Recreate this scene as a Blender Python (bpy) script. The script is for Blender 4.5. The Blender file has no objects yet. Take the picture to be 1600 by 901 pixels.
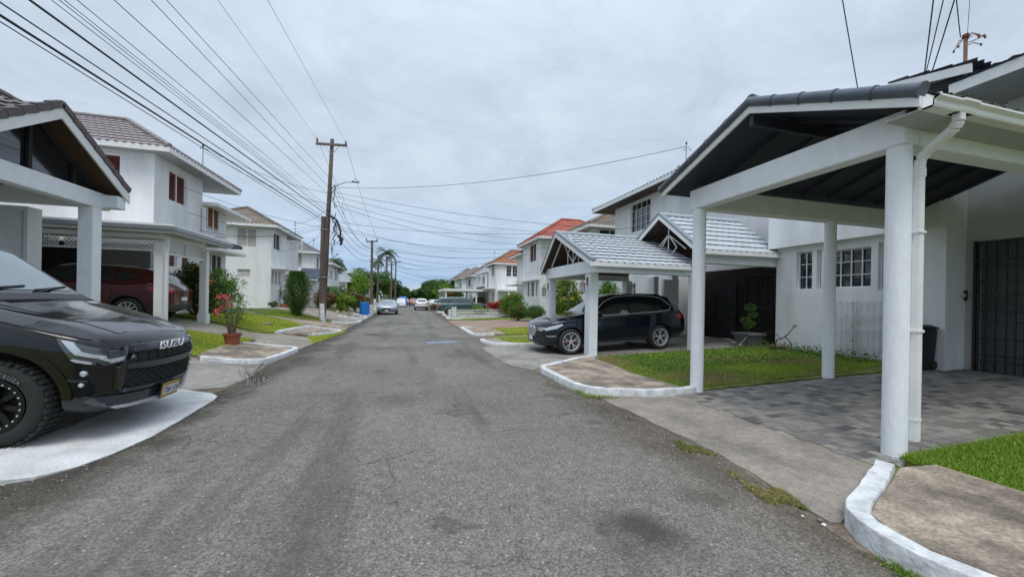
import bpy, bmesh, math, random
import numpy as np
from mathutils import Vector, Matrix
from mathutils.bvhtree import BVHTree
from math import sin, cos, pi, radians, atan2, sqrt
random.seed(7); RNG = np.random.default_rng(7)
scn = bpy.context.scene; COL = scn.collection

# ------------------------------------------------------------------ camera
F_PX, YAW, HOR, ROLL, EYE = 589.94, radians(15.19), 469.28, radians(1.05), 1.55
def _cam_rows():
    f = np.array([sin(YAW), cos(YAW), 0.]); r = np.array([cos(YAW), -sin(YAW), 0.]); u = np.cross(r, f)
    return np.array([r*cos(ROLL)+u*sin(ROLL), -(-r*sin(ROLL)+u*cos(ROLL)), f])
CM = _cam_rows()
cd = bpy.data.cameras.new('camera'); cam = bpy.data.objects.new('camera', cd); COL.objects.link(cam)
cd.sensor_width = 36; cd.lens = F_PX/1600*36; cd.shift_y = (HOR-450.5)/1600
cd.clip_start = .05; cd.clip_end = 3000
mw = Matrix.Identity(4)
for i in range(3):
    mw[i][0] = CM[0][i]; mw[i][1] = -CM[1][i]; mw[i][2] = -CM[2][i]
mw[2][3] = EYE
cam.matrix_world = mw; scn.camera = cam

# ------------------------------------------------------------------ sky, sun, exposure
scn.view_settings.view_transform = 'Standard'; scn.view_settings.look = 'None'
scn.view_settings.exposure = 0.68; scn.view_settings.gamma = 1.0
SUN_EL, SUN_AZ = radians(63), radians(200)
w = bpy.data.worlds.new('World'); scn.world = w; w.use_nodes = True
nt = w.node_tree; nt.nodes.clear(); N = nt.nodes.new; LK = nt.links.new
out = N('ShaderNodeOutputWorld'); bg = N('ShaderNodeBackground'); bg.inputs[1].default_value = .1
sky = N('ShaderNodeTexSky'); sky.sky_type = 'NISHITA'; sky.sun_disc = False
sky.sun_elevation = SUN_EL; sky.sun_rotation = SUN_AZ; sky.air_density = 1; sky.dust_density = 2
tc = N('ShaderNodeTexCoord'); sp = N('ShaderNodeSeparateXYZ'); LK(tc.outputs['Generated'], sp.inputs[0])
def M_(op, a, b=None, c=None, clamp=False):
    n = N('ShaderNodeMath'); n.operation = op; n.use_clamp = clamp
    for i, v in enumerate((a, b, c)):
        if v is None: continue
        if isinstance(v, (int, float)): n.inputs[i].default_value = v
        else: LK(v, n.inputs[i])
    return n.outputs[0]
zz = M_('MAXIMUM', sp.outputs[2], 0.0)
dv = M_('ADD', zz, .13)
cx = M_('DIVIDE', sp.outputs[0], dv); cy = M_('DIVIDE', sp.outputs[1], dv)
cb = N('ShaderNodeCombineXYZ'); LK(cx, cb.inputs[0]); LK(cy, cb.inputs[1])
def noise(scale, detail, rough, dist=0.):
    n = N('ShaderNodeTexNoise'); n.inputs['Scale'].default_value = scale; n.inputs['Detail'].default_value = detail
    n.inputs['Roughness'].default_value = rough; n.inputs['Distortion'].default_value = dist
    LK(cb.outputs[0], n.inputs['Vector']); return n.outputs[0]
n1 = noise(.6, 8, .62, .5); n2 = noise(2.3, 8, .68, .8)
cl = M_('ADD', M_('MULTIPLY', n1, .62), M_('MULTIPLY', n2, .38))
rp = N('ShaderNodeValToRGB'); LK(cl, rp.inputs[0])
e = rp.color_ramp.elements
e[0].position = .38; e[0].color = (.46, .54, .63, 1)
e[1].position = .64; e[1].color = (.67, .745, .84, 1)
m = rp.color_ramp.elements.new(.50); m.color = (.55, .635, .745, 1)
# low sky: bluish band with a pale strip on the horizon
lo = N('ShaderNodeValToRGB'); LK(zz, lo.inputs[0])
e = lo.color_ramp.elements
e[0].position = 0; e[0].color = (.80, .84, .88, 1)
e[1].position = .30; e[1].color = (1.0, 1.0, 1.0, 1)
for p_, c_ in ((.022, (.95, .98, 1.02, 1)), (.045, (.62, .78, .98, 1)), (.09, (.72, .85, 1.0, 1)), (.17, (.90, .96, 1.01, 1))):
    k = lo.color_ramp.elements.new(p_); k.color = c_
mul = N('ShaderNodeMix'); mul.data_type = 'RGBA'; mul.blend_type = 'MULTIPLY'; mul.inputs[0].default_value = 1
LK(rp.outputs[0], mul.inputs[6]); LK(lo.outputs[0], mul.inputs[7])
# overcast sky brightens towards the zenith
br = M_('ADD', M_('MULTIPLY', M_('POWER', zz, 4.0), 10.5), 7.0)
vm = N('ShaderNodeVectorMath'); vm.operation = 'SCALE'; LK(mul.outputs[2], vm.inputs[0]); LK(br, vm.inputs['Scale'])
mx = N('ShaderNodeMix'); mx.data_type = 'RGBA'; mx.inputs[0].default_value = .9
LK(sky.outputs[0], mx.inputs[6]); LK(vm.outputs[0], mx.inputs[7])
LK(mx.outputs[2], bg.inputs[0]); LK(bg.outputs[0], out.inputs[0])
sd = bpy.data.lights.new('sun', 'SUN'); sd.energy = 1.0; sd.angle = radians(25); sd.color = (1, .96, .9)
so = bpy.data.objects.new('sun', sd); COL.objects.link(so)
# sun behind the camera, a little to the left
so.rotation_euler = (radians(27), 0, radians(-14))
scn.cycles.use_denoising = True
scn.cycles.max_bounces = 8; scn.cycles.diffuse_bounces = 6

# ------------------------------------------------------------------ picture -> place helpers (used only to read off real positions)
TX = [-60, -12, -8, -7, -6, -4.8, -3.6, -3.0, 4.6, 12, 60]; TZ = [.9, .85, .78, .68, .52, .26, .06, 0, 0, .29, .35]
def zt(x): return float(np.interp(x, TX, TZ))
CP = np.array([0, 0, EYE])
def ray(u, v): return CM.T @ np.array([(u-800)/F_PX, (v-HOR)/F_PX, 1])
def gp(u, v, z=0): d = ray(u, v); return Vector(CP+d*(z-EYE)/d[2])
def xp(u, v, X): d = ray(u, v); return Vector(CP+d*X/d[0])
def yp(u, v, Y): d = ray(u, v); return Vector(CP+d*Y/d[1])

# ------------------------------------------------------------------ materials
MATS = {}
def mat(name, col, rough=.6, metal=0., var=0., vscale=3., bump=0., bscale=40., spec=.5, coat=0., stain=None, sscale=1., samt=.5, zs=1., island=0., trans=0., fine=0., fscale=35.):
    if name in MATS: return MATS[name]
    m = bpy.data.materials.new(name); m.use_nodes = True; MATS[name] = m
    nt = m.node_tree; b = nt.nodes['Principled BSDF']
    b.inputs['Roughness'].default_value = rough; b.inputs['Metallic'].default_value = metal
    b.inputs['Specular IOR Level'].default_value = spec; b.inputs['Coat Weight'].default_value = coat
    b.inputs['Coat Roughness'].default_value = .04
    c = (*col, 1) if len(col) == 3 else col
    b.inputs['Base Color'].default_value = c
    last = None
    g = nt.nodes.new('ShaderNodeNewGeometry'); mp = nt.nodes.new('ShaderNodeMapping'); mp.inputs['Scale'].default_value = (1, 1, zs)
    nt.links.new(g.outputs['Position'], mp.inputs[0])
    def nz(s, d=4):
        n = nt.nodes.new('ShaderNodeTexNoise'); n.inputs['Scale'].default_value = s; n.inputs['Detail'].default_value = d
        nt.links.new(mp.outputs[0], n.inputs['Vector']); return n.outputs[0]
    if stain:
        r = nt.nodes.new('ShaderNodeValToRGB'); nt.links.new(nz(sscale, 6), r.inputs[0])
        r.color_ramp.elements[0].position = .42; r.color_ramp.elements[0].color = (0, 0, 0, 1)
        r.color_ramp.elements[1].position = .68; r.color_ramp.elements[1].color = (samt, samt, samt, 1)
        mm = nt.nodes.new('ShaderNodeMix'); mm.data_type = 'RGBA'; mm.inputs[6].default_value = c; mm.inputs[7].default_value = (*stain, 1)
        nt.links.new(r.outputs[0], mm.inputs[0]); last = mm.outputs[2]
    def hsv(fac, amt):
        nonlocal last
        h = nt.nodes.new('ShaderNodeHueSaturation'); mr = nt.nodes.new('ShaderNodeMapRange')
        mr.inputs['From Min'].default_value = .25 if fac is not isl else 0; mr.inputs['From Max'].default_value = .75 if fac is not isl else 1
        mr.inputs['To Min'].default_value = 1-amt; mr.inputs['To Max'].default_value = 1+amt
        nt.links.new(fac, mr.inputs[0]); nt.links.new(mr.outputs[0], h.inputs['Value'])
        if last: nt.links.new(last, h.inputs['Color'])
        else: h.inputs['Color'].default_value = c
        last = h.outputs[0]
    isl = g.outputs['Random Per Island']
    if var: hsv(nz(vscale), var)
    if fine: hsv(nz(fscale, 8), fine); hsv(nz(fscale*.2, 6), fine*.7)
    if island: hsv(isl, island)
    if last: nt.links.new(last, b.inputs['Base Color'])
    if bump:
        bn = nt.nodes.new('ShaderNodeBump'); bn.inputs['Strength'].default_value = bump; bn.inputs['Distance'].default_value = .01
        nt.links.new(nz(bscale, 5), bn.inputs['Height']); nt.links.new(bn.outputs[0], b.inputs['Normal'])
    if trans:
        t = nt.nodes.new('ShaderNodeBsdfTranslucent'); ms = nt.nodes.new('ShaderNodeMixShader'); ms.inputs[0].default_value = trans
        if last: nt.links.new(last, t.inputs[0])
        else: t.inputs[0].default_value = c
        o = nt.nodes['Material Output']; nt.links.new(b.outputs[0], ms.inputs[1]); nt.links.new(t.outputs[0], ms.inputs[2]); nt.links.new(ms.outputs[0], o.inputs[0])
    return m
def glassmat(name, col, rough=.03):
    return mat(name, col, rough, spec=.9, coat=.6)

WALL = mat('white_wall_paint', (.80, .81, .82), .75, var=.05, vscale=1.2, bump=.35, bscale=60, stain=(.42, .42, .40), sscale=2.2, samt=.30, zs=.22, fine=.03, fscale=20)
WALLOLD = mat('weathered_white_paint', (.74, .75, .76), .75, var=.05, vscale=.9, bump=.25, bscale=50, stain=(.42, .42, .40), sscale=1.3, samt=.3, zs=.3)
TRIM = mat('white_trim', (.80, .80, .79), .5, var=.03, vscale=4, stain=(.5, .48, .45), sscale=5, samt=.2)
PILLAR = mat('pillar_paint', (.83, .86, .89), .6, var=.04, vscale=2, bump=.7, bscale=22, stain=(.52, .53, .50), sscale=6, samt=.22, zs=.35, fine=.04, fscale=30)
GREYWALL = mat('grey_render', (.42, .43, .43), .8, var=.05, bump=.3, bscale=70)
DARKIN = mat('dark_interior', (.02, .022, .025), .8)
WGLASS = glassmat('window_glass', (.015, .022, .03), .06)
SLATG = mat('dark_louvre', (.07, .07, .075), .5)
SLATW = mat('white_louvre', (.62, .60, .54), .5, var=.08, vscale=8)
SLATR = mat('redbrown_louvre', (.19, .045, .035), .5, var=.2, vscale=10)
SLATO = mat('orange_brown_louvre', (.30, .12, .05), .5, var=.2, vscale=10)
METAL = mat('galvanised_metal', (.35, .37, .38), .4, .7, var=.1, vscale=6)
RUST = mat('rusty_iron', (.16, .06, .03), .85, var=.3, vscale=20)
BLACKIRON = mat('black_iron', (.02, .022, .022), .5)
CABLE = mat('cable_black', (.03, .03, .035), .6)
WOODP = mat('pole_wood', (.155, .115, .09), .85, var=.35, vscale=2, bump=.9, bscale=18, zs=.12, stain=(.06, .05, .045), sscale=3, samt=.7)
WHITEWASH = mat('whitewash', (.68, .70, .71), .85, var=.06, vscale=6, bump=1., bscale=30, stain=(.24, .23, .22), sscale=7, samt=.5, fine=.12, fscale=40)
APRONW = mat('worn_white_apron_paint', (.66, .665, .66), .85, var=.07, vscale=3, bump=1., bscale=30, stain=(.30, .29, .27), sscale=4, samt=.5, fine=.14, fscale=40)
BEIGE = mat('old_beige_concrete', (.36, .295, .23), .9, var=.15, vscale=2.2, bump=.8, bscale=60, stain=(.10, .083, .066), sscale=2.1, samt=.85, fine=.45, fscale=40)
CONC = mat('grey_concrete', (.30, .265, .225), .9, var=.12, vscale=1.2, bump=.7, bscale=50, stain=(.15, .135, .115), sscale=1.6, samt=.7, fine=.28, fscale=50)
CONC2 = mat('driveway_concrete', (.30, .28, .25), .9, var=.1, vscale=1.5, bump=.5, bscale=50, stain=(.13, .125, .115), sscale=1.3, samt=.7, fine=.28, fscale=45)
DIRT = mat('dirt', (.20, .15, .11), .95, var=.2, vscale=4, bump=1, bscale=30, stain=(.10, .08, .06), sscale=2, samt=.8, fine=.5, fscale=40)
GRASSB = mat('grass_base', (.17, .20, .045), .95, var=.3, vscale=5, bump=1, bscale=60, stain=(.14, .13, .04), sscale=1.5, samt=.6)
TILEW = mat('white_tile', (.47, .50, .54), .85, var=.12, vscale=3, stain=(.24, .26, .27), sscale=3, samt=.55, island=.05)
TILELIP = mat('tile_lip_shade', (.02, .022, .025), .8)  # near-black lip faces: overhang shadow between tile courses painted into the colour
TILEP = mat('pinkish_tile', (.27, .235, .235), .6, var=.12, vscale=3, stain=(.2, .16, .15), sscale=1.5, samt=.5)
TILEPL = mat('pinkish_tile_lip', (.14, .105, .105), .8)  # darker copy for the row lips, shade under each course painted in
TILEB = mat('blue_grey_tile', (.075, .095, .125), .45, var=.15, vscale=4, stain=(.13, .14, .15), sscale=3, samt=.4)
TILEBR = mat('dark_brown_tile', (.10, .08, .075), .55, var=.15, vscale=4)
TILERED = mat('red_tile', (.40, .10, .065), .6, var=.12, vscale=2, stain=(.3, .07, .05), sscale=1.5, samt=.5)
TILEORG = mat('orange_brown_shingle', (.29, .135, .07), .7, var=.2, vscale=2)
TILEBG = mat('weathered_brown_shingle', (.235, .195, .155), .8, var=.2, vscale=2, stain=(.12, .10, .09), sscale=1.2, samt=.6)
TILEGR = mat('grey_tile', (.20, .205, .21), .7, var=.15, vscale=2, stain=(.12, .12, .12), sscale=1.4, samt=.5)
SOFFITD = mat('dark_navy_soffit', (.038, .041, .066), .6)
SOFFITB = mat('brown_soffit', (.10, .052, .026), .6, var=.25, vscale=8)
LEAFS = {}
def leafmat(name, col, isl=.45): return mat(name, col, .5, island=isl, trans=.3, spec=.4)
LEAFG = leafmat('leaf_green', (.095, .19, .032)); LEAFD = leafmat('leaf_dark_green', (.032, .075, .018))
LEAFY = leafmat('leaf_yellow_green', (.22, .31, .035)); LEAFR = leafmat('leaf_red', (.45, .05, .03)); LEAFO = leafmat('leaf_orange', (.55, .2, .04))
LEAFB = leafmat('leaf_bright_green', (.15, .30, .035)); LEAFM = leafmat('leaf_mid_green', (.065, .14, .027)); LEAFC = leafmat('leaf_copper', (.20, .09, .04))
PETALP = leafmat('pink_petal', (.85, .16, .22), .25); PETALO = leafmat('orange_petal', (.85, .38, .06), .25); PETALY = leafmat('yellow_petal', (.8, .55, .07), .25)
BARK = mat('bark', (.12, .09, .065), .9, var=.3, vscale=8, bump=.8, bscale=30); BARKP = mat('palm_bark', (.22, .2, .17), .9, var=.2, vscale=3, zs=4)
TERRA = mat('terracotta', (.30, .085, .05), .8, var=.15, vscale=10)
BLADE = leafmat('grass_blade', (.24, .37, .04), .35); BLADEY = leafmat('grass_blade_light', (.44, .50, .07), .3); BLADED = leafmat('grass_blade_dry', (.36, .30, .12), .4)

def asphalt():
    m = bpy.data.materials.new('asphalt'); m.use_nodes = True; nt = m.node_tree; b = nt.nodes['Principled BSDF']
    n = nt.nodes.new; l = nt.links.new
    g = n('ShaderNodeNewGeometry'); P = g.outputs['Position']
    def nz(s, d=5, r=.55, vec=P):
        k = n('ShaderNodeTexNoise'); k.inputs['Scale'].default_value = s; k.inputs['Detail'].default_value = d; k.inputs['Roughness'].default_value = r; l(vec, k.inputs['Vector']); return k.outputs[0]
    def ramp(src, stops):
        r = n('ShaderNodeValToRGB'); l(src, r.inputs[0]); el = r.color_ramp.elements
        el[0].position, el[0].color = stops[0][0], (*[stops[0][1]]*3, 1) if not isinstance(stops[0][1], tuple) else (*stops[0][1], 1)
        el[1].position, el[1].color = stops[-1][0], (*[stops[-1][1]]*3, 1) if not isinstance(stops[-1][1], tuple) else (*stops[-1][1], 1)
        for p_, c_ in stops[1:-1]:
            q = el.new(p_); q.color = (*c_, 1) if isinstance(c_, tuple) else (c_, c_, c_, 1)
        return r.outputs[0]
    def mix(f, a, c, mode='MIX'):
        k = n('ShaderNodeMix'); k.data_type = 'RGBA'; k.blend_type = mode
        if isinstance(f, float): k.inputs[0].default_value = f
        else: l(f, k.inputs[0])
        for s_, i in ((a, 6), (c, 7)):
            if isinstance(s_, tuple): k.inputs[i].default_value = (*s_, 1)
            else: l(s_, k.inputs[i])
        return k.outputs[2]
    base = ramp(nz(.35, 7, .6), [(.3, (.118, .110, .094)), (.48, (.168, .158, .137)), (.56, (.184, .172, .15)), (.72, (.228, .213, .185))])
    fine = ramp(nz(62, 3, .75), [(.32, .42), (.5, 1.), (.68, 1.75)])
    c = mix(1., base, fine, 'MULTIPLY')
    mid = ramp(nz(9, 4, .6), [(.3, .82), (.7, 1.14)])
    c = mix(1., c, mid, 'MULTIPLY')
    # pale stones in the worn surface
    v = n('ShaderNodeTexVoronoi'); v.inputs['Scale'].default_value = 20; l(P, v.inputs['Vector'])
    sep = n('ShaderNodeSeparateColor'); l(v.outputs['Color'], sep.inputs[0])
    dots = ramp(v.outputs['Distance'], [(.11, 1.), (.2, 0.)]); sel = ramp(sep.outputs[0], [(.72, 0.), (.78, 1.)])
    c = mix(mix(1., dots, sel, 'MULTIPLY'), c, (.48, .45, .40))
    v2 = n('ShaderNodeTexVoronoi'); v2.inputs['Scale'].default_value = 52; l(P, v2.inputs['Vector'])
    sep2 = n('ShaderNodeSeparateColor'); l(v2.outputs['Color'], sep2.inputs[0])
    c = mix(mix(1., ramp(v2.outputs['Distance'], [(.18, .9), (.34, 0.)]), ramp(sep2.outputs[1], [(.62, 0.), (.66, 1.)]), 'MULTIPLY'), c, (.34, .32, .29))
    c = mix(mix(1., ramp(v2.outputs['Distance'], [(.2, .8), (.4, 0.)]), ramp(sep2.outputs[2], [(.70, 0.), (.74, 1.)]), 'MULTIPLY'), c, (.035, .034, .033))
    # old dark repair patches, worn bands along the street, damp edges
    mp = n('ShaderNodeMapping'); mp.inputs['Scale'].default_value = (1.4, .16, 1); l(P, mp.inputs[0])
    c = mix(ramp(nz(.9, 6, .6, mp.outputs[0]), [(.52, 0.), (.64, .6)]), c, (.075, .07, .064))
    c = mix(ramp(nz(.55, 8, .7), [(.575, 0.), (.60, .55)]), c, (.07, .066, .06))
    c = mix(ramp(nz(.42, 9, .72), [(.30, .5), (.42, 0.)]), c, (.30, .285, .255))
    sx = n('ShaderNodeSeparateXYZ'); l(P, sx.inputs[0])
    wob = n('ShaderNodeMath'); wob.operation = 'MULTIPLY_ADD'; l(nz(1.2), wob.inputs[0]); wob.inputs[1].default_value = 1.1; l(sx.outputs[0], wob.inputs[2])
    c = mix(ramp(wob.outputs[0], [(0, 0.), (1, 0.)]), c, (.06, .055, .05))
    ed = n('ShaderNodeMapRange'); ed.inputs['From Min'].default_value = -1.75; ed.inputs['From Max'].default_value = -2.1; l(wob.outputs[0], ed.inputs[0])
    c = mix(ed.outputs[0], c, mix(1., c, (.46, .43, .40), 'MULTIPLY'))
    er = n('ShaderNodeMapRange'); er.inputs['From Min'].default_value = 2.75; er.inputs['From Max'].default_value = 3.35; l(wob.outputs[0], er.inputs[0])
    er.inputs['To Max'].default_value = .75
    c = mix(er.outputs[0], c, mix(1., c, (.62, .52, .43), 'MULTIPLY'))
    # cracks
    vc = n('ShaderNodeTexVoronoi'); vc.feature = 'DISTANCE_TO_EDGE'; vc.inputs['Scale'].default_value = .75
    dist = n('ShaderNodeVectorMath'); dist.operation = 'MULTIPLY_ADD'
    nc = n('ShaderNodeTexNoise'); nc.inputs['Scale'].default_value = 3; nc.inputs['Detail'].default_value = 6; l(P, nc.inputs['Vector'])
    l(nc.outputs['Color'], dist.inputs[0]); dist.inputs[1].default_value = (.5, .5, .5); l(P, dist.inputs[2]); l(dist.outputs[0], vc.inputs['Vector'])
    crk = mix(1., ramp(vc.outputs['Distance'], [(.0, 1.), (.010, 0.)]), ramp(nz(.5, 3), [(.47, 0.), (.57, .7)]), 'MULTIPLY')
    c = mix(crk, c, (.03, .03, .03))
    # oil stain
    for sx_, sy_, r_, am in ((1.55, 2.2, .34, .75), (-2.3, 9.6, .5, .5), (1.9, 14.9, .9, .35), (2.3, 2.5, .25, .4), (-.2, 6.0, .5, .25)):
        vd = n('ShaderNodeVectorMath'); vd.operation = 'DISTANCE'; l(dist.outputs[0], vd.inputs[0]); vd.inputs[1].default_value = (sx_+.25, sy_+.25, .25)
        c = mix(ramp(vd.outputs['Value'], [(r_*.35, am), (r_, 0.)]), c, (.045, .034, .028))
    l(c, b.inputs['Base Color'])
    rr = ramp(nz(.55, 8, .7), [(.58, .88), (.68, .55)]); l(rr, b.inputs['Roughness']); b.inputs['Specular IOR Level'].default_value = .35
    bn = n('ShaderNodeBump'); bn.inputs['Strength'].default_value = .7; bn.inputs['Distance'].default_value = .008
    hh = n('ShaderNodeMath'); hh.operation = 'SUBTRACT'; l(nz(60, 4, .7), hh.inputs[0]); l(v2.outputs['Distance'], hh.inputs[1])
    l(hh.outputs[0], bn.inputs['Height']); l(bn.outputs[0], b.inputs['Normal'])
    return m
ASPH = asphalt()
def pavermat():
    m = mat('stone_pavers', (.16, .155, .15), .8, var=.12, vscale=30, island=.0, bump=.5, bscale=60)
    nt = m.node_tree; g = nt.nodes.new('ShaderNodeNewGeometry'); r = nt.nodes.new('ShaderNodeValToRGB'); nt.links.new(g.outputs['Random Per Island'], r.inputs[0])
    r.color_ramp.interpolation = 'CONSTANT'
    el = r.color_ramp.elements; el[0].color = (.105, .098, .094, 1); el[1].position = .10; el[1].color = (.165, .155, .145, 1)
    for p_, c_ in ((.3, (.215, .203, .187)), (.5, (.27, .253, .225)), (.66, (.19, .178, .168)), (.8, (.29, .265, .22)), (.9, (.235, .222, .203))):
        q = el.new(p_); q.color = (*c_, 1)
    for h in [x for x in nt.nodes if x.type == 'HUE_SAT']: nt.links.new(r.outputs[0], h.inputs['Color'])
    return m
PAVER = pavermat()

# ------------------------------------------------------------------ objects
ORG = {}
def root(name, label, cat, loc=(0, 0, 0), rotz=0., group=None):
    o = bpy.data.objects.new(name, None); COL.objects.link(o); o.location = loc; o.rotation_euler = (0, 0, rotz)
    o.empty_display_size = .2
    o['label'] = label; o['category'] = cat
    if group: o['group'] = group
    ORG[o.name] = Vector(loc); return o
def tag(o, label, cat, group=None, kind=None):
    o['label'] = label; o['category'] = cat
    if group: o['group'] = group
    if kind: o['kind'] = kind
    return o
def link(name, me, parent=None, org=None, local=False):
    o = bpy.data.objects.new(name, me); COL.objects.link(o)
    if parent:
        o.parent = parent; g = ORG.get(parent.name, Vector((0, 0, 0))); ORG[o.name] = g
        if not local: me.transform(Matrix.Translation(-g))
    elif org is not None:
        me.transform(Matrix.Translation(-Vector(org))); o.location = org; ORG[o.name] = Vector(org)
    else: ORG[o.name] = Vector((0, 0, 0))
    return o
class MB:
    def __init__(s): s.v = []; s.f = []; s.m = []
    def add(s, vs, fs, mi=0):
        b = len(s.v); s.v += [tuple(x) for x in vs]
        for f in fs: s.f.append(tuple(b+i for i in f)); s.m.append(mi)
    def quad(s, a, b, c, d, mi=0): s.add([a, b, c, d], [(0, 1, 2, 3)], mi)
    def box(s, x0, x1, y0, y1, z0, z1, mi=0):
        s.add([(x, y, z) for z in (z0, z1) for y in (y0, y1) for x in (x0, x1)], [(0, 2, 3, 1), (4, 5, 7, 6), (0, 1, 5, 4), (2, 6, 7, 3), (0, 4, 6, 2), (1, 3, 7, 5)], mi)
    def bar(s, a, b, w, h, mi=0, up=(0, 0, 1)):
        a = Vector(a); b = Vector(b); d = (b-a).normalized(); up = Vector(up)
        sd = d.cross(up)
        if sd.length < 1e-4: sd = d.cross(Vector((0, 1, 0)))
        sd.normalize(); u = sd.cross(d)
        vs = []
        for p in (a, b):
            for i, j in ((-1, -1), (1, -1), (1, 1), (-1, 1)): vs.append(p+sd*(w/2*i)+u*(h/2*j))
        s.add(vs, [(0, 1, 2, 3), (7, 6, 5, 4), (0, 4, 5, 1), (1, 5, 6, 2), (2, 6, 7, 3), (3, 7, 4, 0)], mi)
    def tube(s, pts, r, n=8, mi=0, cap=True):
        pts = [Vector(p) for p in pts]; k = len(pts); rs = r if isinstance(r, (list, tuple)) else [r]*k
        vs = []; prev = None
        for i, p in enumerate(pts):
            d = (pts[min(i+1, k-1)]-pts[max(i-1, 0)]).normalized()
            if prev is None:
                a = d.cross(Vector((0, 0, 1)) if abs(d.z) < .9 else Vector((1, 0, 0))).normalized()
            else:
                a = (prev-d*prev.dot(d)).normalized()
            prev = a; b = d.cross(a)
            for j in range(n):
                t = 2*pi*j/n; vs.append(p+(a*cos(t)+b*sin(t))*rs[i])
        fs = [(i*n+j, i*n+(j+1) % n, (i+1)*n+(j+1) % n, (i+1)*n+j) for i in range(k-1) for j in range(n)]
        if cap: fs += [tuple(reversed(range(n))), tuple((k-1)*n+j for j in range(n))]
        s.add(vs, fs, mi)
    def lathe(s, prof, c=(0, 0, 0), n=24, mi=0, axis='z', cap=True):
        c = Vector(c); vs = []
        for r, h in prof:
            for j in range(n):
                t = 2*pi*j/n
                p = {'z': (r*cos(t), r*sin(t), h), 'y': (r*cos(t), h, r*sin(t)), 'x': (h, r*cos(t), r*sin(t))}[axis]
                vs.append(c+Vector(p))
        k = len(prof)
        fs = [(i*n+j, i*n+(j+1) % n, (i+1)*n+(j+1) % n, (i+1)*n+j) for i in range(k-1) for j in range(n)]
        if cap: fs += [tuple(reversed(range(n))), tuple((k-1)*n+j for j in range(n))]
        s.add(vs, fs, mi)
    def prism(s, poly, d, mi=0):
        n = len(poly); d = Vector(d); a = [Vector(p) for p in poly]
        s.add(a+[p+d for p in a], [tuple(range(n)), tuple(reversed(range(n, 2*n)))]+[(i, (i+1) % n, n+(i+1) % n, n+i) for i in range(n)], mi)
    def mesh(s, name, mats, smooth=False, bevel=0):
        me = bpy.data.meshes.new(name); me.from_pydata(s.v, [], s.f); me.validate()
        mats = mats if isinstance(mats, (list, tuple)) else [mats]
        for m in mats: me.materials.append(m)
        if len(mats) > 1 and len(me.polygons) == len(s.m): me.polygons.foreach_set('material_index', s.m)
        b = bmesh.new(); b.from_mesh(me); bmesh.ops.recalc_face_normals(b, faces=b.faces)
        if bevel:
            es = [e for e in b.edges if len(e.link_faces) == 2 and e.calc_face_angle(0) > .6]
            bmesh.ops.bevel(b, geom=es, offset=bevel, segments=2, affect='EDGES', clamp_overlap=True)
        b.to_mesh(me); b.free()
        if smooth:
            me.shade_smooth(); me.set_sharp_from_angle(angle=radians(smooth if smooth > 1 else 40))
        return me
    def build(s, name, mats, parent=None, org=None, smooth=False, bevel=0, local=False):
        return link(name, s.mesh(name, mats, smooth, bevel), parent, org, local)
def copy_tree(o, parent=None):
    c = o.copy(); COL.objects.link(c)
    if parent is not None: c.parent = parent
    for ch in list(o.children): copy_tree(ch, c)
    return c
def npmesh(name, V, Fc, mats, midx=None, smooth=False):
    me = bpy.data.meshes.new(name); nv = len(V); nf = len(Fc); k = Fc.shape[1]
    me.vertices.add(nv); me.vertices.foreach_set('co', np.ascontiguousarray(V, dtype=np.float32).ravel())
    me.loops.add(nf*k); me.loops.foreach_set('vertex_index', np.ascontiguousarray(Fc, dtype=np.int32).ravel())
    me.polygons.add(nf); me.polygons.foreach_set('loop_start', np.arange(nf, dtype=np.int32)*k)
    for m in (mats if isinstance(mats, (list, tuple)) else [mats]): me.materials.append(m)
    if midx is not None: me.polygons.foreach_set('material_index', np.asarray(midx, dtype=np.int32))
    me.update(calc_edges=True); return me
def rnd_dirs(n):
    d = RNG.normal(size=(n, 3)); return d/np.linalg.norm(d, axis=1)[:, None]
def leaf_mesh(name, P, size, mats, asp=.5, mi=None, up=.3, outward=None):
    """P: leaf positions; each leaf a bent diamond of two triangles (folded quad)"""
    n = len(P); d = rnd_dirs(n)
    if outward is not None: d = d+outward*1.1; d /= np.linalg.norm(d, axis=1)[:, None]
    nrm = rnd_dirs(n); nrm[:, 2] += up
    s = np.cross(d, nrm); s /= (np.linalg.norm(s, axis=1)[:, None]+1e-6)
    L = (size*RNG.uniform(.6, 1.3, n))[:, None]; W = L*asp
    nn = np.cross(s, d)
    V = np.stack([P-d*L*.5, P+s*W*.5+nn*L*.08, P+d*L*.5, P-s*W*.5+nn*L*.08], 1).reshape(-1, 3)
    Fc = np.arange(n*4).reshape(n, 4)
    return npmesh(name, V, Fc, mats, mi)
def blob_points(c, r, n, clumps=24, fill=.55, flat=1., seed=None, cr=.34):
    rg = np.random.default_rng(seed) if seed is not None else RNG
    c = np.array(c, float); r = np.array(r, float)
    d = rg.normal(size=(clumps, 3)); d /= np.linalg.norm(d, axis=1)[:, None]
    rad = rg.uniform(.35, .86, clumps)[:, None]
    cc = c+d*rad*r; cs = rg.uniform(cr*.6, cr*1.35, clumps)
    k = rg.integers(0, clumps, n)
    dd = rg.normal(size=(n, 3)); dd /= np.linalg.norm(dd, axis=1)[:, None]
    rr = rg.uniform(.55, 1.08, n)[:, None]
    P = cc[k]+dd*rr*cs[k][:, None]*r*flat
    return P, dd, k
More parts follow.
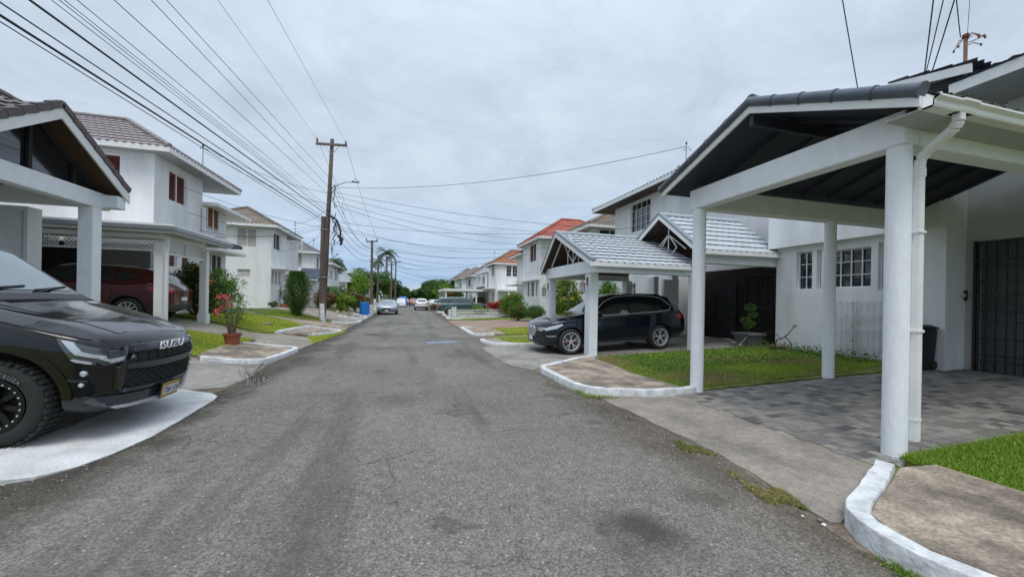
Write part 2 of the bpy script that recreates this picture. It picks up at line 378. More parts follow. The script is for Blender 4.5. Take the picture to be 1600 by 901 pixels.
def fill_poly(poly, h, zf):
    """2D polygon -> bmesh refined to edges < h, z from zf(x,y)"""
    b = bmesh.new(); vs = [b.verts.new((p[0], p[1], 0)) for p in poly]; b.faces.new(vs)
    bmesh.ops.triangulate(b, faces=b.faces)
    for _ in range(9):
        es = [e for e in b.edges if e.calc_length() > h]
        if not es: break
        bmesh.ops.subdivide_edges(b, edges=es, cuts=1, use_grid_fill=False)
        bmesh.ops.triangulate(b, faces=b.faces)
    for v in b.verts: v.co.z = zf(v.co.x, v.co.y)
    return b
def slab(name, poly, dz, m, h=.5, skirt=.1, rag=0., kind='structure', jitter=0., label=None, cat=None, zfun=None):
    poly = ragged(poly, rag) if rag else poly
    zf = zfun or (lambda x, y: zt(x)+dz)
    b = fill_poly(poly, h, (lambda x, y: zf(x, y)+random.uniform(-jitter, jitter)) if jitter else zf)
    bmesh.ops.recalc_face_normals(b, faces=b.faces)
    if b.faces[:] and sum(f.normal.z for f in b.faces) < 0: bmesh.ops.reverse_faces(b, faces=b.faces)
    if skirt:
        be = [e for e in b.edges if e.is_boundary]
        r = bmesh.ops.extrude_edge_only(b, edges=be)
        for v in [g for g in r['geom'] if isinstance(g, bmesh.types.BMVert)]: v.co.z -= skirt
    me = bpy.data.meshes.new(name); b.to_mesh(me); b.free(); me.materials.append(m)
    o = link(name, me)
    if kind: o['kind'] = kind
    if label: o['label'] = label
    if cat: o['category'] = cat
    return o
def ragged(poly, amp, step=.25):
    out_ = []; n = len(poly)
    for i in range(n):
        a = Vector(poly[i][:2]); c = Vector(poly[(i+1) % n][:2]); L = (c-a).length; k = max(1, int(L/step))
        if k > 120: k = 120
        nn = Vector((-(c-a).y, (c-a).x))/max(L, 1e-6)
        for j in range(k):
            p = a+(c-a)*(j/k); p = p+nn*random.uniform(-amp, amp) if j else p
            out_.append((p.x, p.y))
    return out_
# ================================================================== ground
def ground():
    xs = sorted(set([-900, -300, -120]+TX+[-10, -9, -5.4, -4.2, 6, 8, 10, 120, 300, 900])); ys = [-60, -20, 0, 20, 40, 60, 90, 130, 200, 400, 1200]
    v = [(x, y, (zt(x) if abs(x) < 60 else zt(60*np.sign(x)))-.02) for y in ys for x in xs]; n = len(xs)
    f = [(j*n+i, j*n+i+1, (j+1)*n+i+1, (j+1)*n+i) for j in range(len(ys)-1) for i in range(n-1)]
    me = bpy.data.meshes.new('ground'); me.from_pydata(v, [], f); me.materials.append(GRASSB); o = link('ground', me); o['kind'] = 'structure'
ground()
RE = [(3.1, -6), (2.92, 1.0), (2.80, 1.75), (2.86, 2.1), (2.98, 2.6), (3.12, 3.2), (3.16, 4.6), (3.04, 5.5), (2.84, 5.75), (2.72, 7.9), (2.5, 8.4), (2.35, 9.6), (2.3, 11), (2.35, 12), (2.7, 13.6), (2.6, 17), (2.68, 20), (2.6, 24), (2.8, 28.5), (3.0, 34), (3.1, 45), (3, 70), (3, 105)]
LE = [(-2.95, 105), (-3, 70), (-3.1, 40), (-3.2, 33), (-3.0, 28), (-3.05, 24), (-2.9, 20), (-2.85, 18.3), (-2.95, 15), (-3.05, 13), (-3.02, 12), (-3.05, 9.6), (-2.88, 8.2), (-2.9, 7.2), (-3.0, 6.75), (-3.1, 6.2), (-3.2, 5.2), (-3.3, 4.4), (-4.2, 3.9), (-4.2, -6)]
rp_ = ragged(RE, .025, .2)[:-0 or None]
slab('road', ragged(RE+LE, .02, .35), .006, ASPH, h=6, skirt=0, zfun=lambda x, y: .008)
# ragged dirt shoulders just under the asphalt level
slab('road_shoulder', ragged([(3.7, -6), (3.5, 1), (3.6, 3), (3.5, 5), (3.3, 6), (3.1, 8), (3, 12), (3.4, 14), (3.3, 20), (3.6, 40), (3.6, 105), (-3.3, 105), (-3.3, 30), (-3.2, 12), (-3.2, 8), (-3.3, 3), (-3.3, -6)], .05, .6), -.008, DIRT, h=6, skirt=0, zfun=lambda x, y: .001)

def kerb(pts, wd=.17, h=.12, closed=False, name='kerb', lab=None, base=None, rough=.012):
    # whitewashed kerb of box section swept along pts (x,y); uneven hand-cast top
    P = []
    for i in range(len(pts)-1):
        a = Vector(pts[i]); c = Vector(pts[i+1]); k = max(1, int((c-a).length/.12))
        for j in range(k): P.append(a+(c-a)*(j/k))
    P.append(Vector(pts[-1]))
    # soften the corners
    for _ in range(2): P = [P[0]]+[(P[i-1]+P[i]*2+P[i+1])/4 for i in range(1, len(P)-1)]+[P[-1]]
    m = MB(); vs = []; prof = [(-.5, -.10), (-.5, .90), (-.45, 1.), (.45, 1.), (.5, .90), (.5, -.10)]
    for i, p in enumerate(P):
        d = (P[min(i+1, len(P)-1)]-P[max(i-1, 0)]).normalized(); s = Vector((d.y, -d.x))
        r1 = random.uniform(-rough, rough); r2 = random.uniform(-rough, rough)*.6
        for a, hh in prof:
            q = p+s*(a*wd+r1*(.6 if a > 0 else -.4)); z = (base if base is not None else zt(p.x))+hh*h+(r2 if hh > .5 else 0)
            vs.append((q.x, q.y, z))
    n = 6; fs = [(i*n+j, i*n+(j+1) % n, (i+1)*n+(j+1) % n, (i+1)*n+j) for i in range(len(P)-1) for j in range(n)]+[tuple(range(n)), tuple((len(P)-1)*n+j for j in reversed(range(n)))]
    m.add(vs, fs); o = m.build(name, WHITEWASH, smooth=45); o['kind'] = 'structure'
    if lab: o['label'] = lab
    return o
# right side, nearest block (sidewalk raised behind a white kerb)
kerb([(4.2, 2.42), (3.72, 2.20), (3.05, 1.93), (2.88, 1.82), (2.87, 1.6), (2.95, 1.2), (3.04, .2), (3.15, -5)], .135, .145, base=0)
slab('sidewalk', ragged([(4.24, 2.33), (3.1, 1.86), (2.96, 1.6), (3.02, 1.2), (3.2, -5), (4.75, -5), (4.66, 1.8), (4.66, 2.3)], .01), .1, BEIGE, h=.5, skirt=.15, jitter=.004, zfun=lambda x, y: .128)
# apron of the near drive, between the asphalt and the pavers
slab('driveway_apron', ragged([(3.0, 1.98), (3.7, 2.2), (4.3, 2.48), (4.44, 2.75), (4.42, 5.38), (2.98, 5.58), (3.05, 4.6), (3.12, 3.2), (2.98, 2.4), (2.93, 2.0)], .022, .18), .012, CONC, h=.5, skirt=.05, jitter=.002)
# paved forecourt under the big carport: individual stones of mixed length and tone in one sheet
def pavers():
    m = MB(); y = 2.62; r = 0
    while y < 5.46:
        x = 4.44-random.uniform(0, .1); d = min(.125, 5.47-y)
        while x < 11.2:
            L = random.choice((.12, .12, .18, .18, .24)); x1 = min(x+L, 11.3); g = .004; tz = random.uniform(-.003, .003)
            z = [zt(a)+.022+tz+random.uniform(-.0015, .0015) for a in (x, x1, x1, x)]
            a, b_, c, e_ = (x+g, y+g, z[0]), (x1-g, y+g, z[1]), (x1-g, y+d-g, z[2]), (x+g, y+d-g, z[3])
            lo = [(q[0]+(-g if k in (0, 3) else g)*.6, q[1]+(-g if k in (0, 1) else g)*.6, q[2]-.01) for k, q in enumerate((a, b_, c, e_))]
            m.add([a, b_, c, e_]+lo, [(0, 1, 2, 3), (4, 5, 1, 0), (5, 6, 2, 1), (6, 7, 3, 2), (7, 4, 0, 3)]); x = x1
        y += d; r += 1
    # border course by the lawn and the apron
    o = m.build('paving', PAVER); o['kind'] = 'structure'; o['label'] = 'mixed grey and buff stone pavers laid under the large white carport'
pavers()
slab('paving_bed', [(4.42, 2.6), (11.4, 2.6), (11.4, 5.5), (4.42, 5.5)], .011, mat('joint_sand', (.06, .058, .055), .95), h=1.5, skirt=0)
# right side, second block
kerb([(4.96, 5.55), (4.45, 5.42), (3.9, 5.42), (3.1, 5.68), (2.92, 5.8), (2.84, 6.1), (2.82, 7.0), (2.80, 7.75), (2.95, 7.98), (3.6, 8.45), (4.3, 9.0), (4.8, 9.25)], .13, .12, base=0)
slab('sidewalk', ragged([(4.5, 5.5), (3.1, 5.78), (2.9, 6.1), (2.86, 7.75), (3.0, 7.95), (4.3, 8.95), (4.6, 9.1), (4.62, 8.0), (4.5, 6.9), (4.62, 5.6)], .01), .09, BEIGE, h=.4, skirt=.1, jitter=.004, zfun=lambda x, y: .098)
slab('lawn_soil', [(4.5, 5.55), (10.7, 5.55), (10.7, 9.3), (5, 9.3), (4.5, 8.6), (4.45, 6.9)], .035, GRASSB, h=.7, skirt=.05, jitter=.012)
slab('driveway_slab', ragged([(2.35, 8.6), (2.28, 9.6), (2.25, 11), (2.3, 12.1), (2.9, 12.6), (4.3, 12.9), (11.4, 12.9), (11.4, 9.32), (4.9, 9.3), (4.2, 9.05), (3.2, 8.3), (2.7, 8.0)], .02), .014, CONC2, h=.7, skirt=.05, jitter=.003)
# further right: kerb islands, brick drive, verge
kerb([(4.4, 12.35), (3.3, 12.5), (2.75, 12.75), (2.62, 13.3), (2.64, 13.9)], .16, .1)
slab('driveway_slab', ragged([(2.7, 13.2), (2.66, 14.6), (3.2, 14.8), (10, 14.4), (10, 12.95), (3.4, 12.7)], .02), .02, CONC, h=.8, skirt=.05)
kerb([(3.6, 16.3), (2.75, 15.9), (2.66, 16.4), (2.66, 19.7), (2.72, 20.1), (3.3, 20.4)], .16, .11)
slab('sidewalk', ragged([(2.75, 16.2), (2.72, 19.9), (4.2, 20.2), (4.2, 16.4)], .02), .07, BEIGE, h=.6, skirt=.08)
slab('brick_driveway', ragged([(2.7, 20.3), (2.6, 24.5), (2.75, 27.8), (8, 27.6), (9.8, 24), (9.8, 20.2)], .03), .02, mat('reddish_brick_paving', (.27, .175, .14), .9, var=.15, vscale=2, bump=.6, bscale=30, stain=(.34, .28, .22), sscale=.9, samt=.8), h=1.2, skirt=.05)
kerb([(3.9, 28.7), (3.3, 28.75), (2.95, 29.3), (2.98, 31.5)], .2, .12)
kerb([(4.6, 34.2), (3.4, 34.3), (3.2, 35), (3.2, 38)], .2, .12)
slab('driveway_slab', ragged([(3.2, 33), (3.2, 40), (10, 40), (10, 33)], .04), .02, CONC, h=2)
kerb([(4.2, 43), (3.3, 43.2), (3.2, 45)], .22, .13)
slab('driveway_slab', ragged([(3.2, 47), (3.2, 60), (10, 60), (10, 47)], .04), .02, CONC2, h=3)
# left side: white apron in front of the pickup
def zap(x, y): return .014+max(0, (-2.78-x))*.095
slab('white_driveway_apron', ragged([(-2.80, 6.72), (-2.74, 6.45), (-2.72, 6.0), (-2.68, 5.5), (-2.66, 4.95), (-2.72, 4.5), (-2.80, 4.22), (-2.95, 4.02), (-3.15, 3.94), (-4.3, 3.9), (-4.3, 4.3), (-3.62, 4.6), (-3.56, 5.3), (-3.6, 6.2), (-3.62, 7.05), (-3.3, 7.0), (-2.95, 6.88)], .006, .12), 0, APRONW, h=.25, skirt=.05, zfun=zap)
slab('driveway_slab', ragged([(-3.6, 4.1), (-3.6, 6.9), (-2.95, 7.35), (-2.88, 8.3), (-3.1, 9.2), (-4.4, 9.35), (-5, 9.6), (-12, 9.6), (-12, 4.1)], .012), .012, CONC2, h=.35, skirt=.05, jitter=.003)
slab('driveway_slab', ragged([(-3.1, 9.2), (-4.4, 9.35), (-4.6, 9.9), (-5.4, 11.2), (-4.3, 11.3), (-3.2, 9.9)], .012), .02, CONC2, h=.35)
# pot corner: sidewalk with a white kerb
kerb([(-4.35, 11.85), (-3.5, 11.98), (-3.12, 12.05), (-3.04, 11.85), (-3.06, 10.8), (-3.15, 9.75), (-3.4, 9.5), (-4.2, 9.35)], .14, .11)
slab('sidewalk', ragged([(-4.5, 11.85), (-3.15, 12.0), (-3.12, 10.5), (-3.3, 9.6), (-4.3, 9.4), (-4.45, 10.2)], .012), .09, BEIGE, h=.35, skirt=.08, jitter=.003)
slab('lawn_soil', [(-4.4, 9.5), (-4.35, 11.9), (-4.45, 12.9), (-5.9, 12.45), (-6.5, 12.3), (-6.5, 10.8), (-5.6, 9.6)], .05, GRASSB, h=.4, jitter=.008)
slab('driveway_slab', ragged([(-3.05, 12.1), (-2.95, 14.6), (-3.6, 15.2), (-4.4, 15.0), (-5, 14.2), (-11.5, 15.6), (-11.5, 12.3), (-6, 12.4), (-4.4, 12.95), (-4.3, 12.0)], .02), .03, CONC, h=.4, skirt=.06, jitter=.003)
slab('lawn_soil', [(-4.5, 14.9), (-4.35, 18.5), (-5.1, 19.4), (-7.4, 20.1), (-8.2, 16), (-6.6, 15.3), (-5.2, 14.8)], .05, GRASSB, h=.45, jitter=.008)
kerb([(-4.45, 14.95), (-4.4, 16.5), (-4.2, 18.35)], .17, .13)
kerb([(-4.2, 18.4), (-3.4, 18.45), (-2.98, 18.3), (-2.92, 17.9), (-3.1, 16.8), (-3.55, 15.55)], .14, .11)
slab('sidewalk', ragged([(-4.35, 18.35), (-3.05, 18.25), (-3.6, 15.6), (-4.4, 15.1)], .012), .07, BEIGE, h=.4, skirt=.08)
slab('driveway_slab', ragged([(-2.95, 18.6), (-2.95, 21.6), (-4.2, 22.2), (-8.3, 22.5), (-8.3, 20.4), (-5.1, 19.5), (-4.3, 18.6)], .03), .03, BEIGE, h=.6, skirt=.06)
kerb([(-4.1, 22.6), (-3.3, 23), (-3.0, 24.3), (-3.0, 26)], .18, .12)
slab('driveway_slab', ragged([(-3.05, 24), (-3.05, 31.5), (-8.0, 32), (-8.0, 24)], .03), .03, CONC, h=1)
kerb([(-4.6, 27.6), (-3.4, 27.9), (-3.1, 28.6), (-3.1, 30.5)], .18, .12)
kerb([(-4.4, 31.8), (-3.5, 32.1), (-3.2, 32.8), (-3.2, 34.6)], .18, .12)
slab('driveway_slab', ragged([(-8.2, 14.4), (-6.9, 21.6), (-7.6, 33), (-8.6, 33), (-8.6, 16)], .01), .06, CONC2, h=1)
slab('driveway_slab', ragged([(-3.2, 36), (-3.2, 62), (-9.0, 62), (-9.0, 36)], .04), .03, CONC, h=3)
# puddles
WATER = mat('puddle_water', (.03, .03, .03), .02, spec=1.0)
def puddle(cx_, cy_, rx, ry, seed, z=.0125):
    rd = random.Random(seed); pl = []
    for i in range(36):
        t = 2*pi*i/36; r = 1+.22*sin(2*t+seed)+.13*sin(5*t+seed*2)+rd.uniform(-.06, .06); pl.append((cx_+rx*r*cos(t), cy_+ry*r*sin(t)))
    slab('puddle', pl, z, WATER, h=9, skirt=0, zfun=lambda x, y: z)
puddle(1.15, 13.7, .5, .42, 1); puddle(-1.5, 16.9, .26, .2, 2); puddle(-2.62, 7.75, .17, .38, 3); puddle(-.2, 19.8, .5, .10, 6); puddle(.9, 20.4, .4, .08, 8)

# loose pale stones on the shoulder by the near kerb
def stones(spots):
    m0 = None
    for i, (x, y, r) in enumerate(spots):
        b = bmesh.new(); bmesh.ops.create_icosphere(b, subdivisions=2, radius=r)
        rd = random.Random(i)
        for v in b.verts: v.co *= rd.uniform(.8, 1.15); v.co.z *= .55
        me = bpy.data.meshes.new('stone'); b.to_mesh(me); b.free(); me.materials.append(BEIGE if i % 2 else WHITEWASH); me.shade_smooth()
        o = link('stone', me); o.location = (x, y, max(zt(x), 0)+.012+r*.3)
        tag(o, 'small loose pale stone lying in the weeds by the near right kerb', 'stone', 'loose stones by the kerb')
stones([(2.84, 1.98, .016), (2.87, 2.03, .02), (2.80, 2.10, .012)])

# ================================================================== building helpers
def tiled(m, poly, row=.34, wave=.2, seg=6, amp=.016, lip=.03, mi=0, mil=1, sc=.02):
    P = [Vector(p) for p in poly]; u = (P[1]-P[0]).normalized(); n = u.cross(P[2]-P[0]).normalized()
    if n.z < 0: n = -n
    v = n.cross(u)
    if v.z < 0: v = -v
    Q = [((p-P[0]).dot(u), (p-P[0]).dot(v)) for p in P]; vm = max(q[1] for q in Q)
    def span(t):
        xs = []
        for i in range(len(Q)):
            (a, b), (c, d) = Q[i], Q[(i+1) % len(Q)]
            if abs(b-d) < 1e-6:
                if abs(b-t) < 1e-4: xs += [a, c]
            elif min(b, d)-1e-6 <= t <= max(b, d)+1e-6: xs.append(a+(c-a)*(t-b)/(d-b))
        return (min(xs), max(xs)) if xs else (0, 0)
    nr = max(1, int(round(vm/row))); h = vm/nr
    for r in range(nr):
        v0, v1 = r*h, (r+1)*h
        a0, a1 = span(v0+1e-5); b0, b1 = span(v1-1e-5)
        lo, hi = min(a0, b0), max(a1, b1); st = wave/seg; k = max(1, int(math.ceil((hi-lo)/st)))
        bot = []; top = []; low = []
        for j in range(k+1):
            uu = min(lo+j*st, hi); ph = 2*pi*uu/wave; w_ = amp*cos(ph)
            ub = min(max(uu, a0), a1); ut = min(max(uu, b0), b1)
            vb = v0-sc*cos(ph)
            bot.append(P[0]+u*ub+v*vb+n*(lip+w_)); top.append(P[0]+u*ut+v*(v1+.01)+n*w_*.9); low.append(P[0]+u*ub+v*(vb+.006)+n*(w_*.9-.004))
        nn = k+1
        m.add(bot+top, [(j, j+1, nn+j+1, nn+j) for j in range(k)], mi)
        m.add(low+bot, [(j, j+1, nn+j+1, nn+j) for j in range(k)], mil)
def ridge_caps(m, a, b, r=.09, seg=.4, mi=0, flat=False):
    a = Vector(a); b = Vector(b); L = (b-a).length; k = max(1, int(round(L/seg))); d = (b-a)/k
    for i in range(k):
        p = a+d*i; q = p+d*1.06
        m.tube([p, q], [r*1.08, r*.95], 10, mi)
def wallface(m, P0, U, W, H, holes, nr, dp, mi=0):
    P0 = Vector(P0); U = Vector(U); nr = Vector(nr); Z = Vector((0, 0, 1))
    us = sorted(set([0, W]+[h[0] for h in holes]+[h[1] for h in holes])); zs = sorted(set([0, H]+[h[2] for h in holes]+[h[3] for h in holes]))
    us = [x for x in us if 0 <= x <= W]; zs = [x for x in zs if 0 <= x <= H]
    def pt(a, z, d=0): return P0+U*a+Z*z-nr*d
    for i in range(len(us)-1):
        for j in range(len(zs)-1):
            cu, cz = (us[i]+us[i+1])/2, (zs[j]+zs[j+1])/2
            if any(h[0] < cu < h[1] and h[2] < cz < h[3] for h in holes): continue
            m.quad(pt(us[i], zs[j]), pt(us[i+1], zs[j]), pt(us[i+1], zs[j+1]), pt(us[i], zs[j+1]), mi)
    for a, b, c, d in [h[:4] for h in holes]:
        m.quad(pt(a, c), pt(b, c), pt(b, c, dp), pt(a, c, dp), mi); m.quad(pt(a, d), pt(b, d), pt(b, d, dp), pt(a, d, dp), mi)
        m.quad(pt(a, c), pt(a, d), pt(a, d, dp), pt(a, c, dp), mi); m.quad(pt(b, c), pt(b, d), pt(b, d, dp), pt(b, c, dp), mi)
def window(par, P0, U, nr, hole, style, dp=.12, lab=None, fmat=None):
    P0 = Vector(P0); U = Vector(U); nr = Vector(nr); Z = Vector((0, 0, 1)); a, b, c, d = hole[:4]
    def pt(x, z, q): return P0+U*x+Z*z-nr*q
    f = MB(); t = .034; q = dp-.035
    fm = fmat or TRIM
    cols, rows = 2, 3
    if ':' in style:
        style, cr = style.split(':'); cols, rows = [int(x) for x in cr.split('x')]
    def bar(x0, z0, x1, z1, w_=.034, dd=.04, qq=q): f.bar(pt(x0, z0, qq), pt(x1, z1, qq), w_, dd, up=nr)
    bar(a+.001, c+t/2, b-.001, c+t/2); bar(a+.001, d-t/2, b-.001, d-t/2); bar(a+t/2, c+t, a+t/2, d-t); bar(b-t/2, c+t, b-t/2, d-t)
    if style == 'grid':
        for i in range(1, cols): x = a+(b-a)*i/cols; bar(x, c+t, x, d-t, .02, .03)
        for j in range(1, rows): z = c+(d-c)*j/rows; bar(a+t, z, b-t, z, .018, .026)
    if style.startswith('louvre') and cols > 1:
        for i in range(1, cols): x = a+(b-a)*i/cols; bar(x, c+t, x, d-t, .05, .045)
    w_ = f.build('window', fm, par)
    if lab: w_['label'] = lab
    p = MB(); p.quad(pt(a, c, dp), pt(b, c, dp), pt(b, d, dp), pt(a, d, dp)); p.build('pane', WGLASS if style in ('grid', 'glass') else DARKIN, w_)
    if style.startswith('louvre'):
        s = MB(); mm = {'louvre_w': SLATW, 'louvre_r': SLATR, 'louvre_o': SLATO, 'louvre_d': SLATG}[style]
        z = c+t+.03
        while z < d-t-.02:
            e0, e1 = pt(a+t, z, q+.04), pt(b-t, z, q+.04); o0, o1 = pt(a+t, z+.085, q-.0), pt(b-t, z+.085, q-.0)
            s.quad(pt(a+t, z, q-.015), pt(b-t, z, q-.015), pt(b-t, z+.078, q+.03), pt(a+t, z+.078, q+.03)); z += .085
        s.build('louvre', mm, w_)
    return w_
def hip_polys(x0, x1, y0, y1, ze, pitch, ends=(1, 1)):
    """ridge along X; ends=(hip at x0, hip at x1)"""
    hy = (y1-y0)/2; rise = hy*math.tan(radians(pitch)); ym = (y0+y1)/2
    a = x0+(hy if ends[0] else 0); b = x1-(hy if ends[1] else 0)
    if a > b: a = b = (x0+x1)/2
    R0 = (a, ym, ze+rise); R1 = (b, ym, ze+rise)
    return [[(x0, y0, ze), (x1, y0, ze), R1, R0], [(x1, y1, ze), (x0, y1, ze), R0, R1], [(x0, y1, ze), (x0, y0, ze), R0], [(x1, y0, ze), (x1, y1, ze), R1]], R0, R1
def roof(par, x0, x1, y0, y1, ze, pitch, tm, tl, seg=3, row=.36, wave=.22, capm=None, fas=.16, soff=None, name='roof'):
    m = MB(); polys, R0, R1 = hip_polys(x0, x1, y0, y1, ze, pitch)
    for p in polys:
        if (Vector(p[2])-Vector(p[1])).length < .05: continue
        tiled(m, p, row, wave, seg)
    for c_, R in (((x0, y0, ze), R0), ((x0, y1, ze), R0), ((x1, y0, ze), R1), ((x1, y1, ze), R1), (R0, R1)):
        if (Vector(R)-Vector(c_)).length > .1:
            a = Vector(c_)+Vector((0, 0, .05)); ridge_caps(m, a, Vector(R)+Vector((0, 0, .05)), .07, .45)
    r = m.build(name, [tm, tl], par)
    f = MB(); t = .03
    f.box(x0+.0, x1, y0, y0+t, ze-fas, ze+.012); f.box(x0, x1, y1-t, y1, ze-fas, ze+.012); f.box(x0, x0+t, y0+t+.001, y1-t-.001, ze-fas, ze+.012); f.box(x1-t, x1, y0+t+.001, y1-t-.001, ze-fas, ze+.012)
    f.build('fascia', TRIM, par)
    s = MB(); s.box(x0+t+.002, x1-t-.002, y0+t+.002, y1-t-.002, ze-fas+.02, ze-fas+.05); s.build('soffit', soff or GREYWALL, par)
    return r
def house(label, side, x0, x1, y0, y1, zg, ze, tm, tl, street=(), near=(), pitch=27, ov=.6, wm=None, seg=2, over=None, fas=.16, name='house', soff=None, dp=.12, rf=True, base=True, pt=None):
    bx = x0 if side == 'R' else x1
    r = root(name, label, 'house', (bx, y0, zg))
    m = MB(); wm = wm or WALL; H = ze-zg
    hs = [((y-y0) if 1 else 0, (yy-y0), z-zg, zz_-zg, st) for y, yy, z, zz_, st in street]
    hn = [(a-x0, b-x0, z-zg, zz_-zg, st) for a, b, z, zz_, st in near]
    if side == 'R': SP, SU, SN = (x0, y0, zg), (0, 1, 0), (-1, 0, 0)
    else: SP, SU, SN = (x1, y0, zg), (0, 1, 0), (1, 0, 0)
    NP, NU, NN = (x0, y0, zg), (1, 0, 0), (0, -1, 0)
    wallface(m, SP, SU, y1-y0, H, hs, SN, dp); wallface(m, NP, NU, x1-x0, H, hn, NN, dp)
    xo = x1 if side == 'R' else x0
    m.quad((xo, y0, zg), (xo, y1, zg), (xo, y1, ze), (xo, y0, ze)); m.quad((x0, y1, zg), (x1, y1, zg), (x1, y1, ze), (x0, y1, ze))
    m.build('wall', wm, r)
    for h in hs: window(r, SP, SU, SN, h, h[4], dp)
    for h in hn: window(r, NP, NU, NN, h, h[4], dp)
    if base:
        b = MB(); b.box(x0-.02, x1+.02, y0-.02, y1+.02, zg-.6, zg+.12); b.build('plinth', GREYWALL if wm is not WALL else WALLOLD, r)
    if rf:
        o = over or (ov, ov, ov, ov)
        roof(r, x0-o[0], x1+o[1], y0-o[2], y1+o[3], ze, pitch, tm, tl, seg=seg, fas=fas, soff=soff)
    return r
def canopy(par, side, xf, y0, y1, z, d=.5, t=.1):
    m = MB()
    if side == 'L': m.box(xf+.002, xf+d, y0, y1, z, z+t)
    else: m.box(xf-d, xf-.002, y0, y1, z, z+t)
    return m.build('window_canopy', TRIM, par)
def mast(x, y, z, h=1.2, lab='', lean=.0, big=False):
    r = root('service_mast', lab, 'service mast', (x, y, z)); q = 1. if big else .6
    m = MB(); m.tube([(x, y, z-.3), (x+lean, y, z+h)], .03*q, 8); m.build('pipe', mat('old_rusty_pipe', (.30, .17, .11), .8, var=.4, vscale=25) if big else METAL, r)
    k = MB(); k.lathe([(.0, .07), (.05*q, .06), (.055*q, 0), (.02, -.03)], (x+lean, y, z+h), 10)
    rd = random.Random(int(abs(x*y)*10))
    for i in range(7 if big else 3):
        a = rd.uniform(0, 6.28); e_ = rd.uniform(.12, .26)*(1. if big else .7); s0 = Vector((x+lean, y, z+h-.04-rd.uniform(0, .14))); s1 = s0+Vector((cos(a)*e_*.5, sin(a)*e_*.5, rd.uniform(-.02, .12))); s2 = s0+Vector((cos(a)*e_, sin(a)*e_, rd.uniform(-.12, .03)))
        k.tube([s0, s1, s2], .007, 6); k.lathe([(0, -.03), (.016, -.02), (.016, .02), (0, .03)], s2, 8)
    k.build('weatherhead', RUST if big else BLACKIRON, r)
    return r

# ================================================================== right side, nearest house and its big carport
r1 = root('carport', 'large white gabled carport on round columns with blue grey verge tiles, nearest right', 'carport', (4.9, 4.12, 0))
CX, CN, CF = 4.87, 2.73, 5.52
for (x, y, rr) in ((CX, CN, .10), (CX, CF, .105), (7.95, CF, .097), (7.95, CN, .1)):
    m = MB(); z0 = zt(x)
    m.lathe([(rr+.004, z0-.05), (rr, z0+.05), (rr*.995, z0+1.5), (rr, 3.2)], (x, y, 0), 40); m.build('column', PILLAR, r1, smooth=50)
m = MB()
BH = 3.205, 3.54
m.box(CX-.10, CX+.11, CN-.10, CF+.13, *BH)
m.build('front_beam', PILLAR, r1, bevel=.008)
m = MB(); m.box(CX+.112, 10.72, CN-.099, CN+.11, *BH); m.build('side_beam', PILLAR, r1, bevel=.008)
m = MB(); m.box(CX+.112, 10.72, CF-.09, CF+.129, *BH); m.build('side_beam', PILLAR, r1, bevel=.008)
# roof: gable, ridge towards the house
GX, RY, EN, EFY = 4.42, 4.14, 2.34, 5.97
RZ = 4.26; EZ = 3.47; EZF = 3.58; SLN = (RZ-EZ)/(RY-EN); SLF = (RZ-EZF)/(EFY-RY)
m = MB()
tiled(m, [(10.8, EN, EZ+.04), (GX+.05, EN, EZ+.04), (GX+.05, RY, RZ+.04), (10.8, RY, RZ+.04)], .34, .2, 4, .014, .03)
tiled(m, [(GX+.05, EFY, EZF+.04), (10.8, EFY, EZF+.04), (10.8, RY, RZ+.04), (GX+.05, RY, RZ+.04)], .34, .2, 4, .014, .03)
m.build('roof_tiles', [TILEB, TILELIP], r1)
# rounded verge tiles on both rakes and the ridge
def verge(par, A, B, r, name, n=6):
    A = Vector(A); B = Vector(B); d = (B-A)/n; m = MB()
    for i in range(n):
        p = A+d*i; q = A+d*(i+1.06)
        m.tube([p, p+d*.06, p+d*.07, q], [r*1.07, r*1.09, r*.98, r*.93], 20)
    return m.build(name, TILEB, par, smooth=35)
vz = .075
verge(r1, (GX+.01, EN-.02, EZ+vz-.03), (GX+.01, RY, RZ+vz-.02), .066, 'verge_tiles', 5)
verge(r1, (GX+.01, EFY+.02, EZF+vz-.03), (GX+.01, RY, RZ+vz-.02), .066, 'verge_tiles', 5)
verge(r1, (GX+.02, RY, RZ+vz+.0), (10.8, RY, RZ+vz+.0), .08, 'ridge_tiles', 15)
m = MB(); fw = .118
for ya, yb, ez in ((EN, RY, EZ), (EFY, RY, EZF)):
    m.prism([(GX, ya, ez+.02), (GX, yb, RZ+.02), (GX, yb, RZ+.02-fw), (GX, ya, ez+.02-fw)], (.03, 0, 0))
m.build('barge_board', TRIM, r1)
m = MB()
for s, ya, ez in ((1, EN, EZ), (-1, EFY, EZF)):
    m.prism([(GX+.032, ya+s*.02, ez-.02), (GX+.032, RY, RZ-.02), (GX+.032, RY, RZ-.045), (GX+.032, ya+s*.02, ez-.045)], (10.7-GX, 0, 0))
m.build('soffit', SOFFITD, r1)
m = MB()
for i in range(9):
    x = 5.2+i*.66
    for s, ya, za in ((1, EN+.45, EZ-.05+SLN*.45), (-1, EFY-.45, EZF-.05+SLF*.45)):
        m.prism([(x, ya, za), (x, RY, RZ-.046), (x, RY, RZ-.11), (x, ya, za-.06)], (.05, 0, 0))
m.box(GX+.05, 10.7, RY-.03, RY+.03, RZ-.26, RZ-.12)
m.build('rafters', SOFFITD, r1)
m = MB()  # eave soffit of the near side
m.box(GX+.05, 10.7, EN+.03, CN-.102, EZ-.115, EZ-.10); m.build('eave_soffit', GREYWALL, r1)
m = MB(); m.box(GX+.035, 10.7, EN, EN+.028, EZ-.115, EZ+.03); m.build('fascia', TRIM, r1)
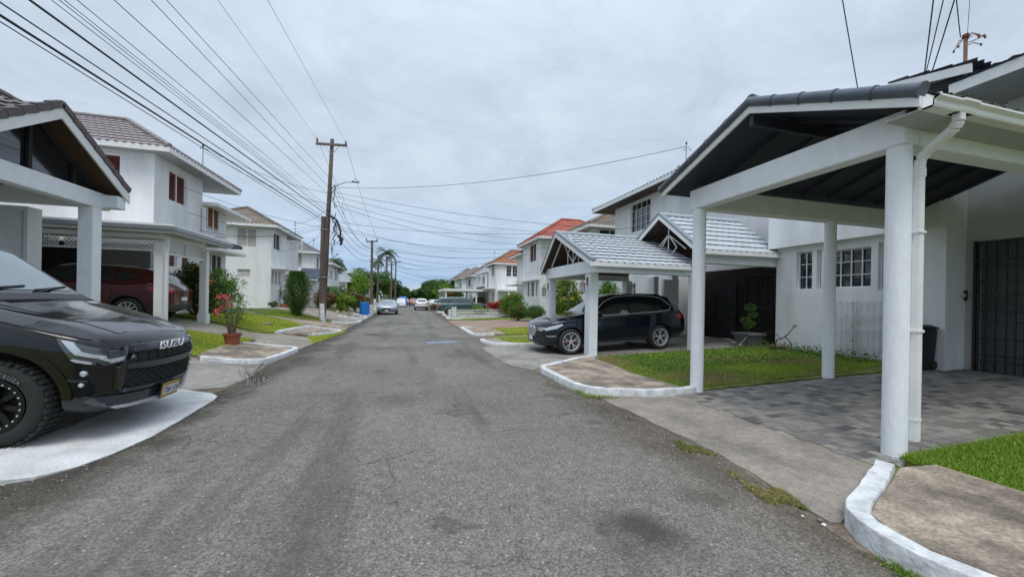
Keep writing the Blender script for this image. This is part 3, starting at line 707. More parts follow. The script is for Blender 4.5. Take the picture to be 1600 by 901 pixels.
# gutter (ogee box) and downpipe
g = MB(); prof = [(0, .0), (-.075, .0), (-.085, .02), (-.085, .06), (-.12, .085), (-.12, .105), (-.105, .105), (-.075, .075), (-.07, .012), (0, .012)]
def gut(x0, x1, s=1.):
    vs = [(x, EN-.002+a*s, EZ-.125+b*s*.9) for x in (x0, x1) for a, b in prof]; n = len(prof)
    g.add(vs, [(j, (j+1) % n, n+(j+1) % n, n+j) for j in range(n)]+[tuple(range(n)), tuple(n+j for j in range(n))][:2])
gut(GX+.03, 10.75); gut(GX+.03, GX+.05, 1.06); gut(4.78, 5.0, 1.07); gut(7.2, 7.3, 1.07)
gu = g.build('gutter', TRIM, r1)
d = MB(); pr_ = [(4.86, EN-.05, EZ-.10), (4.86, EN-.05, EZ-.19), (4.87, EN-.02, EZ-.24), (4.95, CN-.18, EZ-.36), (4.965, CN-.12, EZ-.42), (4.965, CN-.11, EZ-.52)]
for a, b in zip(pr_[:-1], pr_[1:]): d.bar(a, b, .075, .065)
d.bar((4.965, CN-.11, EZ-.5), (4.965, CN-.11, .20), .078, .062, up=(0, 1, 0)); d.bar((4.965, CN-.11, 1.3), (4.965, CN-.11, 1.33), .105, .085, up=(0, 1, 0)); d.bar((4.965, CN-.11, 2.3), (4.965, CN-.11, 2.33), .105, .085, up=(0, 1, 0))
d.bar((4.965, CN-.11, EZ-.60), (4.965, CN-.11, EZ-.5), .09, .075, up=(0, 1, 0)); d.bar((4.965, CN-.11, .40), (4.965, CN-.11, .44), .086, .07, up=(0, 1, 0))
d.build('downpipe', TRIM, r1, bevel=.006)
m = MB(); m.box(4.66, 4.84, 2.56, 2.64, -.02, .07); o = m.build('stone', WHITEWASH, org=(4.7, 2.6, 0), bevel=.015); tag(o, 'whitewashed stub of stone at the foot of the nearest round column', 'stone')

# house 1 body
h1 = root('house', 'white house behind the large round columned carport, with grid windows and iron gate', 'house', (10.7, 5.4, .23))
m = MB(); zg = .1
holes = [(7.90, 8.34, 2.0, 3.08), (7.66, 7.78, 2.0, 3.08), (6.52, 7.48, 2.03, 3.02), (6.28, 6.38, 1.95, 3.08)]
wallface(m, (10.72, 5.2, zg), (0, 1, 0), 3.75, 3.2, [(a-5.2, b-5.2, c-zg, d_-zg) for a, b, c, d_ in holes], (-1, 0, 0), .14)
m.quad((10.72, 8.95, zg), (18, 8.95, zg), (18, 8.95, 3.3), (10.72, 8.95, 3.3)); m.quad((10.72, 5.2, zg), (11.35, 5.2, zg), (11.35, 5.2, 3.3), (10.72, 5.2, 3.3))
m.build('wall', WALL, h1)
for (a, b, c, d_), st in zip(holes, ('grid:2x3', 'glass', 'grid:4x3', 'glass')):
    window(h1, (10.72, 5.2, zg), (0, 1, 0), (-1, 0, 0), (a-5.2, b-5.2, c-zg, d_-zg), st, .14)
m = MB(); m.box(10.5, 18, 5.19, 9.05, 3.24, 6.1); m.build('upper_wall', WALL, h1)
# wall inside the carport with the gate opening
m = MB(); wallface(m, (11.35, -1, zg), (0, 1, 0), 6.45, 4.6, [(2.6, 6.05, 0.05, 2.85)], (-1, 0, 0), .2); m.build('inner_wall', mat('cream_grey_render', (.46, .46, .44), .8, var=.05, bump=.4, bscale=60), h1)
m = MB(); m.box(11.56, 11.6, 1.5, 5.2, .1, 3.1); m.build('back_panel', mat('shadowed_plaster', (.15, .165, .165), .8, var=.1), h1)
gt = MB(); gx = 11.33
for y in (5.0, 4.90, 4.76, 4.62, 4.50, 4.38, 4.26, 4.14, 4.02, 3.9, 3.75, 3.6, 3.4, 3.2, 3.0, 2.8): gt.box(gx-.012, gx+.012, y-.014, y+.014, .16, 2.93)
for z in (.2, .5, .62, .95, 1.3, 1.5, 1.66, 1.84, 2.1, 2.4, 2.55, 2.9): gt.box(gx-.02, gx-.0125, 2.4, 5.05, z-.013, z+.013)
gt.box(gx-.03, gx+.03, 5.03, 5.07, .16, 2.95)
gt.build('iron_gate', BLACKIRON, h1)
m = MB(); m.box(11.24, 11.31, 2.4, 3.62, .16, 2.4); m.build('door', BLACKIRON, h1)
# upper storey: long eave parallel to the street, and a small tiled roof end
m = MB(); m.box(9.98, 10.02, -4, 4.85, 5.66, 5.86); m.box(10.022, 12.0, 4.81, 4.85, 5.66, 5.86); m.build('fascia', TRIM, h1)
m = MB(); m.box(10.022, 11.6, -4, 4.8, 5.70, 5.73); m.build('upper_soffit', GREYWALL, h1)
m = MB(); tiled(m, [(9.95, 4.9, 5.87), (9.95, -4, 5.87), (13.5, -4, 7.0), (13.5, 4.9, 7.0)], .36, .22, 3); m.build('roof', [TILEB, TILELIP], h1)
m = MB(); m.box(11.45, 18, -4, 4.7, 3.3, 5.695); m.build('gable_wall', WALLOLD, h1)
window(h1, (11.44, 2.0, 4.0), (0, 1, 0), (-1, 0, 0), (.2, 2.2, .0, 1.45), 'grid:4x3', .0)
m = MB(); tiled(m, [(11.9, 4.55, 6.18), (10.1, 4.55, 6.18), (10.1, 5.9, 6.5), (11.9, 5.9, 6.5)], .34, .2, 5); m.build('roof', [TILEB, TILELIP], h1)
m = MB(); m.prism([(10.1, 4.6, 6.16), (10.1, 5.9, 6.47), (10.1, 5.9, 6.30), (10.1, 4.6, 5.99)], (.03, 0, 0)); m.build('barge_board', TRIM, h1)
m = MB(); m.box(10.2, 11.9, 4.8, 5.9, 5.9, 6.1); m.build('parapet', DARKIN, h1)
mast(10.35, 4.8, 6.2, .62, 'rusty service mast with bent wires on the nearest right house roof', big=True)

# ================================================================== house 2 with the two step tiled carport
c2 = root('carport', 'white carport with pale wavy tiled double gable roof over the dark luxury SUV', 'carport', (5.0, 9.4, 0))
def blockpost(x0, x1, y0, y1, zt_, par):
    m = MB(); z = zt((x0+x1)/2)-.02; k = 10; h = (zt_-z)/k
    for i in range(k):
        m.box(x0, x1, y0, y1, z+i*h, z+(i+1)*h-.008); m.box(x0+.004, x1-.004, y0+.004, y1-.004, z+(i+1)*h-.008, z+(i+1)*h)
    m.build('post', PILLAR, par)
for a in ((4.88, 5.13, 9.64, 9.95), (4.88, 5.13, 12.82, 13.12), (7.85, 8.08, 9.0, 9.3), (7.85, 8.08, 12.55, 12.85)): blockpost(*a, 2.36, c2)
m = MB(); m.box(4.84, 5.1, 9.2, 13.12, 2.362, 2.72); m.box(5.102, 8.1, 9.22, 9.5, 2.364, 2.56); m.box(5.102, 8.1, 12.8, 13.06, 2.364, 2.56); m.build('beam', PILLAR, c2)
def gable_roof(par, x0, x1, y0, y1, ze, yr, zr, seg=6, trim=True, tm=TILEW):
    m = MB(); tiled(m, [(x0, y0, ze), (x1, y0, ze), (x1, yr, zr), (x0, yr, zr)], .33, .24, seg, .014, .026, sc=.034)
    tiled(m, [(x1, y1, ze), (x0, y1, ze), (x0, yr, zr), (x1, yr, zr)], .33, .24, 3, .02, .03)
    m.tube([(x0, yr, zr+.04), (x1, yr, zr+.04)], .06, 10)
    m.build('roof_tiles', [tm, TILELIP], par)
    m = MB(); t = .14
    for ya in (y0, y1):
        m.prism([(x0-.03, ya, ze+.02), (x0-.03, yr, zr+.02), (x0-.03, yr, zr+.02-t), (x0-.03, ya, ze+.02-t)], (.03, 0, 0))
    m.box(x0+.002, x1, y0-.025, y0, ze-.11, ze+.01); m.box(x0+.002, x1, y1, y1+.025, ze-.11, ze+.01)
    m.build('barge_board', TRIM, par)
    m = MB()
    for ya in (y0, y1):
        m.prism([(x0-.045, ya, ze+.10), (x0-.045, yr, zr+.10), (x0-.045, yr, zr+.03), (x0-.045, ya, ze+.03)], (.16, 0, 0))
    m.build('verge_flashing', mat('grey_flashing', (.23, .27, .30), .5, .2), par)
    m = MB()
    for ya, s in ((y0, 1), (y1, -1)):
        m.prism([(x0+.01, ya, ze-.02), (x0+.01, yr, zr-.02), (x0+.01, yr, zr-.04), (x0+.01, ya, ze-.04)], (x1-x0-.02, 0, 0))
    m.build('soffit', mat('brown_boards', (.07, .045, .035), .7), par)
gable_roof(c2, 4.66, 8.3, 9.12, 13.15, 2.62, 11.75, 3.80)
# truss bars in the open gable
m = MB(); X_ = 4.9
m.bar((X_, 11.75, 3.62), (X_, 12.7, 2.76), .05, .03)
y0_, y1_, zb_, zt__ = 10.25, 11.45, 2.74, 3.42
for a, b in (((10.85, 2.76), (10.45, 3.1)), ((10.45, 3.1), (10.85, 3.4)), ((10.85, 3.4), (11.25, 3.1)), ((11.25, 3.1), (10.85, 2.76)), ((10.85, 2.73), (10.85, 3.4)), ((11.25, 3.1), (11.6, 3.45)), ((10.45, 2.75), (10.45, 3.1)), ((11.25, 2.75), (11.25, 3.1)), ((10.85, 3.4), (11.2, 3.62))):
    m.bar((X_-.01, a[0], a[1]), (X_-.01, b[0], b[1]), .022, .022)
m.build('gable_grille', TRIM, c2)
# rear, higher step
m = MB(); m.box(8.1, 11.0, 8.98, 9.22, 2.72, 2.98); m.box(7.9, 8.09, 8.98, 9.22, 2.72, 2.98); m.build('beam', PILLAR, c2)
gable_roof(c2, 7.75, 10.98, 8.82, 12.9, 3.08, 10.55, 4.38)
m = MB(); X_ = 8.0
for a, b in (((10.0, 3.3), (10.4, 3.75)), ((10.4, 3.75), (10.8, 3.3)), ((10.8, 3.3), (10.4, 3.0)), ((10.4, 3.0), (10.0, 3.3)), ((10.4, 3.0), (10.4, 4.1)), ((10.4, 3.75), (11.2, 3.2)), ((10.4, 3.75), (9.6, 3.2))): m.bar((X_, a[0], a[1]), (X_, b[0], b[1]), .025, .025)
m.build('gable_grille', TRIM, c2)
# house 2
h2 = house('white two storey house with dark grid windows behind the pale tiled carport', 'R', 10.5, 18, 13.6, 18.0, .2, 6.62, TILEW, TILELIP,
   street=[(14.95, 16.55, 4.98, 6.38, 'grid:4x4'), (14.3, 15.2, 1.3, 2.5, 'grid:3x4'), (16, 17, 1.3, 2.5, 'grid:3x4')], near=[(12.4, 13.6, 4.55, 5.3, 'grid:3x2')], pitch=24, over=(.8, .8, 1.5, 1.1), seg=3, soff=mat('dark_brown_soffit', (.06, .04, .035), .7))
m = MB(); m.box(11.75, 18, 8.97, 13.59, .1, 4.6); m.build('annex_wall', WALLOLD, h2)
m = MB(); m.box(11.5, 11.74, 9.2, 13.3, .1, 2.85); m.build('entrance_wall', mat('dark_brown_brick', (.034, .022, .021), .8, var=.3, vscale=12), h2)
m = MB()
for i in range(19): y = 13.2-i*.2; m.box(11.30, 11.32, y-.010, y+.010, .25, 2.78)
for j in range(16): z = .3+j*.16; m.box(11.285, 11.299, 9.5, 13.3, z-.009, z+.009)
m.build('security_grille', BLACKIRON, h2)
m = MB(); m.box(11.2, 11.23, 12.85, 13.2, .25, 2.7); m.build('pale_panel', GREYWALL, h2)
m = MB(); m.box(11.38, 11.43, 11.05, 11.95, .2, 2.35); dd_ = m.build('door', mat('dark_blue_door', (.015, .018, .025), .4), h2)
k = MB(); k.lathe([(0, -.03), (.03, -.02), (.03, .0), (0, .01)], (11.36, 11.15, 1.25), 10, axis='x'); k.lathe([(0, -.02), (.02, -.01), (.02, .0)], (11.37, 11.35, 1.95), 10, axis='x'); k.build('door_handle', METAL, dd_)
window(h2, (11.49, 9.6, 1.45), (0, 1, 0), (-1, 0, 0), (0, 1.15, 0, 1.15), 'grid:3x3', .02, fmat=mat('dark_grey_frame', (.05, .052, .055), .6))
m = MB(); m.box(9.3, 9.5, 12.9, 13.55, .1, 2.6); m.box(10.2, 10.49, 13.0, 15, .1, 2.7); m.build('side_wall', WALLOLD, h2)
m = MB(); m.box(9.8, 10.48, 12.95, 13.1, .1, 2.5); m.build('garden_wall', WALLOLD, h2)
mast(10.1, 12.2, 6.7, .95, 'short service mast on the roof corner of the house behind the dark SUV')
for (x, y, z, s, lb) in ((4.72, 9.8, 2.0, 1, 'brass and glass lantern on the near post of the tiled carport'), (4.72, 12.97, 1.95, 1, 'brass and glass lantern on the far post of the tiled carport')):
    r = root('lantern', lb, 'lantern', (x, y, z))
    m = MB(); m.bar((x+.16, y, z+.20), (x, y, z+.20), .02, .02); m.bar((x, y, z+.2), (x, y, z+.14), .015, .015); m.box(x+.14, x+.159, y-.04, y+.04, z+.02, z+.26)
    m.lathe([(.015, .15), (.04, .12), (.085, .06), (.085, .05)], (x, y, z), 8)
    m.lathe([(.075, -.17), (.08, -.185), (.03, -.21), (.01, -.25)], (x, y, z), 8)
    for i in range(6): a = 2*pi*i/6; m.bar((x+.078*cos(a), y+.078*sin(a), z+.05), (x+.07*cos(a), y+.07*sin(a), z-.17), .01, .01)
    m.build('bracket', mat('aged_brass', (.22, .15, .09), .45, .6), r)
    m = MB(); m.lathe([(.07, .05), (.062, -.17)], (x, y, z), 6); m.build('glass', mat('lantern_glass', (.45, .47, .48), .1, spec=.8), r)
# ================================================================== right side, further houses
h3 = house('white house with weathered brown hip roof just left of the dark SUV house', 'R', 10.6, 17, 20.6, 25.5, .2, 6.1, TILEBG, TILEBG, street=[(21.5, 23.6, 5.0, 6.0, 'louvre_r:2x1')], near=[(11.0, 12.4, 5.2, 5.95, 'louvre_d:2x1')], pitch=27)
h4 = house('white house with a bright red hip roof and brown louvre windows', 'R', 9.95, 17, 28.3, 33.2, .2, 6.55, TILERED, TILERED, street=[(29.4, 31.1, 4.85, 6.3, 'louvre_r:2x1'), (28.9, 29.35, 1.9, 3.15, 'louvre_d:1x1'), (29.7, 30.6, 1.9, 3.15, 'grid:2x3'), (31.0, 31.6, 1.9, 3.15, 'louvre_d:1x1')], near=[(12, 13, 4.6, 5.8, 'louvre_r:2x1')], pitch=34, over=(.45, .5, .9, .4), soff=GREYWALL)
m = MB(); m.box(10.5, 16, 33.2, 37, .1, 6.0); m.build('side_wing', WALL, h4)
window(h4, (10.49, 34.3, 4.7), (0, 1, 0), (-1, 0, 0), (0, .8, 0, 1.1), 'louvre_r:1x1', .02)
roof(h4, 9.8, 16, 33.3, 37.6, 5.95, 30, TILERED, TILERED, seg=2, name='wing_roof')
canopy(h4, 'R', 9.95, 32.0, 33.2, 3.2, .7); m = MB(); m.box(9.7, 9.94, 28.3, 33.2, 3.22, 3.34); m.build('ledge', TRIM, h4)
m = MB(); m.box(9.3, 10.3, 33.25, 36.6, 2.95, 3.07); m.build('flat_canopy', TRIM, h4)
h5 = house('white house with orange brown shingle hip roof and two grid windows', 'R', 9.95, 17, 43.6, 48.6, .2, 5.95, TILEORG, TILEORG, street=[(45.2, 46.6, 4.5, 5.8, 'grid:2x3'), (44.8, 46.6, 1.1, 2.6, 'louvre_w:2x1')], near=[(11.1, 11.7, 4.4, 5.7, 'grid:2x3'), (11.85, 12.45, 4.4, 5.7, 'grid:2x3')], pitch=33, over=(.55, .5, .35, .5), soff=mat('dark_brown_soffit', (.06, .04, .035), .7))
canopy(h5, 'R', 9.95, 44.4, 48, 2.9, .9); m = MB(); m.box(10.0, 15, 41.5, 43.58, 2.6, 2.8); m.box(10.8, 11, 41.6, 41.8, .2, 2.598); m.build('carport_slab', TRIM, h5)
m = MB(); m.box(9.8, 9.93, 43.62, 43.72, .2, 5.7); m.build('downpipe', TRIM, h5)
mast(9.6, 43.6, 5.95, 1.3, 'tall thin service mast on the orange brown roofed house')
# house 6 with first floor balcony
h6 = house('white house with pale roof and a columned first floor balcony behind a blue panel', 'R', 11.6, 17, 51, 58.5, .2, 5.6, TILEW, TILELIP, street=[(52.6, 54.2, 3.5, 5.0, 'grid:2x3'), (56.3, 57.3, 3.4, 5.0, 'louvre_w:2x1')], pitch=30, over=(1.7, .5, .3, .3), seg=2)
m = MB()
for y in (51.2, 54.6, 58.2): m.box(10.05, 10.3, y, y+.25, .2, 5.42)
m.build('column', TRIM, h6); m = MB(); m.box(10.0, 11.6, 51, 58.4, 2.75, 2.98); m.build('balcony_floor', TRIM, h6)
m = MB(); m.box(10.05, 10.12, 51.5, 58.1, 2.981, 3.5); m.build('balcony_panel', mat('navy_panel', (.05, .07, .14), .5), h6)
h7 = house('white two storey house with brown grey roof, third from the far end on the right', 'R', 10.2, 17, 62, 70, .2, 5.6, TILEBG, TILEBG, street=[(65.5, 68, 3.9, 5.1, 'louvre_d:2x1'), (64, 66, 1.2, 2.4, 'glass')], near=[(11.3, 12.6, 4.1, 5.2, 'louvre_w:2x1')], pitch=30, wm=WALLOLD)
h8 = house('white house with dull red brown roof, second from the far end on the right', 'R', 10.2, 17, 76, 84, .2, 5.9, TILEP, TILEPL, street=[(78.5, 80.5, 4, 5.3, 'louvre_d:2x1')], near=[(11, 12, 4, 5.2, 'glass')], pitch=30)
h9 = house('farthest house on the right, its brown roof just above the trees', 'R', 10.4, 18, 91, 101, .2, 6.3, TILEBG, TILEBG, pitch=30, wm=WALLOLD)
mast(10.2, 62, 5.6, 1.3, 'far thin service mast above the brown grey roof')
cp6 = root('carport', 'flat roofed white carport on square posts beside the green pickup', 'carport', (4.3, 48, 0))
m = MB(); m.box(4.1, 10.0, 47.8, 57.2, 2.62, 2.9); m.build('flat_roof', TRIM, cp6)
for y in (48, 52.3, 56.8): m = MB(); m.box(4.3, 4.5, y, y+.2, .0, 2.618); m.build('post', TRIM, cp6)
for y in (48.05, 56.8): m = MB(); m.box(8.2, 8.4, y, y+.2, .1, 2.618); m.build('post', TRIM, cp6)
m = MB(); m.box(9.8, 9.95, 49.5, 50.4, .1, 2.6); m.box(10.0, 10.1, 50, 58, .1, 2.7); m.build('back_wall', GREYWALL, cp6)
# white low fence with solid gate pillars
fc = root('fence', 'low white railing fence with two solid pillars by the road on the right', 'fence', (3.2, 29.9, 0))
m = MB(); m.box(3.55, 9.9, 30.1, 30.25, 0, .3); m.build('plinth', WHITEWASH, fc)
m = MB(); m.prism([(3.05, 30.9, 0), (3.05, 30.9, .72), (3.05, 30.1, .80), (3.05, 30.1, 0)], (.14, 0, 0)); m.prism([(3.24, 30.05, 0), (3.24, 30.05, .9), (3.6, 30.05, .98), (3.62, 30.05, 0)], (0, .2, 0)); m.build('pillar', WHITEWASH, fc)
m = MB()
for z in (.72, .42, .54): m.bar((3.6, 30.17, z), (9.9, 30.17, z+.1), .04, .035)
m.build('rail', TRIM, fc)
m = MB()
for i in range(52): x = 3.68+i*.12; m.bar((x, 30.17, .3), (x, 30.17, .78+i*.0016), .02, .02)
m.build('baluster', TRIM, fc)

# ================================================================== left side
l1 = root('carport', 'white gabled carport with dark brown tiles and brown soffit at the left edge', 'carport', (-6.5, 9.3, .6))
PX, PY0, PY1 = -6.5, 10.05, 10.3
for y in (PY0, 6.7):
    m = MB(); m.box(PX-.26, PX, y, y+.25, .4, 3.38); m.build('pillar', PILLAR, l1, bevel=.01)
m = MB(); m.box(PX-.24, PX-.01, 6.5, 10.55, 3.383, 3.72); m.box(PX-.5, PX+.26, 10.31, 10.56, 3.42, 3.69); m.build('beam', PILLAR, l1, bevel=.008)
m = MB(); m.box(-11.4, PX-.243, 10.05, 10.26, 3.38, 3.70); m.build('side_beam', PILLAR, l1)
LRY, LRZ, LE_, LEZ = 8.86, 4.93, 10.62, 3.79
GXl = -6.2
m = MB(); tiled(m, [(-12, LE_, LEZ+.03), (GXl-.05, LE_, LEZ+.03), (GXl-.05, LRY, LRZ+.03), (-12, LRY, LRZ+.03)], .3, .2, 4)
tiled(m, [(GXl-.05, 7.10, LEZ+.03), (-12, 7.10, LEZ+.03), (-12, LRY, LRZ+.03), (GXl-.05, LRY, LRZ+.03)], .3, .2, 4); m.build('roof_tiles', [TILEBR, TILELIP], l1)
for ya in (LE_, 7.10):
    A = Vector((GXl-.03, ya, LEZ+.05)); B = Vector((GXl-.03, LRY, LRZ+.05)); m = MB(); n = 7; d = (B-A)/n
    for i in range(n):
        p = A+d*i+Vector((0, 0, .04)); q = A+d*(i+1.05)+Vector((0, 0, .015)); m.bar(p, q, .10, .13)
    m.build('verge_tiles', TILEBR, l1, bevel=.008)
m = MB()
for ya in (LE_, 7.10): m.prism([(GXl, ya, LEZ+.0), (GXl, LRY, LRZ+.0), (GXl, LRY, LRZ-.20), (GXl, ya, LEZ-.20)], (-.03, 0, 0))
m.build('barge_board', TRIM, l1)
m = MB()
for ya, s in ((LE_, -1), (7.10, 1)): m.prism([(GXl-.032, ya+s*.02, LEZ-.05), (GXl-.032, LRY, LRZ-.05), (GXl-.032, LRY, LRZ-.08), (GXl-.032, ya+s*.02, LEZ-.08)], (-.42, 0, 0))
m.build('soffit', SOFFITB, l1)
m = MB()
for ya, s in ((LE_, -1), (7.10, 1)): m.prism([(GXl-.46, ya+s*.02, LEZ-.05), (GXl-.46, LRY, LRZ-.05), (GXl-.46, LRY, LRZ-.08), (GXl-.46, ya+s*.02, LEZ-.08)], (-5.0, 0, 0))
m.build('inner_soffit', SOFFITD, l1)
m = MB(); m.prism([(-6.70, 10.42, 3.722), (-6.70, 7.3, 3.722), (-6.70, LRY, LRZ-.09)], (-.02, 0, 0)); m.build('gable_glass', glassmat('dark_gable_glass', (.02, .022, .025), .1), l1)
for y in (7.9, 8.86, 9.8): m = MB(); m.box(-6.69, -6.64, y-.035, y+.035, 3.722, LRZ-.12-abs(y-LRY)*.66); m.build('gable_post', DARKIN, l1)
m = MB(); m.prism([(-11.3, 10.4, 3.72), (-11.3, 7.3, 3.72), (-11.3, LRY, 4.7)], (.1, 0, 0)); m.build('back_gable', GREYWALL, l1)
# house left 1
hl1 = house('white house behind the brown tiled carport, only its dark roof edge and wall showing', 'L', -16, -11.0, 3.5, 11.5, .6, 5.65, TILEBR, TILELIP, pitch=30, over=(.5, 2.6, .5, -.1), seg=3)
m = MB(); m.box(-10.98, -7.6, 10.1, 10.42, .5, 3.3); m.build('side_wall', WALLOLD, hl1)
m = MB(); m.box(-7.62, -7.58, 10.0, 10.05, .5, 3.2); m.build('pipe', GREYWALL, hl1)

# house left 2 with the lattice carport
hl2 = house('white house with pinkish tiled hip roof and reddish louvres over the lattice carport', 'L', -16, -8.45, 15.6, 18.7, .6, 6.45, TILEP, TILEPL,
   street=[(16.42, 17.56, 4.97, 6.05, 'louvre_r:2x1'), (16.2, 17.0, 2.55, 3.1, 'louvre_r:2x1'), (17.3, 17.9, 2.55, 3.1, 'louvre_r:1x1')], near=[(-9.95, -9.4, 5.4, 6.18, 'louvre_r:1x1')], pitch=32, over=(.5, .65, .45, 2.0), seg=4, soff=mat('grey_board_soffit', (.3, .3, .3), .7))
m = MB(); m.box(-15, -8.47, 18.7, 20.9, .5, 5.3); m.build('side_wing', WALL, hl2)
window(hl2, (-8.465, 19.05, 4.45), (0, 1, 0), (1, 0, 0), (0, 1.0, 0, 1.0), 'louvre_o:2x1', .0, lab='orange brown louvre window')
window(hl2, (-8.465, 19.45, 2.4), (0, 1, 0), (1, 0, 0), (0, .9, 0, .95), 'louvre_d:2x1', .0)
m = MB(); m.box(-12, -7.9, 18.75, 22.2, 5.32, 5.46); m.build('wing_flat_roof', TRIM, hl2)
m = MB(); m.box(-8.46, -7.8, 18.4, 20.95, 3.75, 3.9); m.build('window_canopy', mat('dark_canopy', (.06, .07, .085), .6), hl2); m = MB(); m.box(-8.46, -7.7, 18.6, 21.1, 3.42, 3.54); m.build('window_canopy', TRIM, hl2)
m = MB(); m.box(-8.4, -8.3, 18.58, 18.68, .8, 5.2); m.build('downpipe', TRIM, hl2)
cl2 = root('carport', 'white carport with lattice panels and flat fascia over the dark red SUV', 'carport', (-6.55, 12.6, .6))
for (x, y) in ((-6.72, 12.45), (-6.72, 14.75), (-10.9, 12.45)):
    m = MB(); z = zt(x)-.05
    m.box(x, x+.2, y, y+.2, z+.35, 3.0); m.box(x-.03, x+.23, y-.03, y+.23, z, z+.34); m.build('post', TRIM, cl2, bevel=.012)
m = MB(); m.box(-6.42, -6.36, 12.36, 12.42, 0.6, 3.1); m.build('downpipe', TRIM, cl2)
m = MB(); m.box(-11.2, -6.1, 12.1, 15.5, 3.34, 3.42); m.box(-11.2, -6.12, 12.12, 12.2, 3.18, 3.338); m.box(-6.2, -6.12, 12.21, 15.5, 3.18, 3.338); m.build('flat_roof', TRIM, cl2)
m = MB(); m.box(-11.2, -6.08, 12.02, 12.1, 3.24, 3.36); m.box(-6.08, -6.0, 12.02, 15.4, 3.22, 3.34); m.build('gutter', METAL, cl2, bevel=.02)
m = MB(); m.box(-10.8, -6.55, 12.5, 12.6, 3.06, 3.178); m.box(-6.68, -6.55, 12.66, 14.8, 3.06, 3.178)
m.box(-10.8, -6.75, 12.5, 12.58, 2.72, 2.76); m.box(-6.66, -6.58, 12.66, 14.74, 2.66, 2.72); m.build('beam', TRIM, cl2)
def lattice(x0, y0, x1, y1, z0, z1, par, t=.012):
    m = MB(); L = sqrt((x1-x0)**2+(y1-y0)**2); dx, dy = (x1-x0)/L, (y1-y0)/L; h = z1-z0; n = int(L/.09)
    def pt(u, z): return (x0+dx*u, y0+dy*u, z)
    for i in range(-4, n+1):
        u = i*.09; a, b = u, u+h
        za, zb_ = z0, z1
        if a < 0: za = z0-a; a = 0
        if b > L: zb_ = z1-(b-L); b = L
        if b > a and zb_ > za:
            m.bar(pt(a, za), pt(b, zb_), .028, .006, up=(dy, -dx, 0)); m.bar(pt(a, z0+z1-za), pt(b, z0+z1-zb_), .028, .006, up=(dy, -dx, 0))
    m.build('lattice', TRIM, par)
lattice(-10.8, 12.54, -8.8, 12.54, 2.76, 3.06, cl2); lattice(-8.7, 12.54, -6.75, 12.54, 2.76, 3.06, cl2); lattice(-6.62, 12.7, -6.62, 13.7, 2.72, 3.06, cl2); lattice(-6.62, 13.78, -6.62, 14.74, 2.72, 3.06, cl2)
m = MB(); m.box(-6.66, -6.58, 13.71, 13.77, 2.72, 3.06); m.build('stile', TRIM, cl2)
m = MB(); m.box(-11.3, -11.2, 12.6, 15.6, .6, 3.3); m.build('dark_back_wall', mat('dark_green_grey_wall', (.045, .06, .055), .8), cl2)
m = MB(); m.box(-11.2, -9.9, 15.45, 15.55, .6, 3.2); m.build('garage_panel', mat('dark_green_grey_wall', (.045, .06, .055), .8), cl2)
m = MB(); m.box(-9.88, -8.46, 15.5, 15.58, .6, 3.2); m.build('grey_wall', GREYWALL, cl2)
mast(-8.1, 17.9, 6.4, 1.1, 'thin service mast beside the pinkish tiled roof')

# house left 3 (brown roof), 4 (blue grey carport roof) and further
hl3 = house('white house with weathered grey brown hip roof behind the flower pot', 'L', -13, -8.5, 27.1, 30.2, .7, 6.0, TILEBG, TILEBG,
   street=[(27.5, 28.8, 4.6, 5.66, 'louvre_d:2x1'), (27.25, 27.65, 2.3, 3.2, 'louvre_d:1x1'), (27.9, 28.3, 2.3, 3.2, 'louvre_d:1x1'), (28.55, 28.95, 2.3, 3.2, 'louvre_d:1x1')], near=[(-10.4, -9.35, 4.62, 5.75, 'louvre_w:2x1'), (-10.35, -9.65, 2.7, 3.2, 'louvre_w:1x1')], pitch=28, over=(.4, .45, .45, 2.2), seg=3)
canopy(hl3, 'L', -8.5, 27.15, 30.0, 3.3, .8)
m = MB(); m.box(-12, -8.48, 30.21, 33, .6, 5.6); m.build('side_wing', WALLOLD, hl3)
m = MB(); m.box(-8.47, -7.8, 30.3, 32.8, 3.0, 3.12); m.build('window_canopy', TRIM, hl3)
m = MB(); m.box(-8.0, -7.9, 31.8, 31.9, 4.8, 5.95); m.build('downpipe', TRIM, hl3)
hl4 = house('white house with grey tiled roof and a blue grey tiled lean-to on the left', 'L', -13, -8.4, 37.7, 41.2, .7, 5.6, TILEGR, TILEGR,
   street=[(38.7, 39.6, 4.2, 5.3, 'louvre_d:2x1'), (37.95, 39.7, 1.95, 2.9, 'louvre_o:2x1')], near=[(-10.9, -9.4, 4.2, 5.5, 'louvre_w:2x1')], pitch=30, over=(.5, .4, .5, .5), seg=2)
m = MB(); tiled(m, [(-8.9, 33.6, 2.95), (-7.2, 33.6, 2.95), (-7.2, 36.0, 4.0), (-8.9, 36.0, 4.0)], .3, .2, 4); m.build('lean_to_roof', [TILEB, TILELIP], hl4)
m = MB(); m.prism([(-7.19, 33.6, 2.95), (-7.19, 36.0, 4.0), (-7.19, 37.0, 3.5), (-7.19, 37.0, 3.2), (-7.19, 36, 3.6), (-7.19, 33.6, 2.75)], (.05, 0, 0)); m.build('barge_board', mat('dark_brown_board', (.06, .035, .03), .6), hl4)
m = MB(); m.box(-8.8, -7.4, 34, 37.6, .6, 2.9); m.build('side_wing', WALLOLD, hl4)
canopy(hl4, 'L', -8.4, 37.7, 40.5, 3.0, .7)
mast(-8.0, 30.3, 6.05, .8, 'small service mast at the corner of the grey brown roof')
mast(-8.6, 38.2, 6.0, .9, 'small service mast above the grey tiled roof on the left')
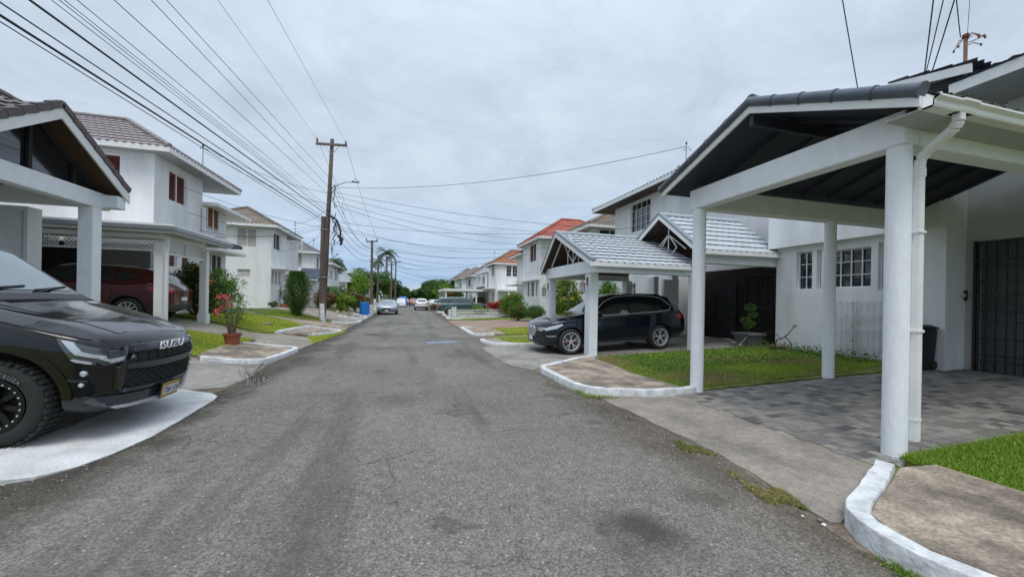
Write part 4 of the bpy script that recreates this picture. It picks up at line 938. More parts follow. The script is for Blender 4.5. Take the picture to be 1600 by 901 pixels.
hl5 = house('white house partly hidden by palms beyond the near pole', 'L', -14, -9, 47, 54, .8, 5.4, TILEP, TILEPL, street=[(48, 49.5, 3.7, 4.7, 'louvre_w:2x1'), (51, 52.5, 3.7, 4.7, 'louvre_w:2x1')], near=[(-11.5, -10.2, 3.7, 4.8, 'glass')], pitch=25, wm=WALLOLD)
hl6 = house('low white house with pale grey gable roof beyond the croton bushes', 'L', -14, -8.6, 58, 68, .8, 3.9, mat('pale_grey_sheet', (.36, .38, .4), .6, var=.1), TILEGR, near=[(-10.5, -9.5, 2.2, 3.2, 'glass')], pitch=24, ov=.5)
m = MB(); m.box(-8.6, -5.6, 60, 64, 2.9, 3.1); m.build('flat_canopy', TRIM, hl6)
for x in (-5.9, -8.0): m = MB(); m.box(x, x+.15, 60.1, 60.25, .4, 2.9); m.build('post', TRIM, hl6)
hl7 = house('distant white house end among the trees on the left', 'L', -15, -8.8, 78, 88, .8, 4.6, TILEW, TILELIP, pitch=25)
fw = root('fence', 'white paling fence behind the silver sedan on the left', 'fence', (-3.9, 46, 0))
m = MB()
for i in range(34): x = -8.4+i*.14; m.box(x, x+.07, 46, 46.04, .1, 1.45)
m.build('paling', TRIM, fw); m = MB(); m.box(-8.4, -3.65, 46.041, 46.08, .4, .48); m.box(-8.4, -3.65, 46.041, 46.08, 1.2, 1.28); m.build('rail', TRIM, fw)
m = MB(); m.box(-3.6, -3.3, 45.9, 46.2, 0, 1.9); m.build('pillar', WHITEWASH, fw)
# overhanging end wall, far closing hedge handled by trees
# ================================================================== utility poles
def upole(x, y, h, z0, lab, lean=(0, 0), arm=None, r=(.15, .10), white=1.0, arm_z=.35, insul=True, lamp=None, group=None):
    r_ = root('utility_pole', lab, 'utility pole', (x, y, z0), group=group)
    m = MB(); pts = [(x+lean[0]*t, y+lean[1]*t, z0-.3+(h+.3)*t) for t in np.linspace(0, 1, 12)]
    m.tube(pts, [r[0]+(r[1]-r[0])*t for t in np.linspace(0, 1, 12)], 16); m.build('shaft', WOODP, r_, smooth=45)
    if white: m = MB(); m.lathe([(r[0]+.012, -.05), (r[0]+.012, white-.02), (r[0]+.004, white)], (x, y, z0), 20, cap=False); m.build('white_base_band', WHITEWASH, r_, smooth=45)
    tx, ty, tz = x+lean[0], y+lean[1], z0+h
    if arm:
        m = MB(); za = tz-arm_z
        m.bar((tx-arm, ty-.14, za-.04), (tx+arm, ty-.14, za+.04), .09, .11); m.build('crossarm', WOODP, r_)
        m = MB(); m.bar((tx-arm*.55, ty-.15, za-.02), (tx, ty-.13, za-.55), .03, .02); m.bar((tx+arm*.55, ty-.15, za+.02), (tx, ty-.13, za-.55), .03, .02); m.build('brace', METAL, r_)
        if insul:
            for s in (-.92, .92):
                k = MB(); k.lathe([(.02, .05), (.03, .08), (.065, .1), (.03, .14), (.06, .17), (.03, .22), (.045, .26), (.0, .3)], (tx+arm*s, ty-.14, za), 12); k.build('insulator', mat('brown_ceramic', (.10, .07, .06), .3), r_, smooth=45)
    if lamp:
        zl, L = lamp; px = x+lean[0]*(zl/h)
        m = MB(); m.tube([(px+.08, y, z0+zl-.45), (px+.3, y, z0+zl-.28), (px+.75, y, z0+zl-.04), (px+L-.15, y, z0+zl)], .028, 10); la = m.build('lamp_arm', METAL, r_, smooth=45)
        k = MB(); k.lathe([(.0, -.02), (.10, 0), (.12, .04), (.10, .09), (.04, .12), (.03, .2), (0, .2)], (px+L, y, z0+zl), 16); v = k.v
        k.v = [(px+L+(a-px-L)*1.9, y+(b-y), c) for a, b, c in v]; k.build('lamp_head', METAL, la, smooth=45)
    return r_
P1 = (-4.56, 22.6)
upole(P1[0], P1[1], 10.0, .2, 'tall near wooden utility pole with crossarm and street lamp arm on the left verge', lean=(.32, 0), arm=.78, r=(.15, .095), white=1.0, lamp=(7.75, 1.3))
# short stub pole strapped to the near pole, with the cable tangle
st = root('stub_pole', 'shorter stub pole strapped to the tall near utility pole', 'utility pole', (-4.68, 22.8, .2))
m = MB(); m.tube([(-4.64, 22.78, 0), (-4.64, 22.75, 3), (-4.62, 22.72, 5.95)], [.155, .145, .13], 16); m.build('shaft', WOODP, st, smooth=45)
m = MB()
for z in (2.6, 5.2): m.lathe([(.25, z), (.25, z+.05)], (-4.52, 22.66, 0), 20, cap=False)
m.build('strap', METAL, st)
tg = MB(); rd = random.Random(4)
for i in range(16):
    a = Vector((-4.2+rd.uniform(-.05, .25), 22.4, 6.3+rd.uniform(-1.6, 1.4))); p = [a]
    for j in range(9): p.append(p[-1]+Vector((rd.uniform(-.13, .16), rd.uniform(-.08, .08), rd.uniform(-.34, .16))))
    tg.tube(p, rd.choice((.008, .012, .02)), 6)
tg.tube([(-4.2, 22.4, 5.95), (-3.9, 22.4, 5.75), (-3.7, 22.4, 5.2), (-3.72, 22.4, 4.6)], .05, 8); tg.tube([(-3.85, 22.4, 4.9), (-3.6, 22.4, 4.75), (-3.7, 22.4, 4.4)], .07, 8)
o = tg.build('cable_bundle', CABLE, org=(-4.1, 22.4, 6)); tag(o, 'black tangle of communication cables hanging on the near utility pole', 'cable bundle')
upole(-3.25, 35.6, 6.6, .05, 'second utility pole with crossarm behind the blue bin', lean=(-.05, 0), arm=.48, r=(.13, .09), white=.9, arm_z=.12)
upole(-3.1, 40.2, 5.8, .05, 'bare utility pole with a white base just behind the second pole', r=(.12, .085), lamp=(5.7, .9), white=1.0)
upole(-2.35, 52, 6.3, .0, 'third utility pole with crossarm behind the silver sedan', arm=.6, r=(.13, .09), white=0, arm_z=.3)
upole(-2.3, 66, 7.9, .0, 'fourth and farthest utility pole at the end of the left row', arm=.75, r=(.14, .09), white=0, arm_z=.3)
# ================================================================== overhead cables
def wire(A, B, sag=.3, r=.012, lab='', group='overhead cables', n=18, cat='cable'):
    A = Vector(A); B = Vector(B); m = MB()
    m.tube([A+(B-A)*t+Vector((0, 0, -4*sag*t*(1-t))) for t in np.linspace(0, 1, n)], r*(.55 if B.y < 5 else .85), 6)
    o = m.build('overhead_cable', CABLE, org=tuple(A), smooth=True); tag(o, lab, cat, group); return o
LBL = 'thin black overhead cable running from the near pole towards the upper left'
TOP1 = (-4.24, 22.5)
def toward(A, u, v, r=.012, Yend=-14, sag=.0, lab=LBL, g='cables from the near pole to the upper left'):
    A = Vector(A); q = xp(u, v, A.x); d = q-A; t = (Yend-A.y)/d.y; B = A+d*t; B = Vector((B.x, B.y, B.z)); wire(A, B, sag, r, lab, g, 24)
toward((-3.55, 22.45, 10.1), 418, 0, .010, lab='high power line from the right end of the crossarm', g='power lines on the crossarm')
toward((-4.90, 22.45, 9.95), 340, 0, .010, lab='high power line from the left end of the crossarm', g='power lines on the crossarm')
wire((-3.55, 22.45, 10.1), (-3.25+.45, 35.5, 6.7), .4, .010, 'power line dropping from the tall near pole to the second pole', 'power lines between the poles')
wire((-4.90, 22.45, 9.95), (-3.25-.5, 35.5, 6.6), .4, .010, 'power line dropping from the tall near pole to the second pole', 'power lines between the poles')
for (z, u, v, r, dx) in ((7.95, 260, 0, .012, 0), (7.4, 236, 0, .012, .0), (7.0, 178, 0, .012, .05), (6.35, 120, 0, .01, .0), (6.2, 100, 0, .009, .0), (6.05, 80, 0, .009, 0), (6.0, 92, 0, .009, .1),
                         (5.9, 46, 0, .026, 0), (5.7, 0, 4, .016, -.1), (5.55, 0, 24, .028, -.1), (5.4, 0, 34, .012, -.1)):
    toward((TOP1[0]+dx, 22.45, z), u, v, r)
# drops to the left houses
LH = 'thin drop cable from the near pole to a left house'
for B, z, s in (((-8.1, 17.9, 7.45), 7.2, .25), ((-8.1, 17.9, 7.3), 6.6, .3), ((-8.42, 17.6, 4.75), 5.6, .5), ((-8.4, 18.5, 4.2), 5.4, .4), ((-8.0, 30.3, 6.8), 6.4, .2), ((-8.6, 38.2, 6.8), 6.2, .3), ((-9.1, 12.7, 3.5), 5.5, .6), ((-8.3, 27.2, 4.4), 5.2, .3), ((-10.2, 15.3, 6.3), 5.3, .4)):
    wire((-4.3, 22.5, z), B, s, .009, LH, 'drop cables to the left houses')
# drops to the right houses
RH = 'thin drop cable from the poles across the road to a right house'
for A, B, s in (((-4.1, 22.5, 7.55), (10.1, 12.2, 7.55), .55), ((-4.1, 22.5, 7.3), (10.2, 20.4, 5.95), .25), ((-4.1, 22.5, 7.1), (10.1, 21, 5.7), .5), ((-4.1, 22.5, 6.8), (9.6, 28.0, 6.4), .5), ((-4.1, 22.5, 6.6), (9.5, 28.2, 6.0), .6),
                ((-4.1, 22.5, 5.7), (10.3, 15.6, 5.1), .5), ((-4.1, 22.5, 5.5), (9.4, 32, 5.8), .6), ((-4.1, 22.5, 5.3), (10.4, 18.3, 4.9), .8), ((-3.25, 35.5, 6.2), (9.6, 43.6, 6.6), .5), ((-3.25, 35.5, 6.0), (9.4, 30, 5.4), .6), ((-3.25, 35.5, 5.8), (9.6, 43.6, 6.0), .7), ((-3.25, 35.5, 5.6), (10.2, 62, 6.8), .9),
                ((-2.35, 52, 5.9), (10.2, 62, 6.6), .6), ((-2.35, 52, 5.6), (9.6, 44, 6.2), .6), ((-2.35, 52, 5.5), (10, 76, 5.5), .8), ((-2.3, 66, 7.3), (10.2, 76, 6), .8), ((-2.3, 66, 7.0), (10.2, 92, 6.3), .8), ((-2.3, 66, 6.3), (10.2, 64, 5.6), .9), ((-3.1, 40.2, 5.5), (9.6, 43.8, 5.6), .5), ((-2.3, 66, 5.6), (10, 70, 4.6), .8)):
    wire(A, B, s, .011 if A[1] < 30 else .016, RH, 'drop cables to the right houses')
LL = 'low sagging cable strung between the utility poles along the left verge'
for z0_, z1_, s in ((6.1, 5.6, .5), (5.8, 5.3, .7), (5.4, 5.0, .8), (6.9, 6.0, .7), (7.5, 5.9, .9)): wire((-4.15, 22.5, z0_), (-3.25, 35.5, z1_), s, .014, LL, 'cables between the poles')
for z0_, z1_, s in ((5.9, 5.8, .5), (5.3, 5.2, .6), (5.0, 5.0, .6)): wire((-3.25, 35.5, z0_), (-2.35, 52, z1_), s, .016, LL, 'cables between the poles'); wire((-2.35, 52, z0_), (-2.3, 66, z1_+.6), s, .018, LL, 'cables between the poles')
# cables to the nearest right house and its mast (coming from above the camera)
for (u, v, r, l_, B) in ((1317, 0, .012, 'single black cable dropping from the upper edge behind the large carport roof', (9.9, 6.3, 6.3)), (1458, 0, .012, 'cable falling steeply to the rusty mast', (9.95, 5.2, 6.25)), (1473, 0, .010, 'cable falling steeply to the rusty mast', (9.95, 5.18, 6.25)), (1490, 0, .012, 'cable falling steeply to the rusty mast', (10.0, 5.1, 6.3)), (1495, 0, .014, 'cable falling steeply to the rusty mast', (10.3, 4.85, 6.85)), (1515, 0, .007, 'cable falling steeply to the rusty mast', (10.5, 4.85, 6.85))):
    q = xp(u, v, B[0]-1.2); q = Vector(q); Bv = Vector(B); A = Bv+(q-Bv)*2.2; wire(A, Bv, .05, r, l_, None if u == 1317 else 'cables to the rusty mast')
# ================================================================== vehicles
def paint(name, col, rough=.16, metal=.0, coat=1.0, spec=.5): return mat(name, col, rough, metal, spec=spec, coat=coat)
P_BLACK = paint('black_car_paint', (.006, .006, .007), .15, coat=1., spec=.1); P_NAVY = paint('dark_navy_car_paint', (.005, .008, .016), .15, coat=1., spec=.1)
P_RED = paint('dark_red_car_paint', (.085, .005, .010), .15, .2); P_SILV = paint('silver_blue_car_paint', (.38, .43, .50), .25, .5); P_GREEN = paint('dark_green_car_paint', (.02, .075, .07), .25, .2)
P_WHITE = paint('white_car_paint', (.72, .73, .73), .25); P_PINK = paint('faded_red_car_paint', (.55, .16, .17), .35)
GL = glassmat('car_glass', (.012, .016, .018), .03); GLS = mat('windscreen_glass', (.17, .215, .235), .04, .25, spec=.9, coat=.8); PLAST = mat('black_plastic', (.022, .024, .026), .45, bump=.2, bscale=300); GLOSSB = paint('gloss_black_trim', (.008, .008, .009), .1)
GUN = paint('gunmetal_trim', (.075, .085, .105), .25, .6, .5); CHROME = mat('chrome', (.78, .79, .81), .25, .55); ALU = mat('satin_aluminium', (.60, .61, .63), .3, .45)
RUBBER = mat('tyre_rubber', (.022, .023, .022), .85, bump=.3, bscale=120); LAMPW = mat('clear_lamp', (.55, .60, .64), .08, .3, spec=.9, coat=1); LAMPD = glassmat('dark_lamp', (.05, .055, .06), .05); LAMPR = paint('red_lamp', (.35, .012, .012), .15)
PLATEW = mat('plate_white', (.70, .72, .75), .5); PLATEY = mat('plate_gold', (.42, .27, .04), .5); INK = mat('plate_ink', (.02, .03, .10), .6); SEAM = mat('panel_gap', (.002, .002, .002), .9); RIMB = mat('black_rim', (.012, .012, .012), .35, .3); REDC = paint('red_caliper', (.5, .02, .02), .4); LETW = mat('white_lettering', (.8, .8, .82), .4)
def tab(t, s): return float(np.interp(s, [p[0] for p in t], [p[1] for p in t]))
def chaikin(P):
    Q = [P[0]]
    for i in range(len(P)-1):
        a, b = np.array(P[i]), np.array(P[i+1]); Q += [a*.75+b*.25, a*.25+b*.75]
    Q.append(P[-1]); return Q
class Car:
    def __init__(s, S, name, label, loc, rz, pitch=0., group=None, roll=0.):
        s.S = S; s.r = root(name, label, S.get('cat', 'car'), (0, 0, 0), 0, group); s.loc, s.rz, s.pitch, s.roll = loc, rz, pitch, roll
        s.L = S['L']; s.xf = S['wb']/2+S['foh']; s.W2 = S['W']/2
        s.body()
    def body(s):
        S = s.S; L, W2 = s.L, s.W2
        st = sorted(set([0, .03, .08, .15, .25]+[round(x, 3) for x in np.linspace(.35, L-.3, S.get('ns', 44))]+[L-.2, L-.1, L-.04, L]))
        def sm(t, x, k=.10): return sum(tab(t, min(max(x+d, 0), L))*w_ for d, w_ in ((-k, .25), (0, .5), (k, .25))) if .2 < x < L-.2 else tab(t, x)
        secs = []
        for x in st:
            zb, zs = tab(S['zb'], x), tab(S['zb'], x)+.09
            be, ro, wr = sm(S['belt'], x), sm(S['roof'], x, S.get('smk', .08)), sm(S['wroof'], x)
            ro = max(ro, be+.015)
            wm = W2*tab(S['plan'], x)
            up = ro-be
            gh = up > .14
            wr_ = min(wr, wm*.98)
            zm = zb+(be-zb)*.55
            P = [(0, zb), (wm*.80, zb), (wm*.955, zs), (wm*.985, zb+(be-zb)*.3), (wm, zm), (wm*.985, be-.09), (wm*.955, be-.012), (wm*.92, be+.012)]
            wg = wm*.92
            P += [(wg+(wr_-wg)*.5, be+up*.52), (wr_+ (wg-wr_)*.08, be+up*.86), (wr_*.95, be+up*.955), (wr_*.7, be+up*.99), (wr_*.35, ro+.006), (0, ro+.008)]
            secs.append(chaikin(chaikin(P)))
        K = len(secs[0]); v = []; f = []
        cf, cr = S.get('cf', .16), S.get('cr', .10)
        def bend(x, y, sgn=1):
            t = (abs(y)/W2); a = max(0, 1-x/.75); b_ = max(0, 1-(L-x)/.6)
            return x+cf*a*t**2.4-cr*b_*t**2.4
        NI = 10
        for i, x in enumerate(st):
            for p in secs[i]: v.append((s.xf-bend(x, p[0]), p[0], p[1]))
            for p in secs[i]: v.append((s.xf-bend(x, p[0]), -p[0], p[1]))
        R = 2*K
        for i in range(len(st)-1):
            for j in range(K-1):
                a = i*R+j; f.append((a, a+1, a+R+1, a+R)); a = i*R+K+j; f.append((a, a+R, a+R+1, a+1))
        for i, fl in ((0, 0), (len(st)-1, 1)):
            x = st[i]; base = len(v)
            for j in range(K):
                for q in range(NI+1):
                    y = secs[i][j][0]*(1-2*q/NI); v.append((s.xf-bend(x, y), y, secs[i][j][1]))
            for j in range(K-1):
                for q in range(NI):
                    a = base+j*(NI+1)+q; ff = (a, a+1, a+NI+2, a+NI+1); f.append(ff if not fl else ff[::-1])
        b = bmesh.new(); vs = [b.verts.new(p) for p in v]
        for ff in f:
            try: b.faces.new([vs[k] for k in ff])
            except ValueError: pass
        bmesh.ops.remove_doubles(b, verts=b.verts, dist=.0008); bmesh.ops.dissolve_degenerate(b, edges=b.edges, dist=.0005)
        bmesh.ops.recalc_face_normals(b, faces=b.faces)
        s.bvh = BVHTree.FromBMesh(b)
        me = bpy.data.meshes.new('body'); b.to_mesh(me); b.free(); me.materials.append(S['paint']); me.materials.append(PLAST)
        # wheel wells
        tmp = bpy.data.objects.new('t', me); COL.objects.link(tmp); cut = MB(); ra = S['rt']*S.get('archk', 1.13)
        for hx in (S['wb']/2, -S['wb']/2):
            for sy in (1, -1):
                cut.lathe([(ra, sy*(W2+.2)), (ra, sy*(W2-.34))], (hx, 0, S['rt']+S.get('archz', .02)), 40, axis='y')
        cm = cut.mesh('c', PLAST); co = bpy.data.objects.new('c', cm); COL.objects.link(co)
        md = tmp.modifiers.new('b', 'BOOLEAN'); md.operation = 'DIFFERENCE'; md.object = co; md.solver = 'EXACT'; md.use_self = True
        dg = bpy.context.evaluated_depsgraph_get(); m2 = bpy.data.meshes.new_from_object(tmp.evaluated_get(dg))
        if len(m2.polygons) < 300: m2 = me.copy()
        bpy.data.objects.remove(tmp); bpy.data.objects.remove(co)
        m2.name = 'body'; m2.shade_smooth(); m2.set_sharp_from_angle(angle=radians(32))
        s.body_o = link('body', m2, s.r, local=True)
    def cast(s, p, axis):
        o, d = {'y+': ((p[0], 3, p[1]), (0, -1, 0)), 'y-': ((p[0], -3, p[1]), (0, 1, 0)), 'x+': ((6, p[0], p[1]), (-1, 0, 0)), 'x-': ((-6, p[0], p[1]), (1, 0, 0)), 'z': ((p[0], p[1], 5), (0, 0, -1))}[axis]
        h = s.bvh.ray_cast(Vector(o), Vector(d))
        if h[0] is None:
            q = {'y': (p[0], (1 if axis[-1] == '+' else -1)*s.W2*.9, p[1]), 'x': ((1 if axis[-1] == '+' else -1)*s.L/2, p[0], p[1]), 'z': (p[0], p[1], 1)}[axis[0]]
            h = s.bvh.find_nearest(Vector(q))
        return h[0], h[1], Vector(d)
    def patch(s, poly, axis, m, name, off=.006, h=.09, par=None, th=.02, smooth=40):
        b = fill_poly(poly, h, lambda x, y: 0)
        for v in b.verts:
            p, n, d = s.cast((v.co.x, v.co.y), axis)
            if n.dot(d) > 0: n = -n
            v.co = p+n*off*.3-d*off*.7
        be = [e for e in b.edges if e.is_boundary]; r = bmesh.ops.extrude_edge_only(b, edges=be)
        dd = Vector({'y+': (0, -1, 0), 'y-': (0, 1, 0), 'x+': (-1, 0, 0), 'x-': (1, 0, 0), 'z': (0, 0, -1)}[axis])
        for v in [g for g in r['geom'] if isinstance(g, bmesh.types.BMVert)]: v.co += dd*(th+off)
        bmesh.ops.recalc_face_normals(b, faces=b.faces)
        me = bpy.data.meshes.new(name); b.to_mesh(me); b.free(); me.materials.append(m); me.shade_smooth(); me.set_sharp_from_angle(angle=radians(smooth))
        return link(name, me, par or s.r, local=True)
    def strip(s, pts, w_, axis, m, name, off=.004, par=None, closed=False, h=.06):
        """thin strip along a polyline drawn on the body"""
        P = []
        n = len(pts)
        for i in range(n-(0 if closed else 1)):
            a = Vector(pts[i]); c = Vector(pts[(i+1) % n]); k = max(1, int((c-a).length/h))
            P += [a+(c-a)*(j/k) for j in range(k)]
        if not closed: P.append(Vector(pts[-1]))
        mm = MB(); N_ = len(P); vs = []
        for i, p in enumerate(P):
            a = P[(i-1) % N_] if closed or i else p; c = P[(i+1) % N_] if closed or i < N_-1 else p
            d = (c-a); d = d.normalized() if d.length else Vector((1, 0)); q = Vector((-d.y, d.x))*w_/2
            for e_ in (q, -q):
                hp, hn, dd = s.cast(tuple(p+e_), axis)
                if hn.dot(dd) > 0: hn = -hn
                vs += [hp+hn*off, hp-hn*.01]
        fs = []
        for i in range(N_ if closed else N_-1):
            a = 4*i; c = 4*((i+1) % N_); fs += [(a, a+2, c+2, c), (a+1, c+1, c+3, a+3), (a, c, c+1, a+1), (a+2, a+3, c+3, c+2)]
        mm.add(vs, fs); return mm.build(name, m, par or s.r, smooth=50, local=True)
    def wheels(s, style='multi', rim=None, rr=None, tw=.24, inset=.02, sides=(1, -1), let=None, name='wheel'):
        S = s.S; rt = S['rt']; rr = rr or rt*.66; proto = None
        for hx in (S['wb']/2, -S['wb']/2):
            for sy in (1, -1):
                y = sy*(s.W2-inset)
                wl = bpy.data.objects.new('wheel', None); COL.objects.link(wl); wl.parent = s.r; wl.location = (hx, y, rt); wl.rotation_euler = (0, 0, 0 if sy > 0 else pi); wl.empty_display_size = .1
                if proto is None: proto = s.make_wheel(wl, style, rim or ALU, rt, rr, tw, let)
                else:
                    for ch in proto:
                        c = ch.copy(); COL.objects.link(c); c.parent = wl
                        for g in ch.children: q = g.copy(); COL.objects.link(q); q.parent = c
                wl.name = 'wheel'
    def make_wheel(s, wl, style, rim, rt, rr, tw, let):
        ORG[wl.name] = Vector((0, 0, 0)); out_ = []
        m = MB(); w_ = tw
        m.lathe([(rr, -.02), (rr+.012, .0), (rr+.03, .004), (rr+(rt-rr)*.5, .012), (rt-.035, -.006), (rt-.010, -.032), (rt-.002, -.06), (rt, -w_/2), (rt-.002, -w_+.05), (rt-.02, -w_+.02), (rr, -w_+.01)], n=56, axis='y', cap=False)
        if style == 'offroad':
            for i in range(44):
                a = 2*pi*i/44; c_, s_ = cos(a), sin(a); k = 1 if i % 2 else .55
                for yy, l in ((-.015-.02*(i % 2), .05), (-.11, .06), (-.18, .05)):
                    p = Vector((c_*(rt+.004), yy, s_*(rt+.004))); tdir = Vector((-s_, 0, c_)); m.bar(p-tdir*.017, p+tdir*.017, l, .02, up=(c_, 0, s_))
        t = m.build('tyre', RUBBER, wl, smooth=35, local=True); out_.append(t)
        m = MB(); m.lathe([(rr+.004, .006), (rr-.008, .008), (rr-.022, -.012), (rr-.03, -w_*.6), (rr-.04, -w_+.02)], n=48, axis='y', cap=False)
        def sp(pts, w0, w1, y0, y1, th=.02):
            (r0, a0), (r1, a1) = pts; A = Vector((r0*cos(a0), y0, r0*sin(a0))); B = Vector((r1*cos(a1), y1, r1*sin(a1))); d = (B-A).normalized(); q = d.cross(Vector((0, 1, 0))).normalized()
            vs = [A+q*w0/2, A-q*w0/2, B-q*w1/2, B+q*w1/2]; m.add(vs+[v_-Vector((0, th, 0)) for v_ in vs], [(0, 1, 2, 3), (7, 6, 5, 4), (0, 4, 5, 1), (1, 5, 6, 2), (2, 6, 7, 3), (3, 7, 4, 0)])
        R_ = rr-.015
        if style == 'ysplit':
            for i in range(5):
                a = 2*pi*i/5+pi/2
                for dv in (-.12, .12):
                    sp(((.045, a+dv*.4), (R_*.55, a+dv*.7)), .022, .018, -.02, -.012); 
                sp(((R_*.5, a-.10), (R_, a-.27)), .02, .014, -.012, 0); sp(((R_*.5, a+.10), (R_, a+.27)), .02, .014, -.012, 0); sp(((R_*.52, a), (R_, a+.0)), .001, .001, -.03, -.03)
            m.lathe([(.055, -.03), (.05, -.012), (.0, -.01)], n=20, axis='y')
        elif style == 'offroad':
            for i in range(8):
                a = 2*pi*i/8; sp(((.05, a), (R_*.86, a)), .045, .05, -.03, -.015, .03)
            m.lathe([(R_*.84, -.03), (R_*.86, -.0), (R_+.0, .003), (R_+.0, -.03)], n=48, axis='y', cap=False)
            m.lathe([(.075, -.04), (.07, .0), (.055, .012), (.0, .014)], n=20, axis='y')
        else:
            for i in range(10):
                a = 2*pi*i/10; sp(((.04, a), (R_, a+.06)), .035, .026, -.02, -.004)
            m.lathe([(.06, -.03), (.05, -.01), (.0, -.008)], n=20, axis='y')
        rm = m.build('rim', rim, wl, smooth=35, local=True); out_.append(rm)
        k = MB(); k.lathe([(R_-.03, -.10), (R_-.03, -.085), (.0, -.08)], n=32, axis='y'); k.build('brake_disc', mat('brake_steel', (.10, .10, .10), .4, .7) if style == 'ysplit' else DARKIN, rm, local=True)
        if style == 'ysplit': k = MB(); k.box(.09, .15, -.078, -.05, -.05, .05); k.build('caliper', REDC, rm, local=True)
        if style == 'offroad':
            k = MB()
            for i in range(24): a = 2*pi*i/24; k.lathe([(.008, .0), (.008, .008), (.0, .01)], (R_*.93*cos(a), .0, R_*.93*sin(a)), 8, axis='y')
            k.build('bead_bolt', ALU, rm, local=True)
        if let:
            sz = .048; rad = rr+.035; n_ = len(let)
            mm = MB()
            for i, chh in enumerate(let):
                cu = bpy.data.curves.new('f', 'FONT'); cu.body = chh; cu.size = sz; cu.align_x = 'CENTER'; cu.extrude = .0015
                to = bpy.data.objects.new('f', cu); COL.objects.link(to); dg = bpy.context.evaluated_depsgraph_get(); tm_ = bpy.data.meshes.new_from_object(to.evaluated_get(dg)); bpy.data.objects.remove(to)
                # seen from +y side looking along -y: x to the left.  tangent direction
                a = radians(95)+ (i-(n_-1)/2)*radians(7.2)
                ra_ = Vector((cos(a), 0, sin(a))); tn = Vector((-sin(a), 0, cos(a)))
                b0 = len(mm.v)
                for v_ in tm_.vertices: p = ra_*(rad+v_.co.y)+tn*v_.co.x+Vector((0, .016+v_.co.z, 0)); mm.v.append(tuple(p))
                for pl in tm_.polygons: mm.f.append(tuple(b0+q for q in pl.vertices)); mm.m.append(0)
            mm.build('lettering', mat('worn_white_lettering', (.22, .23, .23), .7), t, local=True)
        return out_
    def text(s, body_, size, loc, rot, m, name, par=None, ext=.003, bold=0., align='CENTER', sx=1.):
        cu = bpy.data.curves.new('f', 'FONT'); cu.body = body_; cu.size = size; cu.align_x = align; cu.align_y = 'CENTER'; cu.extrude = ext; cu.offset = bold
        to = bpy.data.objects.new('f', cu); COL.objects.link(to); dg = bpy.context.evaluated_depsgraph_get(); me = bpy.data.meshes.new_from_object(to.evaluated_get(dg)); bpy.data.objects.remove(to)
        me.transform(Matrix.Diagonal((sx, 1, 1, 1))); me.transform(Matrix.LocRotScale(Vector(loc), __import__('mathutils').Euler(rot), None)); me.materials.clear(); me.materials.append(m)
        return link(name, me, par or s.r, local=True)
    def side_kit(s, win, pill=None, seams=(), handles=(), chrome=None, lights=None, cladding=None, sides=(1, -1), gm=None):
        """positions along the car measured from its front end"""
        X = lambda q: [(s.xf-a, b) for a, b in q]
        for sy in sides:
            ax = 'y+' if sy > 0 else 'y-'
            for wn in win: s.patch(X(wn), ax, gm or GL, 'side_window', .004, .12)
            for q in seams: s.strip(X(q), .009, ax, SEAM, 'door_gap', .0012)
            for a, z in handles: s.patch(X([(a, z-.018), (a+.2, z-.012), (a+.2, z+.018), (a, z+.018)]), ax, s.S['paint'], 'door_handle', .028, .08)
            if chrome:
                for q in chrome: s.strip(X(q), .026, ax, CHROME, 'chrome_trim', .012)
            if cladding:
                z0 = tab(s.S['zb'], s.L/2)
                for hx in (s.S['foh'], s.S['foh']+s.S['wb']):
                    ra = s.S['rt']*s.S.get('archk', 1.13); zc = s.S['rt']+s.S.get('archz', .02); w_ = cladding; P = []
                    for t in np.linspace(-.12, pi+.12, 26): P.append((hx+(ra+w_)*cos(t), max(z0+.03, zc+(ra+w_)*sin(t))))
                    for t in np.linspace(pi+.12, -.12, 26): P.append((hx+(ra+.004)*cos(t), max(z0+.02, zc+(ra+.004)*sin(t))))
                    s.patch(X(P), ax, s.S.get('cladm', PLAST), 'wheel_arch', .02, .12, th=.03)
    def mirror(s, a, z, sy, m=None, k=1.):
        x = s.xf-a; y = s.W2*.93*sy; mm = MB()
        n = 12; b = bmesh.new(); bmesh.ops.create_icosphere(b, subdivisions=3, radius=1)
        for v in b.verts: v.co = Vector((x+.03+v.co.x*.085*k*(1 if v.co.x > 0 else .6), y+sy*.13+v.co.y*.125*k, z+.06+v.co.z*.085*k))
        me = bpy.data.meshes.new('mirror'); b.to_mesh(me); b.free(); me.materials.append(m or s.S['paint']); me.shade_smooth(); o = link('mirror', me, s.r, local=True)
        mm.bar((x, y-sy*.06, z), (x+.0, y+sy*.10, z+.03), .05, .035); mm.build('mirror_stalk', PLAST, o, local=True)
    def done(s):
        s.r.location = s.loc; s.r.rotation_euler = (s.roll, -s.pitch, s.rz)
        return s.r
PL1 = [(0, .80), (.15, .90), (.45, .97), (.9, 1.), (4.0, 1.), (4.5, .97)]
